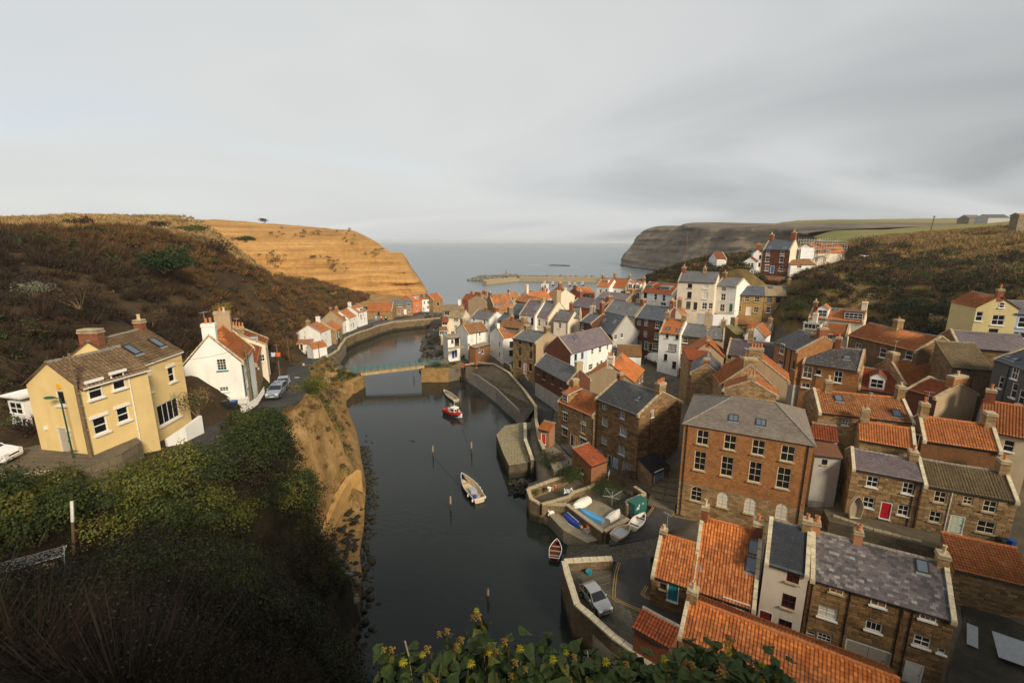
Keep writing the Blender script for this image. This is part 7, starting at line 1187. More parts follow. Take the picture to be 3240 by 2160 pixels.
# ------------------------------------------------------------------ boats
def V3(p):return Vector(p)
def hull_pts(L,B,Hh,s,sheer=.25,fine=.75):
    b_=B/2*(max(0,math.sin(math.pi/2*min(1,s/.58)))**fine)*(1-.22*max(0,(s-.58)/.42));zk=.12*Hh*max(0,1-s*5)+.0;zs=Hh*(1+sheer*(1-s)**2)
    return b_,zk,zs
def boat(name,label,bow,stern,B,Hh,cols,up=False,thw=3,floor='b_inside',cabin=None,cover=None,sink=.22,cat='boat',group=None,fine=.75,extra=None,tilt=0):
    bow,stern=V3(bow),V3(stern);d=bow-stern;L=Vector((d.x,d.y,0)).length;root=empty(name,(stern+bow)/2,math.atan2(d.y,d.x));root.location.z=stern.z-(0 if up else sink)
    if up:root.rotation_euler=(math.pi+tilt,0,root.rotation_euler.z);root.location.z=stern.z+Hh*1.02
    elif tilt:root.rotation_euler=(tilt,0,root.rotation_euler.z)
    tag(root,label,cat,group);N=14;m=MB();R_=[]
    for i in range(N+1):
        s=i/N;b_,zk,zs=hull_pts(L,B,Hh,s,.25,fine);x=L/2-s*L;row=[]
        for k,(fb,fz)in enumerate(((0,0),(.45,.03),(.78,.22),(.93,.55),(1.0,1.0))):row.append((x+(.10*L*.6*fz*max(0,1-s*4)),b_*fb,zk+(zs-zk)*fz))
        R_.append(row)
    for i in range(N):
        for k in range(4):
            for sg in(1,-1):
                q=[R_[i][k],R_[i+1][k],R_[i+1][k+1],R_[i][k+1]];q=[(p[0],p[1]*sg,p[2])for p in q];m.poly(q if sg>0 else q[::-1],0 if k<3 else 1)
    tr=R_[N];m.poly([(p[0],-p[1],p[2])for p in tr[::-1]]+[tr[k]for k in range(1,5)],1)
    m.build('hull',[MT[cols[0]],MT[cols[1]]],root,False,True);m=MB();inn=[]
    for i in range(N+1):
        s=i/N;b_,zk,zs=hull_pts(L,B,Hh,s,.25,fine);x=R_[i][4][0];inn.append([(x-.02,max(0,b_-.05),zs-.02),(x-.02,max(0,b_*.82-.05),zk+.22*Hh),(x-.02,0,zk+.2*Hh)])
    for i in range(N):
        for k in range(2):
            for sg in(1,-1):q=[(p[0],p[1]*sg,p[2])for p in(inn[i][k],inn[i][k+1],inn[i+1][k+1],inn[i+1][k])];m.poly(q if sg>0 else q[::-1])
    q=inn[N];m.poly([q[0],q[1],q[2],(q[1][0],-q[1][1],q[1][2]),(q[0][0],-q[0][1],q[0][2])]);m.build('lining',MT[floor],root);g=MB()
    for sg in(1,-1):g.path([(R_[i][4][0],R_[i][4][1]*sg,R_[i][4][2])for i in range(N+1)],.045,0,5)
    g.tube((R_[N][4][0],R_[N][4][1],R_[N][4][2]),(R_[N][4][0],-R_[N][4][1],R_[N][4][2]),.045,0,5);g.build('gunwale',MT[cols[2]],root)
    if up:k=MB();k.box((-.05*L,0,-.02),(L*.8,.06,.10));k.build('keel',MT[cols[2]],root)
    else:
        for j in range(thw):
            s=.32+.5*j/max(1,thw-1);b_,zk,zs=hull_pts(L,B,Hh,s);t=MB();t.box((L/2-s*L,0,zs*.78),(.24,2*b_-.08,.04));t.build('thwart',MT[cols[3]if len(cols)>3 else 'b_wood'],root)
    if cover:c=MB();P=[(L/2-s*L,sg*(hull_pts(L,B,Hh,s)[0]-.12),hull_pts(L,B,Hh,s)[2]*.86)for sg,ss in((1,(.3,.5,.7,.9)),(-1,(.9,.7,.5,.3)))for s in ss];c.poly(P);c.build('cover',MT[cover],root)
    if cabin:
        x0,x1,w,h0,h1=cabin;c=MB();c.box(((x0+x1)/2,0,(h0+h1)/2),(x1-x0,w,h1-h0),0,0,.88);cb_=c.build('cabin',MT['b_white'],root);gl=MB()
        for sx,n in((1,2),(-1,2)):
            xx=x1-(x1-x0)*.03 if sx>0 else x0+(x1-x0)*.03
            for k in range(n):gl.box((xx+sx*.0,(k-.5)*w*.42,h0+(h1-h0)*.62),(.06,w*.32,(h1-h0)*.38))
        for sg in(1,-1):gl.box(((x0+x1)/2,sg*w*.47,h0+(h1-h0)*.62),((x1-x0)*.6,.06,(h1-h0)*.36))
        gl.build('cabin_window',MT['glass'],cb_);rf_=MB();rf_.box(((x0+x1)/2,0,h1+.03),((x1-x0)*.98,w*.95,.07));rf_.tube(((x0+x1)/2,0,h1),((x0+x1)/2,0,h1+1.0),.03);rf_.build('cabin_roof',MT['b_white'],cb_)
    if extra:extra(root,L,B,Hh)
    return root
def fenders(root,L,B,Hh):
    for s,sg in((.45,-1),(.6,-1),(.72,-1),(.95,-1),(.75,1),(.96,1)):
        b_,zk,zs=hull_pts(L,B,Hh,s);m=MB();m.lathe((L/2-s*L,sg*(b_+.1),zs-.55),[(0,0),(.12,.08),(.14,.25),(.12,.42),(0,.5)],0,8);m.build('fender',MT['b_white'],root)
    m=MB();m.box((-.12*L,.05,Hh*.72),(1.3,1.0,.62),0,0,.92);m.build('engine_box',MT['b_grey'],root);m=MB();m.box((-.3*L,0,Hh*.55),(.9,.9,.3));m.build('locker',MT['b_grey'],root);m=MB();m.lathe((-.36*L,.35,Hh*.5),[(0,0),(.25,.08),(.3,.3),(.2,.5),(0,.55)],0,10);m.build('buoy',MT['b_royal'],root)
def cabin_bits(root,L,B,Hh):
    m=MB();m.lathe((-.48*L,.5*B,Hh*.6),[(0,0),(.18,.08),(.2,.25),(.1,.4),(0,.42)],0,10);m.build('buoy',MT['plastic_red'],root);m=MB();m.box((.28*L,0,Hh*1.12),(.5,.4,.18));m.build('hatch',MT['b_red'],root)
boat('dinghy','white open dinghy with blue lower hull moored below the bridge',(-16.95,108.8,.6),(-13.16,102.1,.6),1.75,.75,('b_royal','b_white','b_white'),thw=3,sink=.75)
boat('cabin_boat','red and navy fishing boat with a white wheelhouse',(-10.89,92.12,.8),(-14.82,95.44,.8),2.3,1.25,('b_navy','b_red','b_red'),thw=0,cabin=(-.3,1.2,1.5,.9,2.15),sink=1.05,extra=cabin_bits,floor='b_white')
boat('motor_launch','white open launch with grey engine box and white fenders',(-7.87,66.13,.7),(-4.68,59.5,.7),2.25,.95,('b_navy','b_navy','b_white'),thw=2,sink=.85,extra=fenders,floor='b_cream')
boat('rowing_boat','small white rowing boat with dark hull afloat by the slipway',(5.63,50.32,.5),(4.98,47.12,.5),1.5,.62,('b_navy','b_white','b_white'),thw=3,sink=.6,floor='b_maroon')
boat('upturned_boat','slim white upturned hull, upper of the pair on the boat deck',(4.93,54.56,2),(7.3,56.48,2),.85,.42,('b_white','b_white','b_white'),True,fine=.5)
boat('upturned_boat','slim white upturned hull, lower of the pair on the boat deck edge',(4.9,54.1,1.7),(7.32,56.08,1.7),.75,.36,('b_white','b_cream','b_white'),True,fine=.5)
boat('upturned_boat','broad cream upturned dinghy beside the garden path',(8.07,53.69,2.85),(10.38,55.5,2.85),1.45,.62,('b_white','b_white','b_cream'),True)
boat('upturned_boat','royal blue upturned boat on the lower deck',(8.66,50.98,1.75),(7.2,53.66,1.75),1.45,.6,('b_royal','b_royal','b_white'),True)
boat('upturned_boat','long light blue upturned double hull on the upper deck',(8.79,53.14,2.85),(11.37,50.53,2.85),1.1,.5,('b_sky','b_sky','b_sky'),True,fine=.5)
boat('upturned_boat','white upturned dinghy in the corner of the upper deck',(13.92,52.87,2.85),(11.9,50.7,2.85),1.25,.55,('b_white','b_white','b_cream'),True)
boat('dinghy','cream dinghy with a grey cover standing at the foot of the deck wall',(14.01,48.59,3.4),(11.86,46.69,3.4),1.65,.62,('b_cream','b_cream','b_cream'),thw=0,cover='b_grey',sink=.3)
boat('dinghy','white dinghy with maroon seats standing by the green electricity box',(16.55,51.06,3.4),(14.45,48.59,3.4),1.5,.62,('b_maroon','b_white','b_white','b_maroon'),thw=2,sink=.3,floor='b_white')
boat('dinghy','small pale dinghy lying on the bank beside the bridge end',(-47.53,110.5,3.6),(-45.52,107.3,3.2),1.3,.5,('b_white','b_white','b_cream'),thw=2,sink=.1,tilt=.35)
o=boat('upended_dinghy','striped pale dinghy stood on end against the red door cottage',(0,0,0),(-2.6,0,0),1.5,.55,('b_white','b_cream','b_cream'),thw=0);o.location=Vector((39.37,47.14,6))+Vector((0,.1,1.35));o.rotation_euler=(0,R(-84),R(-64));o.rotation_euler=(R(8),R(-86),R(78))
def hb(p,lab,c):boat('harbour_boat',lab,(p[0]-1.2,p[1]-3.2,.9),(p[0]+1.2,p[1]+3.2,.9),2.6,1.4,(c,c,'b_white'),thw=0,cabin=(-1.4,.8,1.8,1.2,3.4),sink=1.2,group='fishing boats in the harbour')
hb((28.39,399.3,0),'cream fishing boat moored in the harbour, leftmost of the row','b_cream');hb((35.11,395.5,0),'navy fishing boat moored second from the left in the harbour','b_navy');hb((41.21,390.4,0),'bright red fishing boat in the middle of the harbour row','b_red');hb((49.12,391.9,0),'maroon fishing boat right of the bright red one in the harbour','b_maroon');hb((53.24,387.5,0),'small red fishing boat half hidden behind the harbour roofs','b_red');hb((60.95,395.5,0),'blue fishing boat, rightmost of the harbour row','b_royal')
# ------------------------------------------------------------------ vehicles
def car(name,label,c,ang,paint,kind='hatch',cat='car'):
    root=empty(name,c,ang);tag(root,label,cat)
    L,Wd,Hh=dict(hatch=(3.7,1.64,1.5),estate=(4.6,1.78,1.48),saloon=(4.2,1.74,1.48),van=(4.9,1.9,2.2))[kind];l=L/2
    low=dict(hatch=[(l,.42),(l,.62),(l-.12,.78),(l-.75,.92),(l-1.0,.98),(-l+.25,.98),(-l+.05,.85),(-l,.5),(-l+.05,.3),(l-.05,.26)],van=[(l,.42),(l,.8),(l-.2,.98),(l-.8,1.12),(l-1.0,1.15),(-l+.05,1.15),(-l,.9),(-l,.4),(-l+.05,.3),(l-.05,.26)]).get(kind)or[(l,.42),(l,.6),(l-.1,.74),(l-1.0,.9),(l-1.25,.95),(-l+.3,.97),(-l+.05,.9),(-l,.5),(-l+.05,.3),(l-.05,.26)]
    up=dict(hatch=[(l-1.05,.97),(l-1.72,1.40),(l-2.1,1.5),(-l+.85,1.47),(-l+.45,1.30),(-l+.12,.97)],estate=[(l-1.3,.94),(l-2.0,1.36),(l-2.35,1.45),(-l+.6,1.46),(-l+.35,1.38),(-l+.1,.96)],saloon=[(l-1.2,.94),(l-1.9,1.36),(l-2.25,1.46),(-l+1.0,1.44),(-l+.6,1.3),(-l+.2,.96)],van=[(l-.95,1.14),(l-1.5,1.85),(l-1.9,2.1),(-l+.3,2.18),(-l+.1,2.1),(-l+.05,1.14)])[kind]
    m=MB();w0=Wd/2
    def ring(pf,ws):return[[(x,sg*w_,z)for(x,z),w_ in zip(pf,ws)]for sg in(-1,1)]
    wl=[w0*(.86 if abs(x)>l-.15 else .97 if z<.35 else 1.0)for x,z in low];A,B_=ring(low,wl);n=len(low)
    for i in range(n):j=(i+1)%n;m.poly([A[i],A[j],B_[j],B_[i]])
    m.poly(A[::-1]);m.poly(B_)
    wu=[w0*(.94 if z<1.2 and kind !='van' else .78 if kind !='van' else .9)for x,z in up];A2,B2=ring(up,wu);n=len(up)
    for i in range(1,n-2):m.poly([A2[i],A2[i+1],B2[i+1],B2[i]])
    m.build('body',MT[paint],root);g=MB()
    off_=lambda P,q:[tuple(a+b_ for a,b_ in zip(p,q))for p in P]
    g.poly([A2[0],A2[1],B2[1],B2[0]]);g.poly([A2[n-2],A2[n-1],B2[n-1],B2[n-2]]);
    if kind !='van':g.poly(A2[::-1]);g.poly(B2)
    else:
        m=MB();m.poly(A2[::-1]);m.poly(B2);m.build('side_panel',MT[paint],root)
    g.build('windows',MT['glass'],root);pl=MB()
    for X in(A2,B2):
        for i in(1,2,n-3,n-2):pl.tube(X[i],X[0 if i<3 else n-1]if i in(1,n-2)else(X[i][0],X[i][1]*1.17,.98),.035,0,4)
    pl.build('pillars',MT[paint],root)
    for sx in(l-.72,-l+.72):
        for sg in(-1,1):
            t=MB();r_=.31;t.tube((sx,sg*(w0-.2),r_),(sx,sg*(w0+.015),r_),r_,0,14);o=t.build('wheel',MT['rubber'],root);h=MB();h.tube((sx,sg*(w0+.0),r_),(sx,sg*(w0+.025),r_),r_*.62,0,10);h.build('rim',MT['alloy'],o)
    for sg in(-1,1):
        h=MB();h.box((l-.14,sg*w0*.68,.70),(.26,.34,.17));h.build('headlight',MT['lamp_clear'],root);h=MB();h.box((-l+.06,sg*w0*.8,.82),(.1,.2,.3));h.build('tail_light',MT['lamp_red'],root);h=MB();h.box((up[0][0]-.35,sg*(w0+.08),1.0),(.12,.18,.13));h.build('mirror',MT[paint],root)
    h=MB();h.box((l+.0,0,.45),(.03,.5,.11));h.build('number_plate',MT['plate'],root);h=MB();h.box((l-.02,0,.6),(.06,.8,.09));h.build('grille',MT['rubber'],root)
    return root
def hd(a,b_):return math.atan2(b_[1]-a[1],b_[0]-a[0])
car('parked_car','silver hatchback parked inside the quay wall',(7.96,37.34,3.1),hd((7.34,39.14,3.1),(8.74,36,3.1)),'car_silver','hatch')
car('parked_car','silver estate car parked on the lane nearer the white house',(-31.74,58.68,16.85),hd((-32.04,60.67,16.7),(-31.45,57.26,17)),'car_blue','estate')
car('parked_car','silver blue car parked on the lane behind the estate',(-35.71,68.12,14.9),hd((-37.31,71.6,14.5),(-35.16,66.76,15.1)),'car_blue','saloon')
car('parked_car','white car at the left edge beside the yellow house',(-36.57,29.04,22),hd((-36.73,29.22,22),(-35.17,29.49,22)),'car_white','hatch')
car('parked_car','black car parked at the far end of the cottages',(-39.12,237.7,3.25),R(8),'car_black','saloon')
car('delivery_van','white van in the street beside the tall white house',(34.95,108.9,8.2),R(112),'car_white','van','van')
# ------------------------------------------------------------------ people, birds
def person(label,p,ang,top,legs,hood=None):
    root=empty('person',p,ang);tag(root,label,'person')
    vs_=[(0,0,.95),(0,.0,1.2),(0,.02,1.42),(0,.03,1.55),(0,.05,1.68),(.1,0,.9),(.11,.06,.5),(.11,-.02,.08),(.11,.13,.05),(-.1,0,.9),(-.11,-.1,.5),(-.11,-.24,.12),(-.11,-.12,.05),(.2,0,1.42),(.25,-.05,1.15),(.23,.1,.92),(-.2,0,1.42),(-.25,.05,1.15),(-.23,.12,.92)]
    ed=[(0,1),(1,2),(2,3),(3,4),(0,5),(5,6),(6,7),(7,8),(0,9),(9,10),(10,11),(11,12),(2,13),(13,14),(14,15),(2,16),(16,17),(17,18)];rd=[.16,.17,.16,.065,.10,.1,.075,.055,.045,.1,.075,.055,.045,.07,.055,.04,.07,.055,.04]
    me=bpy.data.meshes.new('body');me.from_pydata(vs_,ed,[]);[me.materials.append(MT[k])for k in(top,)];o=link(bpy.data.objects.new('body',me),root);mo=o.modifiers.new('s','SKIN');o.modifiers.new('d','SUBSURF').render_levels=1
    for i,r_ in enumerate(rd):me.skin_vertices[0].data[i].radius=(r_,r_*.8)
    me.skin_vertices[0].data[0].use_root=True
    m=MB()
    for s,P in((1,[(.1,0,.92),(.11,.06,.5),(.11,-.02,.06)]),(-1,[(-.1,0,.92),(-.11,-.1,.5),(-.11,-.24,.1)])):m.tube(P[0],P[1],.125,0,8,.095);m.tube(P[1],P[2],.095,0,8,.075)
    m.build('trousers',MT[legs],root);m=MB();m.lathe((0,.05,1.56),[(0,0),(.075,.04),(.1,.12),(.09,.2),(0,.26)],0,10);m.build('head',MT['skin'],root);m=MB();m.lathe((0,.035,1.62),[(.1,0),(.112,.08),(.09,.17),(0,.22)],0,10);m.build('hair',MT['hair']if not hood else MT[hood],root)
person('person in an orange jacket walking along the far quay',(-59.83,151.8,3.3),R(20),'cloth_orange','cloth_blue');person('person in black clothes walking beside the orange jacket',(-59.24,152.4,3.3),R(200),'cloth_black','cloth_black')
def gull():
    r_=empty('gull',(51.17,67.12,34.99),R(20));tag(r_,'white gull gliding in front of the right hillside','bird');m=MB();m.lathe((0,0,0),[(0,-.3),(.05,-.22),(.085,0),(.07,.15),(.05,.24),(0,.3)],0,8);o=m.build('body',MT['feather'],r_);o.rotation_euler=(0,R(90),0)
    for s in(-1,1):
        m=MB();P=[(.1,0,0),(-.06,0,0),(-.1,s*.35,.12),(-.2,s*.75,.06),(.0,s*.42,.15)];m.poly(P if s>0 else P[::-1]);m.poly([(p[0],p[1],p[2]-.015)for p in(P[::-1]if s>0 else P)]);m.build('wing',MT['feather'],r_)
gull()
def duck(p,a,label):
    m=MB();m.lathe((0,0,0),[(0,-.05),(.13,.02),(.14,.1),(.08,.17),(0,.18)],0,8);m.lathe((.17,0,.12),[(0,0),(.06,.05),(.05,.12),(0,.15)],0,7);m.box((-.17,0,.12),(.12,.07,.05));m.box((.25,0,.18),(.08,.05,.03));o=m.build('duck',MT['duck']);o.location=p;o.rotation_euler=(0,0,a);tag(o,label,'duck','ducks on the beck')
duck((-28.48,83.09,.02),2.6,'dark duck leading the wake near the left bank');duck((-27.71,80.5,.02),2.8,'dark duck, second nearest the left bank');duck((-26.49,79.97,.02),2.8,'dark duck, third from the left bank');duck((-19.15,80.64,.02),1.0,'left duck of the pair in mid stream');duck((-18.7,80.5,.02),.8,'right duck of the pair in mid stream')
# ------------------------------------------------------------------ poles, lamps, small things
def one(m,name,mat,loc,label,cat,rz=0,group=None):o=m.build(name,mat if not isinstance(mat,str)else MT[mat]);o.location=loc;o.rotation_euler=(0,0,rz);return tag(o,label,cat,group)
def pole(p,h,label,r_=.13,arms=1,lean=0):
    root=empty('telegraph_pole',p);tag(root,label,'pole');m=MB();m.tube((0,0,-.5),(lean,0,h),r_,0,9,r_*.72);m.build('post',MT['timber'],root)
    if arms:m=MB();m.box((lean*.97,0,h-.35),(1.0,.09,.1));[m.lathe((lean*.97+x,0,h-.3),[(.04,0),(.05,.08),(0,.14)],0,6)for x in(-.4,.4)];m.build('crossarm',MT['timber'],root)
    m=MB();[m.box((lean*z/h+r_*.9*(1 if k%2 else-1),0,z),(.16,.03,.03))for k,z in enumerate(np.arange(2.2,h-1,.45))];m.build('climbing_iron',MT['galv'],root)
pole((-30.11,30.02,21.4),8.2,'tall wooden telegraph pole in front of the yellow house');pole((-31.15,51.68,18.8),6.52,'wooden pole beside the white gable house');pole((-42.92,80.82,13),5.95,'wooden pole beside the lane below the terrace');pole((-50.26,115.2,4.6),6.72,'wooden pole at the lane end of the bridge');pole((60.09,160,29.11),11,'wooden pole on the grassy knoll before the headland');pole((119.6,134.3,33.25),11,'leaning wooden pole on the right hillside',.16,1,.8);pole((-53.35,105.6,9.5),6.0,'thin dark post on the bank above the far forecourt',.07,0)
def street_lamp(p,h,label,arm=-1.2,paint='j_darkgreen',ang=0):
    root=empty('street_lamp',p,ang);tag(root,label,'lamp');m=MB();m.tube((0,0,-.3),(0,0,1.1),.085,0,8);m.tube((0,0,1.1),(0,0,h),.055,0,8,.045);m.tube((0,0,h),(arm*.45,0,h+.06),.035);m.build('post',MT[paint],root);m=MB();G_=[(0,-.02),(.16,0),(.2,.06),(.12,.13),(0,.15)];m.lathe((0,0,0),G_,0,10);o=m.build('lamp_head',MT[paint],root);o.location=(arm*.62,0,h);o.scale=(2.1,1,1)
street_lamp((-31.3,29.97,21),5.4,'dark green street lamp in front of the yellow house');street_lamp((-31.38,52.4,18.7),5.2,'dark green street lamp against the white gable house',-.6)
def lantern(p,h,label):
    root=empty('street_lantern',p);tag(root,label,'lamp');m=MB();m.lathe((0,0,0),[(.13,0),(.13,.5),(.06,.6),(.05,h-.1),(.03,h)],0,8);m.tube((-.25,0,h*.8),(.25,0,h*.8),.02);m.build('post',MT['iron'],root);m=MB();m.lathe((0,0,h),[(.1,0),(.2,.42),(.24,.44),(.12,.58),(.04,.72),(0,.75)],0,6);m.build('lantern_head',MT['iron'],root);m=MB();m.lathe((0,0,h),[(.105,.04),(.19,.38)],0,6);m.build('pane',MT['glass'],root)
lantern((-12.02,124.2,5),3.6,'black lantern post in front of the tall white house at the bridge');lantern((.02,111.1,4.5),7.0,'black lantern at the corner of the pink door house');lantern((25.63,51.46,3.2),3.6,'black lantern post before the brick hall windows')
wr=MB()
def wire(a,b_,sag):
    a,b_=V3(a),V3(b_);P=[a.lerp(b_,t/14)-Vector((0,0,sag*4*(t/14)*(1-t/14)))for t in range(15)];m=MB();m.path(P,.018,0,4);return m
pt=Vector((-30.11,30.02,21.4))+Vector((0,0,7.9));p2=Vector((-31.15,51.68,18.8))+Vector((0,0,6.52-.3))
one(wire(pt,p2,.9),'overhead_cable','rope',(0,0,0),'thin cable from the yellow house pole to the white house pole','cable');one(wire(pt,Vector((-45,38.75,26.98)),.5),'overhead_cable','rope',(0,0,0),'thin cable running left from the yellow house pole','cable');one(wire((-10.31,88.06,.3),(-7.53,75.59,.1),.05),'mooring_rope','rope',(0,0,0),'mooring rope from the red fishing boat to a post','rope');one(wire((-13.39,73.25,.1),(-8.36,64.72,.3),.05),'mooring_rope','rope',(0,0,0),'mooring rope from the leaning post to the white launch','rope')
for(p,h,lb)in(((-27.15,120.9,0),1.9,'mooring post standing under the bridge'),((-13.94,74.21,0),2.1,'mooring post in mid beck left of the other'),((-7.24,75.39,0),2.3,'mooring post in mid beck nearest the pier'),((-8.67,57.8,0),2.2,'mooring post below the white launch'),((-2.53,41.17,0),1.5,'mooring post nearest the camera in the beck')):
    m=MB();m.tube((0,0,-1.4),(0,0,h),.13,0,8,.11);m.tube((0,0,h*.45),(0,0,h),.135,1,8,.118);one(m,'mooring_post',[MT['timber_wet'],MT['timber_pale']],p,lb,'post',0,'mooring posts in the beck')
def bin_(p,body,lid,label,rz=0,group=None):
    root=empty('wheelie_bin',p,rz);tag(root,label,'bin',group);m=MB();m.box((0,0,.5),(.5,.58,.86),0,0,1.12);m.build('body',MT[body],root);m=MB();m.box((0,-.02,.98),(.6,.72,.08),0,0,.9);m.tube((-.25,.36,.93),(.25,.36,.93),.025);m.build('lid',MT[lid],root);m=MB();[m.tube((x,.3,.1),(x+.06,.3,.1),.1,0,8)for x in(-.3,.24)];m.build('wheel',MT['rubber'],root)
bin_((-31.48,47.32,19),'bin_black','bin_black','black wheelie bin beside the white house wall');bin_((-30.52,47.32,19),'bin_black','bin_blue','black wheelie bin with blue lid beside the white house wall',.1)
bin_((-63.97,132.5,3.45),'bin_black','bin_black','black bin, leftmost of three by the orange lean-to');bin_((-63.27,132.5,3.45),'bin_black','bin_black','black bin, middle of three by the orange lean-to');bin_((-62.52,132.5,3.45),'bin_black','bin_black','black bin, rightmost of three by the orange lean-to');bin_((-13.64,124.5,5.05),'bin_green','plastic_yellow','green litter bin with yellow top by the bridge steps');bin_((50.82,41.79,5.96),'bin_black','bin_black','dark wheelie bin right of the pale door');bin_((51.64,41.63,5.96),'bin_blue','bin_blue','blue wheelie bin right of the pale door',.2);bin_((22.99,64.16,4.2),'bin_black','bin_blue','blue lidded bin behind the black roofed lean-to',.5);bin_((11.93,66.98,3.5),'bin_black','bin_black','dark bin at the corner of the tall stone house')
m=MB();m.lathe((0,0,0),[(.55,0),(.6,.3),(.45,.7),(.2,.95),(0,1.0)],0,9);one(m,'kayak_cover','plastic_red',(-61.1,132.5,3.45),'red tarpaulin bundle beside the black bins','tarpaulin')
# picnic table
root=empty('picnic_table',(7.35,66.49,3.5),.5);tag(root,'wooden picnic table with benches on the quay terrace','table');
for k in range(5):m=MB();m.box((0,-.3+k*.15,.74),(1.7,.13,.04));m.build('tabletop_plank',MT['timber'],root)
for s in(-1,1):
    m=MB();m.box((0,s*.72,.44),(1.7,.26,.04));m.build('bench_plank',MT['timber'],root)
    for x in(-.6,.6):m=MB();m.tube((x,s*.2,.72),(x,s*.75,0),.04);m.build('leg',MT['timber'],root)
    m=MB();m.tube((s*.6,-.72,.42),(s*.6,.72,.42),.04);m.build('crossbar',MT['timber'],root)
m=MB();m.lathe((0,0,0),[(.0,0),(.27,0),(.34,.4),(.34,.5),(.27,.9),(0,.9)],0,12);[m.lathe((0,0,z),[(r_,0),(r_+.012,.01),(r_+.012,.06),(r_,.07)],1,12)for z,r_ in((.12,.29),(.34,.335),(.56,.335),(.76,.29))];one(m,'barrel',[MT['j_dark'],MT['iron']],(5.43,66.49,3.5),'dark wooden barrel on the quay terrace','barrel')
for k,(p,lb)in enumerate((((7.12,63.69,3.5),'nearest'),((7.77,64.14,3.5),'second'),((8.72,64.75,3.5),'third'),((6.58,68.31,3.5),'farthest'))):m=MB();m.tube((0,0,0),(0,0,.5),.05,0,6);one(m,'terrace_post','iron',p,lb+' small iron post round the picnic terrace','post')
# rotary dryer
root=empty('rotary_dryer',(13.18,54.11,3),.4);tag(root,'grey rotary clothes dryer in the overgrown garden','clothes dryer');m=MB();m.tube((0,0,0),(0,0,2.0),.03);m.build('pole',MT['galv'],root)
for k in range(4):a=k*math.pi/2;m=MB();m.tube((0,0,1.3),(1.5*math.cos(a),1.5*math.sin(a),1.75),.022);m.build('arm',MT['galv'],root)
m=MB();[m.tube((q*math.cos(k*math.pi/2),q*math.sin(k*math.pi/2),1.3+.3*q),(q*math.cos((k+1)*math.pi/2),q*math.sin((k+1)*math.pi/2),1.3+.3*q),.006,0,3)for k in range(4)for q in(.8,1.15,1.48)];m.build('line',MT['galv'],root)
# electricity box
root=empty('electricity_box',(16.36,52.13,3.1),math.atan2((17.34,52.66,3.1)[1]-(15.51,51.43,3.1)[1],(17.34,52.66,3.1)[0]-(15.51,51.43,3.1)[0]));tag(root,'large green electricity cabinet at the corner of the garden wall','cabinet');m=MB();m.box((0,.5,.8),(2.3,1.1,1.55));m.box((0,.5,1.62),(2.45,1.25,.1));m.build('cabinet',MT['boxgreen'],root)
for s in(-1,1):m=MB();m.box((s*.56,-.06,.78),(1.05,.02,1.35));m.build('door',MT['boxgreen'],root)
m=MB();m.box((-.55,-.075,.95),(.5,.012,.3));m.build('notice',MT['cloth_pale'],root);m=MB();m.box((-.35,-.075,1.3),(.22,.012,.22));m.build('warning_sign',MT['plate'],root);m=MB();m.box((.35,-.075,1.35),(.18,.012,.18));m.build('warning_sign',MT['plate'],root)
# lobster pots and floats
def pot(p,rz,label):
    root=empty('lobster_pot',p,rz);tag(root,label,'lobster pot','lobster pots on the boat deck');m=MB()
    for x in(-.4,0,.4):
        P=[(x,-.25,0),(x,-.25,.22),(x,-.12,.38),(x,.12,.38),(x,.25,.22),(x,.25,0)];m.path(P+P[:1],.025,0,4)
    for y,z in((-.25,0),(.25,0),(-.25,.22),(.25,.22),(0,.38)):m.tube((-.4,y,z),(.4,y,z),.025,0,4)
    m.build('frame',MT['galv'],root);m=MB();[m.tube((x,-.25,.03+k*.05),(x+.12,-.25,.2),.008,0,3)for k in range(3)for x in np.arange(-.4,.35,.12)];[m.tube((x,-.25,.02),(x,.25,.02),.01,0,3)for x in np.arange(-.35,.4,.1)];m.build('netting',MT['rope'],root)
pot((9.27,50.64,1.7),.6,'lobster pot nearest the blue boat');pot((9.66,49.99,1.7),.3,'lobster pot at the edge of the boat deck');pot((10.01,50.29,1.72),.9,'lobster pot against the deck wall');pot((9.35,49.99,2.1),.4,'lobster pot on top of the others')
def float_(p,c,label,r_=.2):m=MB();m.lathe((0,0,0),[(0,0),(r_*.8,r_*.35),(r_,r_),(r_*.8,r_*1.65),(r_*.2,r_*2),(.03,r_*2.3),(0,r_*2.3)],0,10);one(m,'fishing_float',c,p,label,'float',0,'fishing floats')
float_((8.78,50.9,1.75),'plastic_yellow','yellow float beside the blue boat stern');float_((9.42,50.35,2.3),'plastic_orange','orange float on the lobster pots, left');float_((9.5,50.17,2.2),'plastic_orange','orange float on the lobster pots, right');float_((6.78,50.87,1.2),'plastic_yellow','yellow float hung over the quay edge, left',.26);float_((7.18,50.78,1.2),'plastic_yellow','yellow float hung over the quay edge, right',.26);float_((8.93,51.39,1.75),'b_sky','blue float between the boat and the pots')
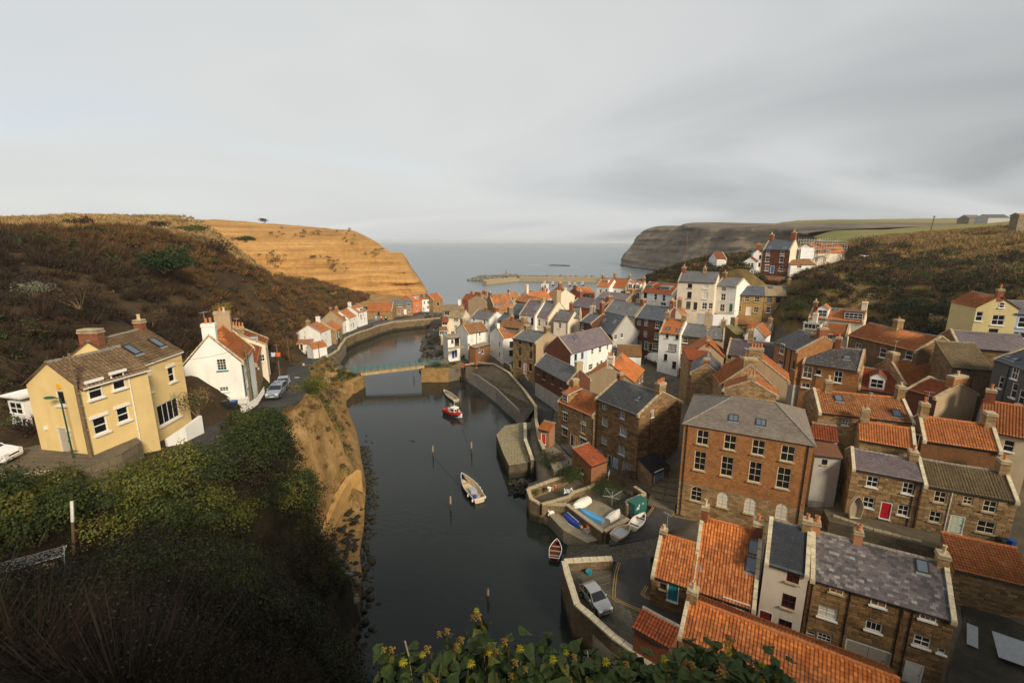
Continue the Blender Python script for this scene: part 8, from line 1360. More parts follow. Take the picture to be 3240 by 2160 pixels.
# plant pots and garden bits
for k,(p,r_,lb,c)in enumerate((((5.23,57.87,2.9),.28,'white banded plant pot in the waterside garden','b_white'),((4.09,58.64,3.2),.16,'small pale pot at the left end of the garden wall','pot_buff'),((4.81,59.19,3.2),.16,'small pale pot on the back of the garden wall','pot_buff'),((5.7,58.08,2.9),.2,'terracotta pot beside the white banded one','pot'),((6.16,58.72,2.9),.2,'terracotta pot at the back of the garden','pot'))):m=MB();m.lathe((0,0,0),[(0,0),(r_*.7,0),(r_,r_*1.7),(r_*1.1,r_*1.7),(r_*1.1,r_*1.95),(r_*.9,r_*1.95),(0,r_*1.8)],0,12);one(m,'plant_pot',c,p,lb,'plant pot')
m=MB()
for k in range(26):a,b_=random.uniform(-.6,.6),random.uniform(-.4,.4);m.poly([(a,b_,random.uniform(0,.5)),(a+.3,b_+random.uniform(-.2,.2),random.uniform(.1,.6)),(a+random.uniform(0,.3),b_+.3,random.uniform(.1,.6))])
one(m,'netting_heap','net_white',(7.69,57.17,3),'crumpled white netting in the waterside garden','netting')
m=MB();m.lathe((0,0,0),[(0,0),(.3,.0),(.36,.35),(.3,.35),(0,.25)],0,10);one(m,'flower_tub','j_teal',(8.04,41.32,3.1),'small teal flower tub against the quay wall','plant pot')
# white gate, life ring, notice boards, bench, anchor
m=MB();[m.box((x,0,.55),(.07,.04,1.1))for x in(-.5,.5)];[m.box((0,0,z),(1.0,.03,.08))for z in(.2,.55,.95)];[m.tube((-.45,0,.2),(.45,0,.95),.03),m.tube((.45,0,.2),(-.45,0,.95),.03)];one(m,'garden_gate','j_white',(14.1,60.63,3.3),'white wooden garden gate beside the brick outhouse','gate',1.2)
root=empty('life_ring_stand',(-13.04,116.7,3.6));tag(root,'orange life ring on a post by the harbour steps','life ring');m=MB();m.tube((0,.1,0),(0,.1,1.3),.05);m.build('post',MT['timber'],root);m=MB();[m.tube((.42*math.cos(k*.524),0,1.2+.42*math.sin(k*.524)),(.42*math.cos((k+1)*.524),0,1.2+.42*math.sin((k+1)*.524)),.11,0,6)for k in range(12)];m.build('ring',MT['plastic_red'],root)
root=empty('bench',(-31.62,30.84,21.7),math.atan2(.3,1));tag(root,'wooden bench against the yellow house','bench')
for k in range(3):m=MB();m.box((0,-.12+k*.13,.45),(1.2,.11,.035));m.build('seat_slat',MT['timber'],root)
for k in range(3):m=MB();m.box((0,.22,.6+k*.14),(1.2,.03,.1));m.build('back_slat',MT['timber'],root)
for x in(-.52,.52):m=MB();m.box((x,.2,.44),(.06,.06,.88));m.box((x,-.15,.22),(.06,.06,.44));m.build('leg',MT['timber'],root)
root=empty('anchor',(-31.25,33.3,21.1),.4);tag(root,'old iron anchor leaning below the white downpipe','anchor');m=MB();m.tube((0,0,.05),(.3,.0,1.5),.045);m.build('shank',MT['iron'],root);m=MB();m.path([(-.55,0,.45),(-.3,0,.1),(0,0,0),(.3,0,.1),(.55,0,.45)],.05);m.build('arms',MT['iron'],root);m=MB();m.tube((.27,-.5,1.3),(.27,.5,1.3),.035);m.build('stock',MT['iron'],root)
# white picket fence
root=empty('picket_fence',(-29.25,46.49,18.9));tag(root,'white picket fence in front of the white gable house','fence');pk=MB();pk.box((0,0,.42),(.08,.025,.84));pk.poly([(-.04,-.012,.84),(.04,-.012,.84),(0,-.012,.93)]);pk.poly([(.04,.012,.84),(-.04,.012,.84),(0,.012,.93)]);pkm=pk.mesh('picket',MT['j_white']);F_=[V3((-32.85,48.8,18.9)),V3((-30.1,49.51,18.9)),V3((-28.84,45.78,18.9)),V3((-30.1,51.01,18.2)),V3((-32.94,57.8,17.4))];F_=[F_[0],F_[1]],[F_[2],F_[3],F_[4]]
for run_ in F_:
    for a,b_ in zip(run_[:-1],run_[1:]):
        n=int((b_-a).length/.13)
        for k in range(n):c=a.lerp(b_,k/n);o=link(bpy.data.objects.new('picket',pkm),root);o.location=c-root.location;o.rotation_euler=(0,0,math.atan2(b_.y-a.y,b_.x-a.x))
        m=MB();[m.tube(a-root.location+Vector((0,0,z)),b_-root.location+Vector((0,0,z)),.03,0,4)for z in(.25,.65)];m.build('rail',MT['j_white'],root)
# iron railings beside the hall, handrail by the pink door
def railing(name,label,a,b_,h,n,mat='iron',rails=(.05,1.0)):
    a,b_=V3(a),V3(b_);root=empty(name,a);tag(root,label,'railing');m=MB();[m.tube(Vector((0,0,h*z)),b_-a+Vector((0,0,h*z)),.025,0,5)for z in rails];m.build('rail',MT[mat],root);q=MB();q.tube((0,0,0),(0,0,h*1.05),.02,0,4);qm=q.mesh('bar',MT[mat])
    for k in range(n):o=link(bpy.data.objects.new('bar',qm),root);o.location=(b_-a)*(k/(n-1))
railing('iron_railing','black iron railing between the brick hall and the red door cottage',(35.06,48.79,5.9),(36.88,48.3,5.9),1.1,16);railing('iron_railing','black handrail of the steps up to the pink door',(1.43,107.3,4.6),(3.14,105,5.3),1.4,7);railing('hill_handrail','long handrail descending the right hillside path',(79.74,120,28.78),(83.77,103.6,23.79),1.0,9,'galv');railing('knoll_fence','wooden rail fence below the hilltop house',(77.96,135.2,27.99),(89.36,135.2,27.99),1.2,12,'timber_pale',(.5,1.0));railing('quay_railing','pale railing along the far quay by the stone store',(-56.12,182,3.3),(-50.66,191.4,3.3),1.1,9,'galv',(.5,1.0));railing('balcony_rail','thin rail of the balcony on the white house at the bridge',(-16.41,118.3,9.2),(-13.17,120.7,9.2),1.0,10,'galv')
m=MB();a,b_=V3((-16.51,118.2,9.1)),V3((-13.1,120.6,9.1));d=(b_-a);n=Vector((-d.y,d.x,0)).normalized()*1.6;m.poly([a,b_,b_+n,a+n]);m.poly([p-Vector((0,0,.2))for p in(a+n,b_+n,b_,a)]);[m.poly([p-Vector((0,0,.2)),q-Vector((0,0,.2)),q,p])for p,q in((a,b_),(b_,b_+n),(a+n,a))];one(m,'balcony','w_tan',(0,0,0),'concrete balcony slab on the white house at the bridge','balcony')
# pink door steps
root=empty('door_steps',(3.33,108.8,5));tag(root,'dark stone steps up to the pink door','steps');a,b_=V3((4.26,105.4,4.4)),V3((3.14,105.2,6));m=MB();m.box((0,0,0),(1,1,1));smh=m.mesh('step',MT['stone_grey'])
for k in range(7):c=a.lerp(b_,k/6);o=link(bpy.data.objects.new('step',smh),root);o.matrix_local=Matrix.Translation(c-root.location-Vector((0,0,.4)))@Matrix.Rotation(.25,4,'Z')@Matrix.Diagonal((.3,1.1,.8,1))
# scaffolding on the hilltop house
root=empty('scaffolding',(89.62,144.9,30.36));tag(root,'tube scaffolding with plank lifts round the hilltop house','scaffolding');a,b_=V3((89.16,143.9,30.24)),V3((107.4,148.9,29.83))
for k in range(10):
    c=a.lerp(b_,k/9)-root.location
    for dy in(0,1.2):m=MB();m.tube(c+Vector((0,dy,-1)),c+Vector((0,dy,8.0 if k<8 else 6)),.06,0,5);m.build('upright',MT['galv'],root)
for z in(2.2,4.3,6.4):
    m=MB();p,q=a-root.location,b_-root.location;[m.tube(p+Vector((0,dy,z+h)),q+Vector((0,dy,z+h)),.05,0,5)for dy in(0,1.2)for h in(0,.9)];m.build('ledger',MT['galv'],root);m=MB();mid=(p+q)/2;m.box((mid.x,mid.y+.6,z+.05),((q-p).length,1.1,.06),0,math.atan2((q-p).y,(q-p).x));m.build('plank_lift',MT['timber_pale'],root)
m=MB();p=a-root.location;m.poly([p+Vector((.4,-.12,1.6)),p+Vector((4.6,-.05,1.6)),p+Vector((4.6,-.05,5)),p+Vector((.4,-.12,5))]);m.poly([p+Vector((.4,-.09,5)),p+Vector((4.6,-.02,5)),p+Vector((4.6,-.02,1.6)),p+Vector((.4,-.09,1.6))]);m.build('sheeting',MT['net_white'],root)
# crate stack on the far quay, vending kiosks, yellow grit bin, washing, glasshouse frame and timber in the left garden
root=empty('pot_stack',(-36.45,207,3.2));tag(root,'stack of lobster pots at the far slipway','lobster pots');sm_=MB();sm_.box((0,0,.2),(.95,.6,.38),0,0,.75);smm=sm_.mesh('lobster_pot',MT['timber_wet'])
for k in range(34):o=link(bpy.data.objects.new('lobster_pot',smm),root);o.location=(random.uniform(-5,5),random.uniform(-2,2.5),(k%4)*.4);o.rotation_euler=(0,0,random.random()*3)
m=MB();m.box((0,0,.45),(.9,.7,.9),0,0,.85);m.box((0,0,.93),(.95,.75,.12),0,0,.8);one(m,'grit_bin','plastic_yellow',(-40.3,87.31,9),'yellow grit bin beside the lane above the bridge','bin',.3);m=MB();m.box((0,0,.7),(.8,.5,1.4));one(m,'phone_cabinet','boxgreen',(-52.45,117.1,4.6),'dark green cabinet at the lane end of the bridge','cabinet')
for p,c,lb in(((-60.03,198.8,3.2),'b_sky','blue and white fuel pump before the stone store'),((-57.72,198.8,3.2),'b_red','red banded fuel pump before the stone store'),((-55.68,198.8,3.2),'bin_black','black kiosk before the stone store')):m=MB();m.box((0,0,.9),(.9,.6,1.8));m.box((0,-.31,1.3),(.6,.04,.5),1);one(m,'kiosk',[MT[c],MT['plate']],p,lb,'kiosk')
ws=empty('washing_line',(-43.4,78.86,15.5));tag(ws,'washing hung on a line in the terrace garden','washing');m=MB();m.tube((-1.5,0,2.2),(2.2,.4,2.2),.012,0,4);m.build('line',MT['rope'],ws)
for x,c in((.3,'cloth_pale'),(1.2,'cloth_orange')):m=MB();m.grid([[(x+i*.2,.1+.06*math.sin(i*2+j),2.2-j*.25)for i in range(5)]for j in range(4)]);m.build('garment',MT[c],ws)
root=empty('clothes_frame',(-24.04,19.66,20.6),.6);tag(root,'white wire drying frame over stacked timber in the left garden','drying frame');m=MB();[m.tube((-1.4,-.5+k*.14,1.0),(1.4,-.5+k*.14,1.0),.01,0,4)for k in range(8)];[m.tube((s*1.4,-.5,1.0),(s*1.4,.5,1.0),.025)for s in(-1,1)];m.tube((-1.4,-.5,1.0),(1.4,-.5,1.0),.03);m.build('frame',MT['galv'],root)
for s in(-1,1):m=MB();m.tube((s*1.3,-.45,1.0),(s*1.3,.4,-.3),.025);m.tube((s*1.3,.45,1.0),(s*1.3,-.4,-.3),.025);m.build('leg',MT['galv'],root)
root=empty('timber_stack',(-24.49,19.78,20.3),.7);tag(root,'stack of reddish planks and beams under the drying frame','timber')
for k in range(9):m=MB();m.box((0,-.5+(k%5)*.24,.2+(k//5)*.2),(random.uniform(1.6,2.6),.2,.14));m.build('plank',MT['timber_pale' if k%3 else 'w_terracotta'],root).rotation_euler=(0,0,random.gauss(0,.05))
m=MB();m.tube((0,0,0),(.35,.2,3.2),.07,0,6);m.tube((.22,.12,2.0),(.35,.2,3.2),.075,1,6);one(m,'leaning_pole',[MT['timber'],MT['b_white']],(-24.36,22.19,20),'white painted pole leaning in the left garden','pole')
root=empty('rail_fence',(-31.51,25.22,20.6));tag(root,'mossy wooden rail fence below the lane at the left','fence');a,b_=V3((-32.47,25.68,20.3)),V3((-30.32,27.05,20.3))
for z in(.5,1.0):m=MB();m.tube(a-root.location+Vector((0,0,z)),b_-root.location+Vector((0,0,z)),.07,0,6);m.build('rail',MT['timber'],root)
for k in range(4):c=a.lerp(b_,k/3)-root.location;m=MB();m.tube(c+Vector((0,0,-.5)),c+Vector((0,0,1.25)),.11,0,7);m.build('post',MT['timber'],root)
# conservatory behind the yellow house
root=empty('garden_room',(-40.95,35.26,22),-.25);tag(root,'white boarded garden room behind the yellow house','outbuilding');m=MB();m.box((.6,1.5,1.0),(1.9,3.0,2.6));m.build('wall',MT['w_white'],root)
for k in range(9):m=MB();m.box((.6,-.02,.0+k*.16),(1.92,.04,.13));m.build('weatherboard',MT['j_white'],root)
m=MB();m.box((.6,1.4,2.75),(2.3,3.4,.12));[m.tube((-.5+k*.16,-.3,2.83),(-.5+k*.16,3.1,2.83),.05,0,5)for k in range(15)];m.build('roof',MT['net_white'],root)
fm,pm,cm,sm,lm=window_meshes(1.5,1.1,'2x2',False);o=link(bpy.data.objects.new('window',fm),root);o.location=(.6,-.05,1.75);link(bpy.data.objects.new('pane',pm),o)
# fittings on the yellow house gable
yh=ROOTS['yellow_house']
D_=HOUSES[0][7]
for nm,u,v in(('alarm_box',.62,5.05),('wall_lamp',.20,1.75),('wall_lamp',.62,1.75),('house_number',.62,1.25)):
    m=MB();m.box((0,0,0),dict(alarm_box=(.26,.1,.3),wall_lamp=(.16,.2,.26),house_number=(.2,.03,.2))[nm]);o=m.build(nm,MT['plastic_yellow' if nm=='alarm_box' else 'b_white'],yh);o.matrix_basis=Matrix.Translation((-.06,D_*(1-u),v))@Matrix.Rotation(-math.pi/2,4,'Z')
# corrugated sheets and dark yard at the lower right
slab('dark_yard',[(41.39,35.32,2.9),(43.04,37.31,3.2),(46.8,35.13,3.2),(40.52,28.88,3.2),(33.94,29.05,3)],MT['mud'],3.25)
for k,(p,w,l,rz,lb)in enumerate((((41.61,31.51,3.9),2.0,2.6,-.62,'pale corrugated plastic sheet roof in the dark yard'),((40.04,33.2,3.6),.7,2.4,-.75,'narrow corrugated sheet leaning beside the front stone house'))):
    m=MB();n=int(w/.075)
    m.grid([[(-w/2+w*i/(2*n),y,.03*(i%2)+.18*y)for i in range(2*n+1)]for y in(-l/2,0,l/2)]);m.grid([[(-w/2+w*i/(2*n),y,.03*(i%2)+.18*y-.012)for i in range(2*n,-1,-1)]for y in(-l/2,0,l/2)])
    one(m,'sheet_roof','b_grey',p,lb,'roof sheet',rz)

# ------------------------------------------------------------------ vegetation
def leaf_tris(C,Rd,Cl,k,size,mode,flat=.8,jit=.35):
    """k leaf or twig faces per clump. C (n,3) centres, Rd (n,) radii, Cl (n,3) colours"""
    n=len(C);N=n*k;c=np.repeat(C,k,0);r=np.repeat(Rd,k);cl=np.repeat(Cl,k,0);d=rng.normal(size=(N,3));d/=np.linalg.norm(d,axis=1)[:,None];d[:,2]=np.where(d[:,2]<-.35,-d[:,2],d[:,2])
    lump=1+.30*np.sin(d[:,0]*5+np.repeat(rng.uniform(0,6,n),k))*np.cos(d[:,1]*5+d[:,2]*4)
    sz=np.repeat(size if np.ndim(size)else np.full(n,size),k)*rng.uniform(.6,1.4,N)
    if mode=='leaf':
        p=c+d*(r*lump*rng.uniform(.55,1.02,N)**.7)[:,None]*[1,1,flat];a=rng.normal(size=(N,3));a-=d*(a*d).sum(1)[:,None]*.6;a/=np.linalg.norm(a,axis=1)[:,None];b_=np.cross(d+.5*rng.normal(size=(N,3)),a);b_/=np.linalg.norm(b_,axis=1)[:,None]+1e-9
        V=np.stack([p-a*sz[:,None]*.5,p+b_*sz[:,None]*.36,p+a*sz[:,None]*.5,p-b_*sz[:,None]*.36],1);m=4
    else:# twigs or grass blades: thin, pointing up and out
        up=d*[1,1,.6]+[0,0,.9 if mode=='twig' else 1.6];up/=np.linalg.norm(up,axis=1)[:,None];p=c+d*(r*rng.uniform(.1,.75,N))[:,None]*[1,1,flat*.6];ln=(r*rng.uniform(.35,.95,N))if mode=='twig' else r*rng.uniform(.6,1.5,N);s=np.cross(up,rng.normal(size=(N,3)));s/=np.linalg.norm(s,axis=1)[:,None]+1e-9;w=sz[:,None]
        V=np.stack([p-s*w,p+s*w,p+up*ln[:,None]],1);m=3
    cl=cl*rng.uniform(1-jit,1+jit,(N,1))*(1+.12*rng.normal(size=(N,3)))
    return V.reshape(-1,3),np.arange(N*m).reshape(N,m),np.repeat(np.clip(cl,.004,1),m,0)
def stuff(name,label,parts,parent=None,kind='stuff'):
    for i,m in enumerate(sorted({p[1].shape[1]for p in parts})):
        q=[p for p in parts if p[1].shape[1]==m];Vs,Fs,Cs,n=[],[],[],0
        for V,F_,C in q:Vs.append(V);Fs.append(F_+n);Cs.append(C);n+=len(V)
        o=link(bpy.data.objects.new(name if m==4 or parent else name+'_twigs',np_mesh(name,np.concatenate(Vs),np.concatenate(Fs),MT['foliage'],None,np.concatenate(Cs))),parent)
        if kind:tag(o,(label if m==4 else label.replace('leafy','bare twiggy'))if not parent else None,kind=kind)
def pal(n,*cols):
    c=np.array(cols)[rng.integers(0,len(cols),n)];return c*rng.uniform(.75,1.3,(n,1))
BRN=((.046,.027,.017),(.036,.022,.015),(.058,.035,.018),(.040,.030,.016));ORG=((.150,.080,.028),(.115,.062,.026),(.175,.098,.034));GRN=((.040,.058,.014),(.055,.070,.016),(.030,.045,.013));YGR=((.105,.110,.018),(.085,.095,.020),(.13,.125,.025));TAN=((.36,.235,.095),(.30,.19,.075),(.42,.29,.125));DRY=((.26,.16,.06),(.20,.125,.045),(.32,.21,.085))
def scatter(n,x0,x1,y0,y1):return np.c_[rng.uniform(x0,x1,n),rng.uniform(y0,y1,n)]
def side(P):# > 0 on the beck side of the lane
    P=np.asarray(P);L_=np.array(LANE)[:,:2];best=np.full(len(P),1e9);s=np.zeros(len(P))
    for a,b_ in zip(L_[:-1],L_[1:]):
        v=b_-a;t=np.clip(((P-a)@v)/(v@v),0,1);q=a+t[:,None]*v;d=np.hypot(*(P-q).T);k=d<best;best=np.where(k,d,best);s=np.where(k,-(v[0]*(P-a)[:,1]-v[1]*(P-a)[:,0]),s)
    return s,best
HF=[(h[2],h[3],h[5],h[6],h[7])for h in HOUSES]
def clear(P,mg=1.0):
    ok=np.ones(len(P),bool)
    for x,y,a,L,D in HF:
        c,s=math.cos(a),math.sin(a);u=(P[:,0]-x)*c+(P[:,1]-y)*s;v=-(P[:,0]-x)*s+(P[:,1]-y)*c;ok&=~((u>-mg)&(u<L+mg)&(v>-mg)&(v<D+mg))
    return ok
# --- left hillside
P=scatter(26000,-260,-36,14,262);P=P[inside(P,LEFT)];s,dl=side(P);P=P[(s<0)&(dl>4.2)];P=P[clear(P,1.3)];z=zL(P);brow=np.interp(P[:,1],[40,112,125,138,150,170,220,262],[41.5,40.7,39.5,36.5,32,27,20,16])+3.2*fbm(P,22,3,61);gr=(z>brow);nz=fbm(P,26,3,63)
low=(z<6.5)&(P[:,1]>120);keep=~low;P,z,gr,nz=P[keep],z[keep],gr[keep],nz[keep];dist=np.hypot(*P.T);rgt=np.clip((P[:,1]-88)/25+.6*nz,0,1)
def put(mask,frac):return mask&(rng.random(len(mask))<frac)
parts=[]
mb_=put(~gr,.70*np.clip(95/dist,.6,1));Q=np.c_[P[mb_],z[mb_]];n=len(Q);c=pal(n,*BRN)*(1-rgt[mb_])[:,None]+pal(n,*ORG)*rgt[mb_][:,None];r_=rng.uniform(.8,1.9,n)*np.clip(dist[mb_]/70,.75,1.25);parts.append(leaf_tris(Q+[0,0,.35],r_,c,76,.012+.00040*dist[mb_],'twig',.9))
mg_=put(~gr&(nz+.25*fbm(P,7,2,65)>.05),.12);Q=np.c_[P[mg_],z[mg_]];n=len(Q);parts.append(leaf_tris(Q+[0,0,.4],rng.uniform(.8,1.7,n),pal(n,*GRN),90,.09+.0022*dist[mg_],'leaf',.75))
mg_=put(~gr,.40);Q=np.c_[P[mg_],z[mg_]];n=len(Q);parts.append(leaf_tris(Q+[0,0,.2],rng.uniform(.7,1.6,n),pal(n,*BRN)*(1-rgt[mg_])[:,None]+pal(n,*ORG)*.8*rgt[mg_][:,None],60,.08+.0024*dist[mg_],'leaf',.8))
mt_=put(gr,.85);Q=np.c_[P[mt_],z[mt_]];n=len(Q);tg=parts;parts_g=[leaf_tris(Q,rng.uniform(.45,1.0,n),pal(n,*TAN),16,.02+.0007*dist[mt_],'grass',.25)]
mt_=put(gr&(nz>.12),.10);Q=np.c_[P[mt_],z[mt_]];n=len(Q);parts_g.append(leaf_tris(Q+[0,0,.2],rng.uniform(.6,1.4,n),pal(n,*GRN,*BRN),50,.30,'leaf',.6))
mt_=put(~gr&(rng.random(len(P))<.1+.3*(nz<-.18)),.35);Q=np.c_[P[mt_],z[mt_]];n=len(Q);parts_g.append(leaf_tris(Q,rng.uniform(.5,1.1,n),pal(n,*DRY),14,.05,'grass',.3))
stuff('hillside_scrub','leafy brown scrub covering the left hillside',parts);stuff('hilltop_grass','leafy patches and dry grass along the top of the left hillside',parts_g)
# ground colour under it: dry grass above the brow, earth on the bank
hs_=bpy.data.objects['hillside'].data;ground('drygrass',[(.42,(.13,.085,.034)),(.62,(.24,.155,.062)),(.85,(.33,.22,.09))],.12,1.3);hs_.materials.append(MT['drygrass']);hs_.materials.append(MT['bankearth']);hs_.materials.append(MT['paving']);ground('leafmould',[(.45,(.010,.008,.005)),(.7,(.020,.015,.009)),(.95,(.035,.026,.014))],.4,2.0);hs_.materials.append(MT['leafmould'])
cen=np.zeros(len(hs_.polygons)*3);hs_.polygons.foreach_get('center',cen);cen=cen.reshape(-1,3);brow=np.interp(cen[:,1],[40,112,125,138,150,170,220,262],[41.5,40.7,39.5,36.5,32,27,20,16])+3.2*fbm(cen[:,:2],22,3,61);s,dl=side(cen[:,:2]);db=dist_poly(cen[:,:2],BECK_L)
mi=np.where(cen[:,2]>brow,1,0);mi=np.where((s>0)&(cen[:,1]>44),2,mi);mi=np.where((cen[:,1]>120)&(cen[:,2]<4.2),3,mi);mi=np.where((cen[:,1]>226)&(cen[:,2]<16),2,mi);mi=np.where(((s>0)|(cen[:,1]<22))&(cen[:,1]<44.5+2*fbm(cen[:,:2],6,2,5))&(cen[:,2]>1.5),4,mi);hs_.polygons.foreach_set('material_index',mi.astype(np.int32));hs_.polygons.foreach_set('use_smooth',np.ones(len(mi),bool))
# --- the bank between lane and beck
P=scatter(9000,-62,-14,34,128);P=P[inside(P,LEFT)];s,dl=side(P);k=(s>0)&(dl>2.6);P,dl=P[k],dl[k];db=dist_poly(P,BECK_L);z=zL(P);nz=fbm(P,9,3,71);dist=np.hypot(*P.T);parts=[];k=put((db>1.2)&(z>2),.50);Q=np.c_[P[k],z[k]];n=len(Q);parts.append(leaf_tris(Q,rng.uniform(.35,.8,n),pal(n,*DRY,*TAN[:1])*.85,22,.012+.0003*dist[k],'grass',.3))
k=put((db>1.5)&(nz>.02),.22)|put((dl<6)&(P[:,1]<52),.3);Q=np.c_[P[k],z[k]];n=len(Q);parts.append(leaf_tris(Q+[0,0,.25],rng.uniform(.35,.95,n),pal(n,*GRN,*YGR[:1]),110,.05+.0016*dist[k],'leaf',.8));k=put((db>1)&(nz<0),.16);Q=np.c_[P[k],z[k]];n=len(Q);parts.append(leaf_tris(Q+[0,0,.15],rng.uniform(.4,.9,n),pal(n,*BRN,*DRY),70,.014,'twig',.8));stuff('bank_growth','leafy tufts and dry grass over the ochre left bank',parts)
# --- bushes between the camera and the lane
P=scatter(2600,-46,-5,5,47);P=P[inside(P,LEFT)];s,dl=side(P);k=(s>0)&(dl>3.4);P,dl=P[k],dl[k];z=zL(P);dist=np.sqrt((P**2).sum(1)+(37-z)**2);db=dist_poly(P,BECK_L);k=(db>1.5)&(dist>8.5)&~((P[:,1]>39.5)&(P[:,0]>-27.5))&~((P[:,0]<-22.5-.0*P[:,1])&(P[:,1]<25.5)&(P[:,0]>-34)&(P[:,1]>14))&(P[:,1]/np.maximum(.1,37-z-1.6)>.62);P,z,dist,dl=P[k],z[k],dist[k],dl[k];nz=fbm(P,8,3,81);parts=[]
DK=((.026,.019,.012),(.034,.024,.014),(.022,.021,.011));k=put(np.ones(len(P),bool),.55);Q=np.c_[P[k],z[k]];n=len(Q);parts.append(leaf_tris(Q+[0,0,.6],rng.uniform(1.0,1.9,n),pal(n,*DK),240,.004+.00014*dist[k],'twig',1.0));k=put(np.ones(len(P),bool),.45);Q=np.c_[P[k],z[k]];n=len(Q);parts.append(leaf_tris(Q+[0,0,.5],rng.uniform(1.2,2.3,n),pal(n,*DK),560,.020+.0028*dist[k],'leaf',.9));k=put(nz>-.12,.40);Q=np.c_[P[k],z[k]];n=len(Q);parts.append(leaf_tris(Q+[0,0,.6],rng.uniform(1.1,2.0,n),pal(n,(.032,.046,.011),(.042,.054,.013),(.022,.034,.010)),700,.022+.0028*dist[k],'leaf',.9));stuff('foreground_thicket','leafy dark thicket on the slope below the camera',parts)
def shrub(label,p,r_,cols,k=1200,size=.1,flat=.8,mode='leaf',name='shrub',stem=True,lumps=7,cat='shrub',group=None):
    p=np.array(p);root=empty(name,tuple(p));tag(root,label,cat,group);C=rng.normal(size=(lumps,3))*r_*.42*[1,1,flat*.7];C[:,2]=np.abs(C[:,2])+r_*.35*flat;V,F_,c=leaf_tris(C,np.full(lumps,r_*.6),pal(lumps,*cols),k//lumps,size,mode,flat);o=link(bpy.data.objects.new('crown',np_mesh('crown',V,F_,MT['foliage'],None,c)),root)
    m=MB();[m.tube((0,0,-.3),tuple(C[i]*[.8,.8,.9]),.05*r_**.5,0,5,.015)for i in range(min(6,lumps))];m.build('trunk',MT['timber'],root)
# hedge along the outer side of the lane
ORD='first second third fourth fifth sixth seventh eighth ninth tenth eleventh twelfth thirteenth fourteenth fifteenth sixteenth seventeenth eighteenth nineteenth twentieth'.split()
for i in range(40):
    t=i/39;j=2.1+t*4.15;a=np.array(LANE[int(j)]);b_=np.array(LANE[int(j)+1]);f=j-int(j);c=a+(b_-a)*f;v=(b_-a)[:2];v/=np.linalg.norm(v);nrm=np.array([v[1],-v[0]]);row=i%2;q=c[:2]+nrm*(2.5+1.9*row+random.uniform(-.2,.5));r_=random.uniform(1.8,2.4)*(1.0 if t<.7 else .62);shrub('leafy hedge bush below the lane, %s from the left in the %s row'%(ORD[i//2],('upper','lower')[row]),(q[0],q[1],zL([q])[0]-.1),r_,YGR if random.random()<.35 else GRN,3000,.15,.95,group='hedge bushes below the lane')
shrub('wide dark green conifer spreading on the left hillside',(-71.26,93.87,30.95),5.2,((.020,.040,.012),(.028,.048,.014)),3600,.42,.62,lumps=16);shrub('pale silvery shrub low on the left hillside',(-63.2,59.89,30.01),1.9,((.20,.20,.13),(.15,.155,.10)),900,.16);shrub('round dark shrub on the hilltop skyline left of the grass',(-121.3,131.9,40.99),3.4,BRN,900,.4,.6);shrub('round dark shrub standing in the hilltop dry grass',(-117.1,154.5,41.39),2.8,BRN,700,.4,.7);shrub('long green gorse patch in the hilltop dry grass',(-111.1,164.5,40.34),4.5,GRN,900,.45,.35);shrub('green gorse clump above the ochre cliff',(-116.9,204.7,36.88),5,GRN,900,.5,.4);shrub('small dark bush on the skyline above the cliff',(-120.6,229.3,46.2),2.2,BRN,400,.4,.7);shrub('brown bush on the edge of the ochre cliff',(-104.1,202.4,26.41),3.0,ORG,500,.4,1.0);shrub('big bare brown bush above the yellow house',(-53.09,55.61,29.17),2.4,((.11,.07,.035),(.085,.055,.03)),2600,.10,.9);shrub('bare tan bush behind the yellow house chimney',(-48.99,61.06,26.01),1.8,((.12,.08,.04),(.09,.06,.03)),2000,.10,.9);shrub('yellow flowering shrub above the white house chimneys',(-51.46,81.15,24.23),2.0,((.34,.22,.03),(.20,.16,.03)),900,.16);shrub('dark purple brown thicket below the hilltop grass',(-82.78,130.1,32.85),6.0,((.045,.026,.020),),1800,.4,.55,lumps=14)
shrub('yellow green gorse bush at the lane bend above the bridge',(-30,63.98,15.3),2.2,((.26,.19,.02),(.16,.15,.025),(.09,.11,.02)),2200,.12,.8,lumps=10);shrub('bright green bush beside the gorse at the lane bend',(-29.42,66.08,14.2),2.3,((.07,.11,.018),(.09,.13,.02)),2200,.12,.8,lumps=10);shrub('dark brown bush hanging below the gorse at the lane bend',(-30.29,71.69,11),2.2,BRN,1600,.12,.9);shrub('dark ivy bush beside the beached pale dinghy',(-49.65,112.7,3.8),1.8,GRN,1200,.12)
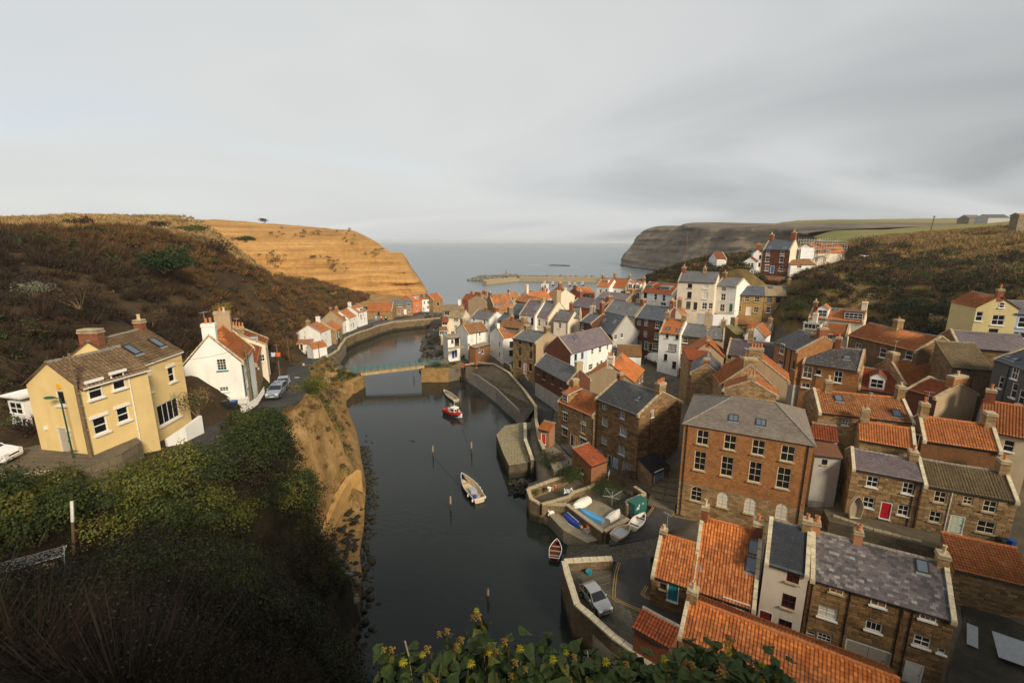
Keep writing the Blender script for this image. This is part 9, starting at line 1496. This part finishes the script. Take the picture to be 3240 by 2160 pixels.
shrub('dense green bush beside the brick outhouse',(8.89,60.33,3),1.9,GRN,5200,.12,.8,lumps=12);shrub('dark green bush filling the garden behind the rotary dryer',(13.18,57.2,2.8),2.5,GRN,6500,.11,.5,lumps=16);shrub('brown hedge at the top of the overgrown garden',(15.5,59.08,3.2),2.2,BRN,5200,.11,.7,lumps=12);shrub('dark ivy hanging over the picnic terrace wall',(5.81,65.62,2),1.6,GRN,3600,.11,1.1);shrub('low green plants at the foot of the yellow door cottage',(8.53,71.83,3.6),1.0,GRN,700,.09,.5);shrub('small bush in the waterside garden',(3.6,57.87,2.4),.9,YGR,700,.08,.7);shrub('green growth on the pier upper terrace',(3.3,77.82,2.6),1.5,GRN,900,.1,.5);shrub('green growth over the bridge abutment',(-20.91,119.6,3.8),2.2,GRN,1300,.13,.5);shrub('green growth on the slope beside the harbour steps',(-16.94,121,3.2),2.0,GRN,1200,.13,.5);shrub('dark scrub on the rock below the bridge side cream house',(-23.83,142.1,4),3.4,((.05,.04,.022),(.04,.04,.018)),1500,.2,1.1);shrub('ivy over the lane side abutment',(-42.21,113.2,3),1.6,GRN,1000,.12,.7);shrub('shrub between the yellow house and the white house',(-29.24,39.97,21.2),1.9,(*GRN,*DRY),1600,.1,1.0);shrub('garden shrub beside the estate car',(-32.98,59.17,17.2),1.5,GRN,1000,.1)
# --- right hill
P=scatter(30000,34,215,62,262);P=P[inside(P,RIGHT)];P=P[clear(P,1.6)];z=zR(P);nz=fbm(P,20,3,91);k=(z>17.5)&(P[:,1]>55);P,z,nz=P[k],z[k],nz[k];dist=np.hypot(*P.T);lowr=np.clip((35-z)/9+.9*nz,0,1);parts=[];k=put(rng.random(len(P))>lowr*.7,.75);Q=np.c_[P[k],z[k]];n=len(Q);parts.append(leaf_tris(Q,rng.uniform(.5,1.3,n),pal(n,*DRY,*TAN[:1],(.16,.12,.035)),16,.02+.0005*dist[k],'grass',.3));k=put(rng.random(len(P))<lowr,.42);Q=np.c_[P[k],z[k]];n=len(Q);parts.append(leaf_tris(Q+[0,0,.4],rng.uniform(.8,1.9,n),pal(n,*BRN,*GRN),80,.10+.0016*dist[k],'leaf',.8));k=put(rng.random(len(P))<lowr,.35);Q=np.c_[P[k],z[k]];n=len(Q);parts.append(leaf_tris(Q+[0,0,.3],rng.uniform(.8,1.8,n),pal(n,*BRN,*ORG[:1]),70,.035,'twig',.9));stuff('right_hill_growth','leafy bushes and rough grass on the right hillside',parts)
for lb,p,r_,c in(('dark evergreen mass above the long stone house',(83.32,94.81,21.19),4.5,((.012,.022,.008),(.016,.026,.009))),('dark evergreen bush left of the yellow gable',(86.73,88.81,21.81),4.2,((.012,.022,.008),(.016,.026,.009))),('dark hedge behind the scaffolded house',(115.8,152.7,33.35),5.5,((.014,.020,.009),(.03,.022,.014))),('dark hedge end beside the hillside wall',(129.7,154.7,32.99),4.5,((.014,.022,.009),(.045,.025,.014))),('brown bush above the garden path on the right hill',(76.01,111.9,24.56),4.5,BRN),('dark bush beside the scaffolding',(106,148,30.56),4,((.03,.03,.012),(.06,.045,.02))),('dark trees in the dip beside the stone barn',(82.24,85.97,18.21),4.0,((.010,.014,.007),)),('green patch bush beside the golden cottages',(65.67,103,21.37),2.6,GRN)):shrub(lb,p,r_,c,1500,.28,.75,lumps=11)
# --- ivy on the cliff edge in front of the camera
ivy=empty('ivy',(.35,1.75,34.2));tag(ivy,'flowering ivy with glossy leaves along the bottom edge of the view','ivy');b=NB('ivyleaf',.55,.2);b.col(b.mix(1.0,b.ramp(b.rnd(),[(0,(.020,.036,.010)),(.6,(.040,.060,.013)),(1,(.13,.125,.024))]),b.ramp(b.noise(b.ob(),22,3),[(.3,.75),(.7,1.2)]),'MULTIPLY'));plain('ivyberry',(.26,.145,.02),.6,.3,.3,0,30);plain('ivyflower',(.42,.36,.025),.7,.3,.3,0,30);plain('ivystem',(.085,.06,.028),.8,.2,.2,0,20);LF=[]
for v in range(3):
    m=MB();O=[(0,0),(.026+.004*v,.012),(.030+.006*(v==1),.034),(.018,.055),(0,.085+.008*v)]
    for s in(-1,1):
        for a,b_ in zip(O[:-1],O[1:]):q=[(0,a[1],-.003),(s*a[0],a[1],.008-3*a[1]**2),(s*b_[0],b_[1],.008-3*b_[1]**2),(0,b_[1],-.003-2.2*b_[1]**2)];m.poly(q if s<0 else q[::-1])
    LF.append(m.mesh('leaf',MT['ivyleaf'],True,True))
bm_=MB();[bm_.lathe((.022*math.cos(a)*math.cos(e_),.022*math.sin(a)*math.cos(e_),.022*math.sin(e_)),[(0,-.005),(.005,0),(0,.005)],0,5)for a,e_ in[(random.uniform(0,6.3),random.uniform(-.5,1.5))for _ in range(26)]];[bm_.tube((0,0,-.02),(.02*math.cos(a),.02*math.sin(a),.008),.0012,1,3)for a in np.arange(0,6.2,.8)];BRY=bm_.mesh('berry_cluster',[MT['ivyberry'],MT['ivystem']]);bm_=MB();[bm_.tube((0,0,0),(.024*math.cos(a)*math.cos(e_),.024*math.sin(a)*math.cos(e_),.024*math.sin(e_)),.0022,0,3,.0005)for a,e_ in[(random.uniform(0,6.3),random.uniform(-.6,1.5))for _ in range(60)]];FLW=bm_.mesh('flower_head',MT['ivyflower'])
def sprig(px_,top,t,n,berries,fl=0):
    """a shoot: px_ sideways (m), top height of its tip, t distance ahead"""
    tip=Vector((px_,t,top))-ivy.location;base_=Vector((px_+random.uniform(-.08,.08),t-.12,top-.42))-ivy.location;m=MB();mid=(tip+base_)/2+Vector((random.uniform(-.04,.04),0,0));m.path([base_,mid,tip],.004,0,5);m.build('stem',MT['ivystem'],ivy)
    for k in range(n):
        f=random.uniform(.25,1)**.7;c=base_.lerp(tip,f)+Vector((random.gauss(0,.02),random.gauss(0,.02),random.gauss(0,.01)));o=link(bpy.data.objects.new('leaf',LF[k%3]),ivy);s=random.uniform(.75,1.25);o.matrix_local=Matrix.Translation(c)@Matrix.Rotation(random.uniform(0,6.28),4,'Z')@Matrix.Rotation(random.gauss(-.35,.35),4,'X')@Matrix.Diagonal((s,s,s,1))
    for k in range(berries):o=link(bpy.data.objects.new('berry_cluster',BRY),ivy);o.location=tip+Vector((random.gauss(0,.03),random.gauss(0,.03),random.uniform(-.04,.06)));o.scale=(random.uniform(.7,1.0),)*3
    for k in range(fl):o=link(bpy.data.objects.new('flower_head',FLW),ivy);o.location=tip+Vector((random.gauss(0,.04),random.gauss(0,.03),random.uniform(-.05,.03)));o.scale=(random.uniform(.8,1.1),)*3
SPRIGS=[(-.36,2.1,34.91),(-.17,2.12,34.98),(-.44,2.08,34.79),(-.13,2.08,34.79),(-.02,2.08,34.8),(.17,2.07,34.77),(.28,2.07,34.78),(-.7,2.16,34.71),(.05,2.06,34.72),(.36,2.06,34.72),(.46,2.06,34.73),(-.3,2.09,34.88),(-.38,1.97,34.8),(-.23,1.97,34.8),(-.55,1.97,34.79),(-.08,1.97,34.78),(.8,2.07,34.79),(.97,2.07,34.75),(1.16,2.16,34.72),(1.26,2.17,34.73),(1.32,2.06,34.72),(.62,2.06,34.72),(1.12,1.97,34.79),(1.42,2.05,34.67)]
for k,p in enumerate(SPRIGS):sprig(p[0],p[2],p[1],12 if k<2 else 9,2 if k in(0,1,3,4,7,8,11,19)else random.randint(0,1),(2 if k in(6,18,19,20)else random.randint(0,1)))
for k in range(4):p=((-.61,2.17,34.78),(.03,2.17,34.75),(.37,2.16,34.69),(.43,2.16,34.72))[k];m=MB();q=Vector(p)-ivy.location;m.path([q,q+Vector((.02,0,-.12)),q+Vector((.035,-.02,-.3))],.004,0,4);m.build('dry_stalk',MT['timber_pale'],ivy)
# the rest of the ivy, too dense to tell leaf from leaf
Vs,Fs,n0=[],[],0;lm_=[(np.array([q.co for q in m.vertices]),[tuple(p.vertices)for p in m.polygons])for m in LF]
for k in range(620):
    x=random.uniform(-.75,1.58);c=Vector((x,random.uniform(1.9,2.25),34.64+random.uniform(-.14,.09)+.05*math.sin(6.3*x+1)))-ivy.location;s=random.uniform(.75,1.3);M_=Matrix.Translation(c)@Matrix.Rotation(random.uniform(0,6.28),4,'Z')@Matrix.Rotation(random.gauss(-.35,.4),4,'X')@Matrix.Diagonal((s,s,s,1));V0,F0=lm_[k%3];Vs.append((np.c_[V0,np.ones(len(V0))]@np.array(M_).T)[:,:3]);Fs+=[tuple(i+n0 for i in f)for f in F0];n0+=len(V0)
V_=np.concatenate(Vs);mm_=bpy.data.meshes.new('ivy_foliage');mm_.from_pydata(V_.tolist(),[],Fs);mm_.materials.append(MT['ivyleaf']);o=link(bpy.data.objects.new('ivy_foliage',mm_),ivy);o['kind']='stuff'
# low leafy foliage left of the ivy and on the ledge
P=scatter(150,-3.4,-.5,2.6,5.2);Q=np.c_[P,np.interp(P[:,1],[1.5,2.5,4,5.2],[34.3,33.2,31.8,30.2])];Q=Q[(Q[:,1]/(37-Q[:,2])>.70)&(Q[:,1]/(37-Q[:,2])<.93)];n=len(Q);stuff('ledge_growth','leafy green growth on the ledge under the camera',[leaf_tris(Q,rng.uniform(.18,.34,n),pal(n,(.018,.032,.009),(.026,.040,.010)),150,.045,'leaf',.7)])
# --- bushes dotted on the nab
pts=[(-115.4,281.2,26.29),(-110.6,280.9,24.79),(-107.7,280.3,21.97),(-131,264.5,20.11),(-125.5,263.7,16.56),(-146.5,292.8,41.83),(-134.9,297.7,40.93),(-125.4,304.3,43.02),(-111.8,306.5,43.47),(-88.61,295.6,31.1),(-102.7,297.1,37.98),(-141.4,272.9,30.64),(-118.1,271.4,14.1)];Q=np.repeat(np.array(pts),7,0)+rng.normal(size=(len(pts)*7,3))*[4,1.5,1.6];n=len(Q);stuff('nab_bushes','leafy small bushes dotted over the ochre cliff',[leaf_tris(Q,rng.uniform(.8,1.8,n),pal(n,(.13,.10,.035),(.08,.075,.025)),40,.5,'leaf',.8)])

# ------------------------------------------------------------------ sea air
hz = MB(); hz.box((0, 24000, 36.5), (96000, 48400, 79)); hm = bpy.data.materials.new('sea_air'); hm.use_nodes = True; ht = hm.node_tree; ht.nodes.clear(); ho = ht.nodes.new('ShaderNodeOutputMaterial'); pv = ht.nodes.new('ShaderNodeVolumePrincipled'); pv.inputs['Color'].default_value = (.97, .985, 1, 1); pv.inputs['Density'].default_value = .00011; pv.inputs['Anisotropy'].default_value = .2; ht.links.new(pv.outputs[0], ho.inputs['Volume']); o = hz.build('haze', hm); o['kind'] = 'stuff'
sc.cycles.volume_bounces = 1
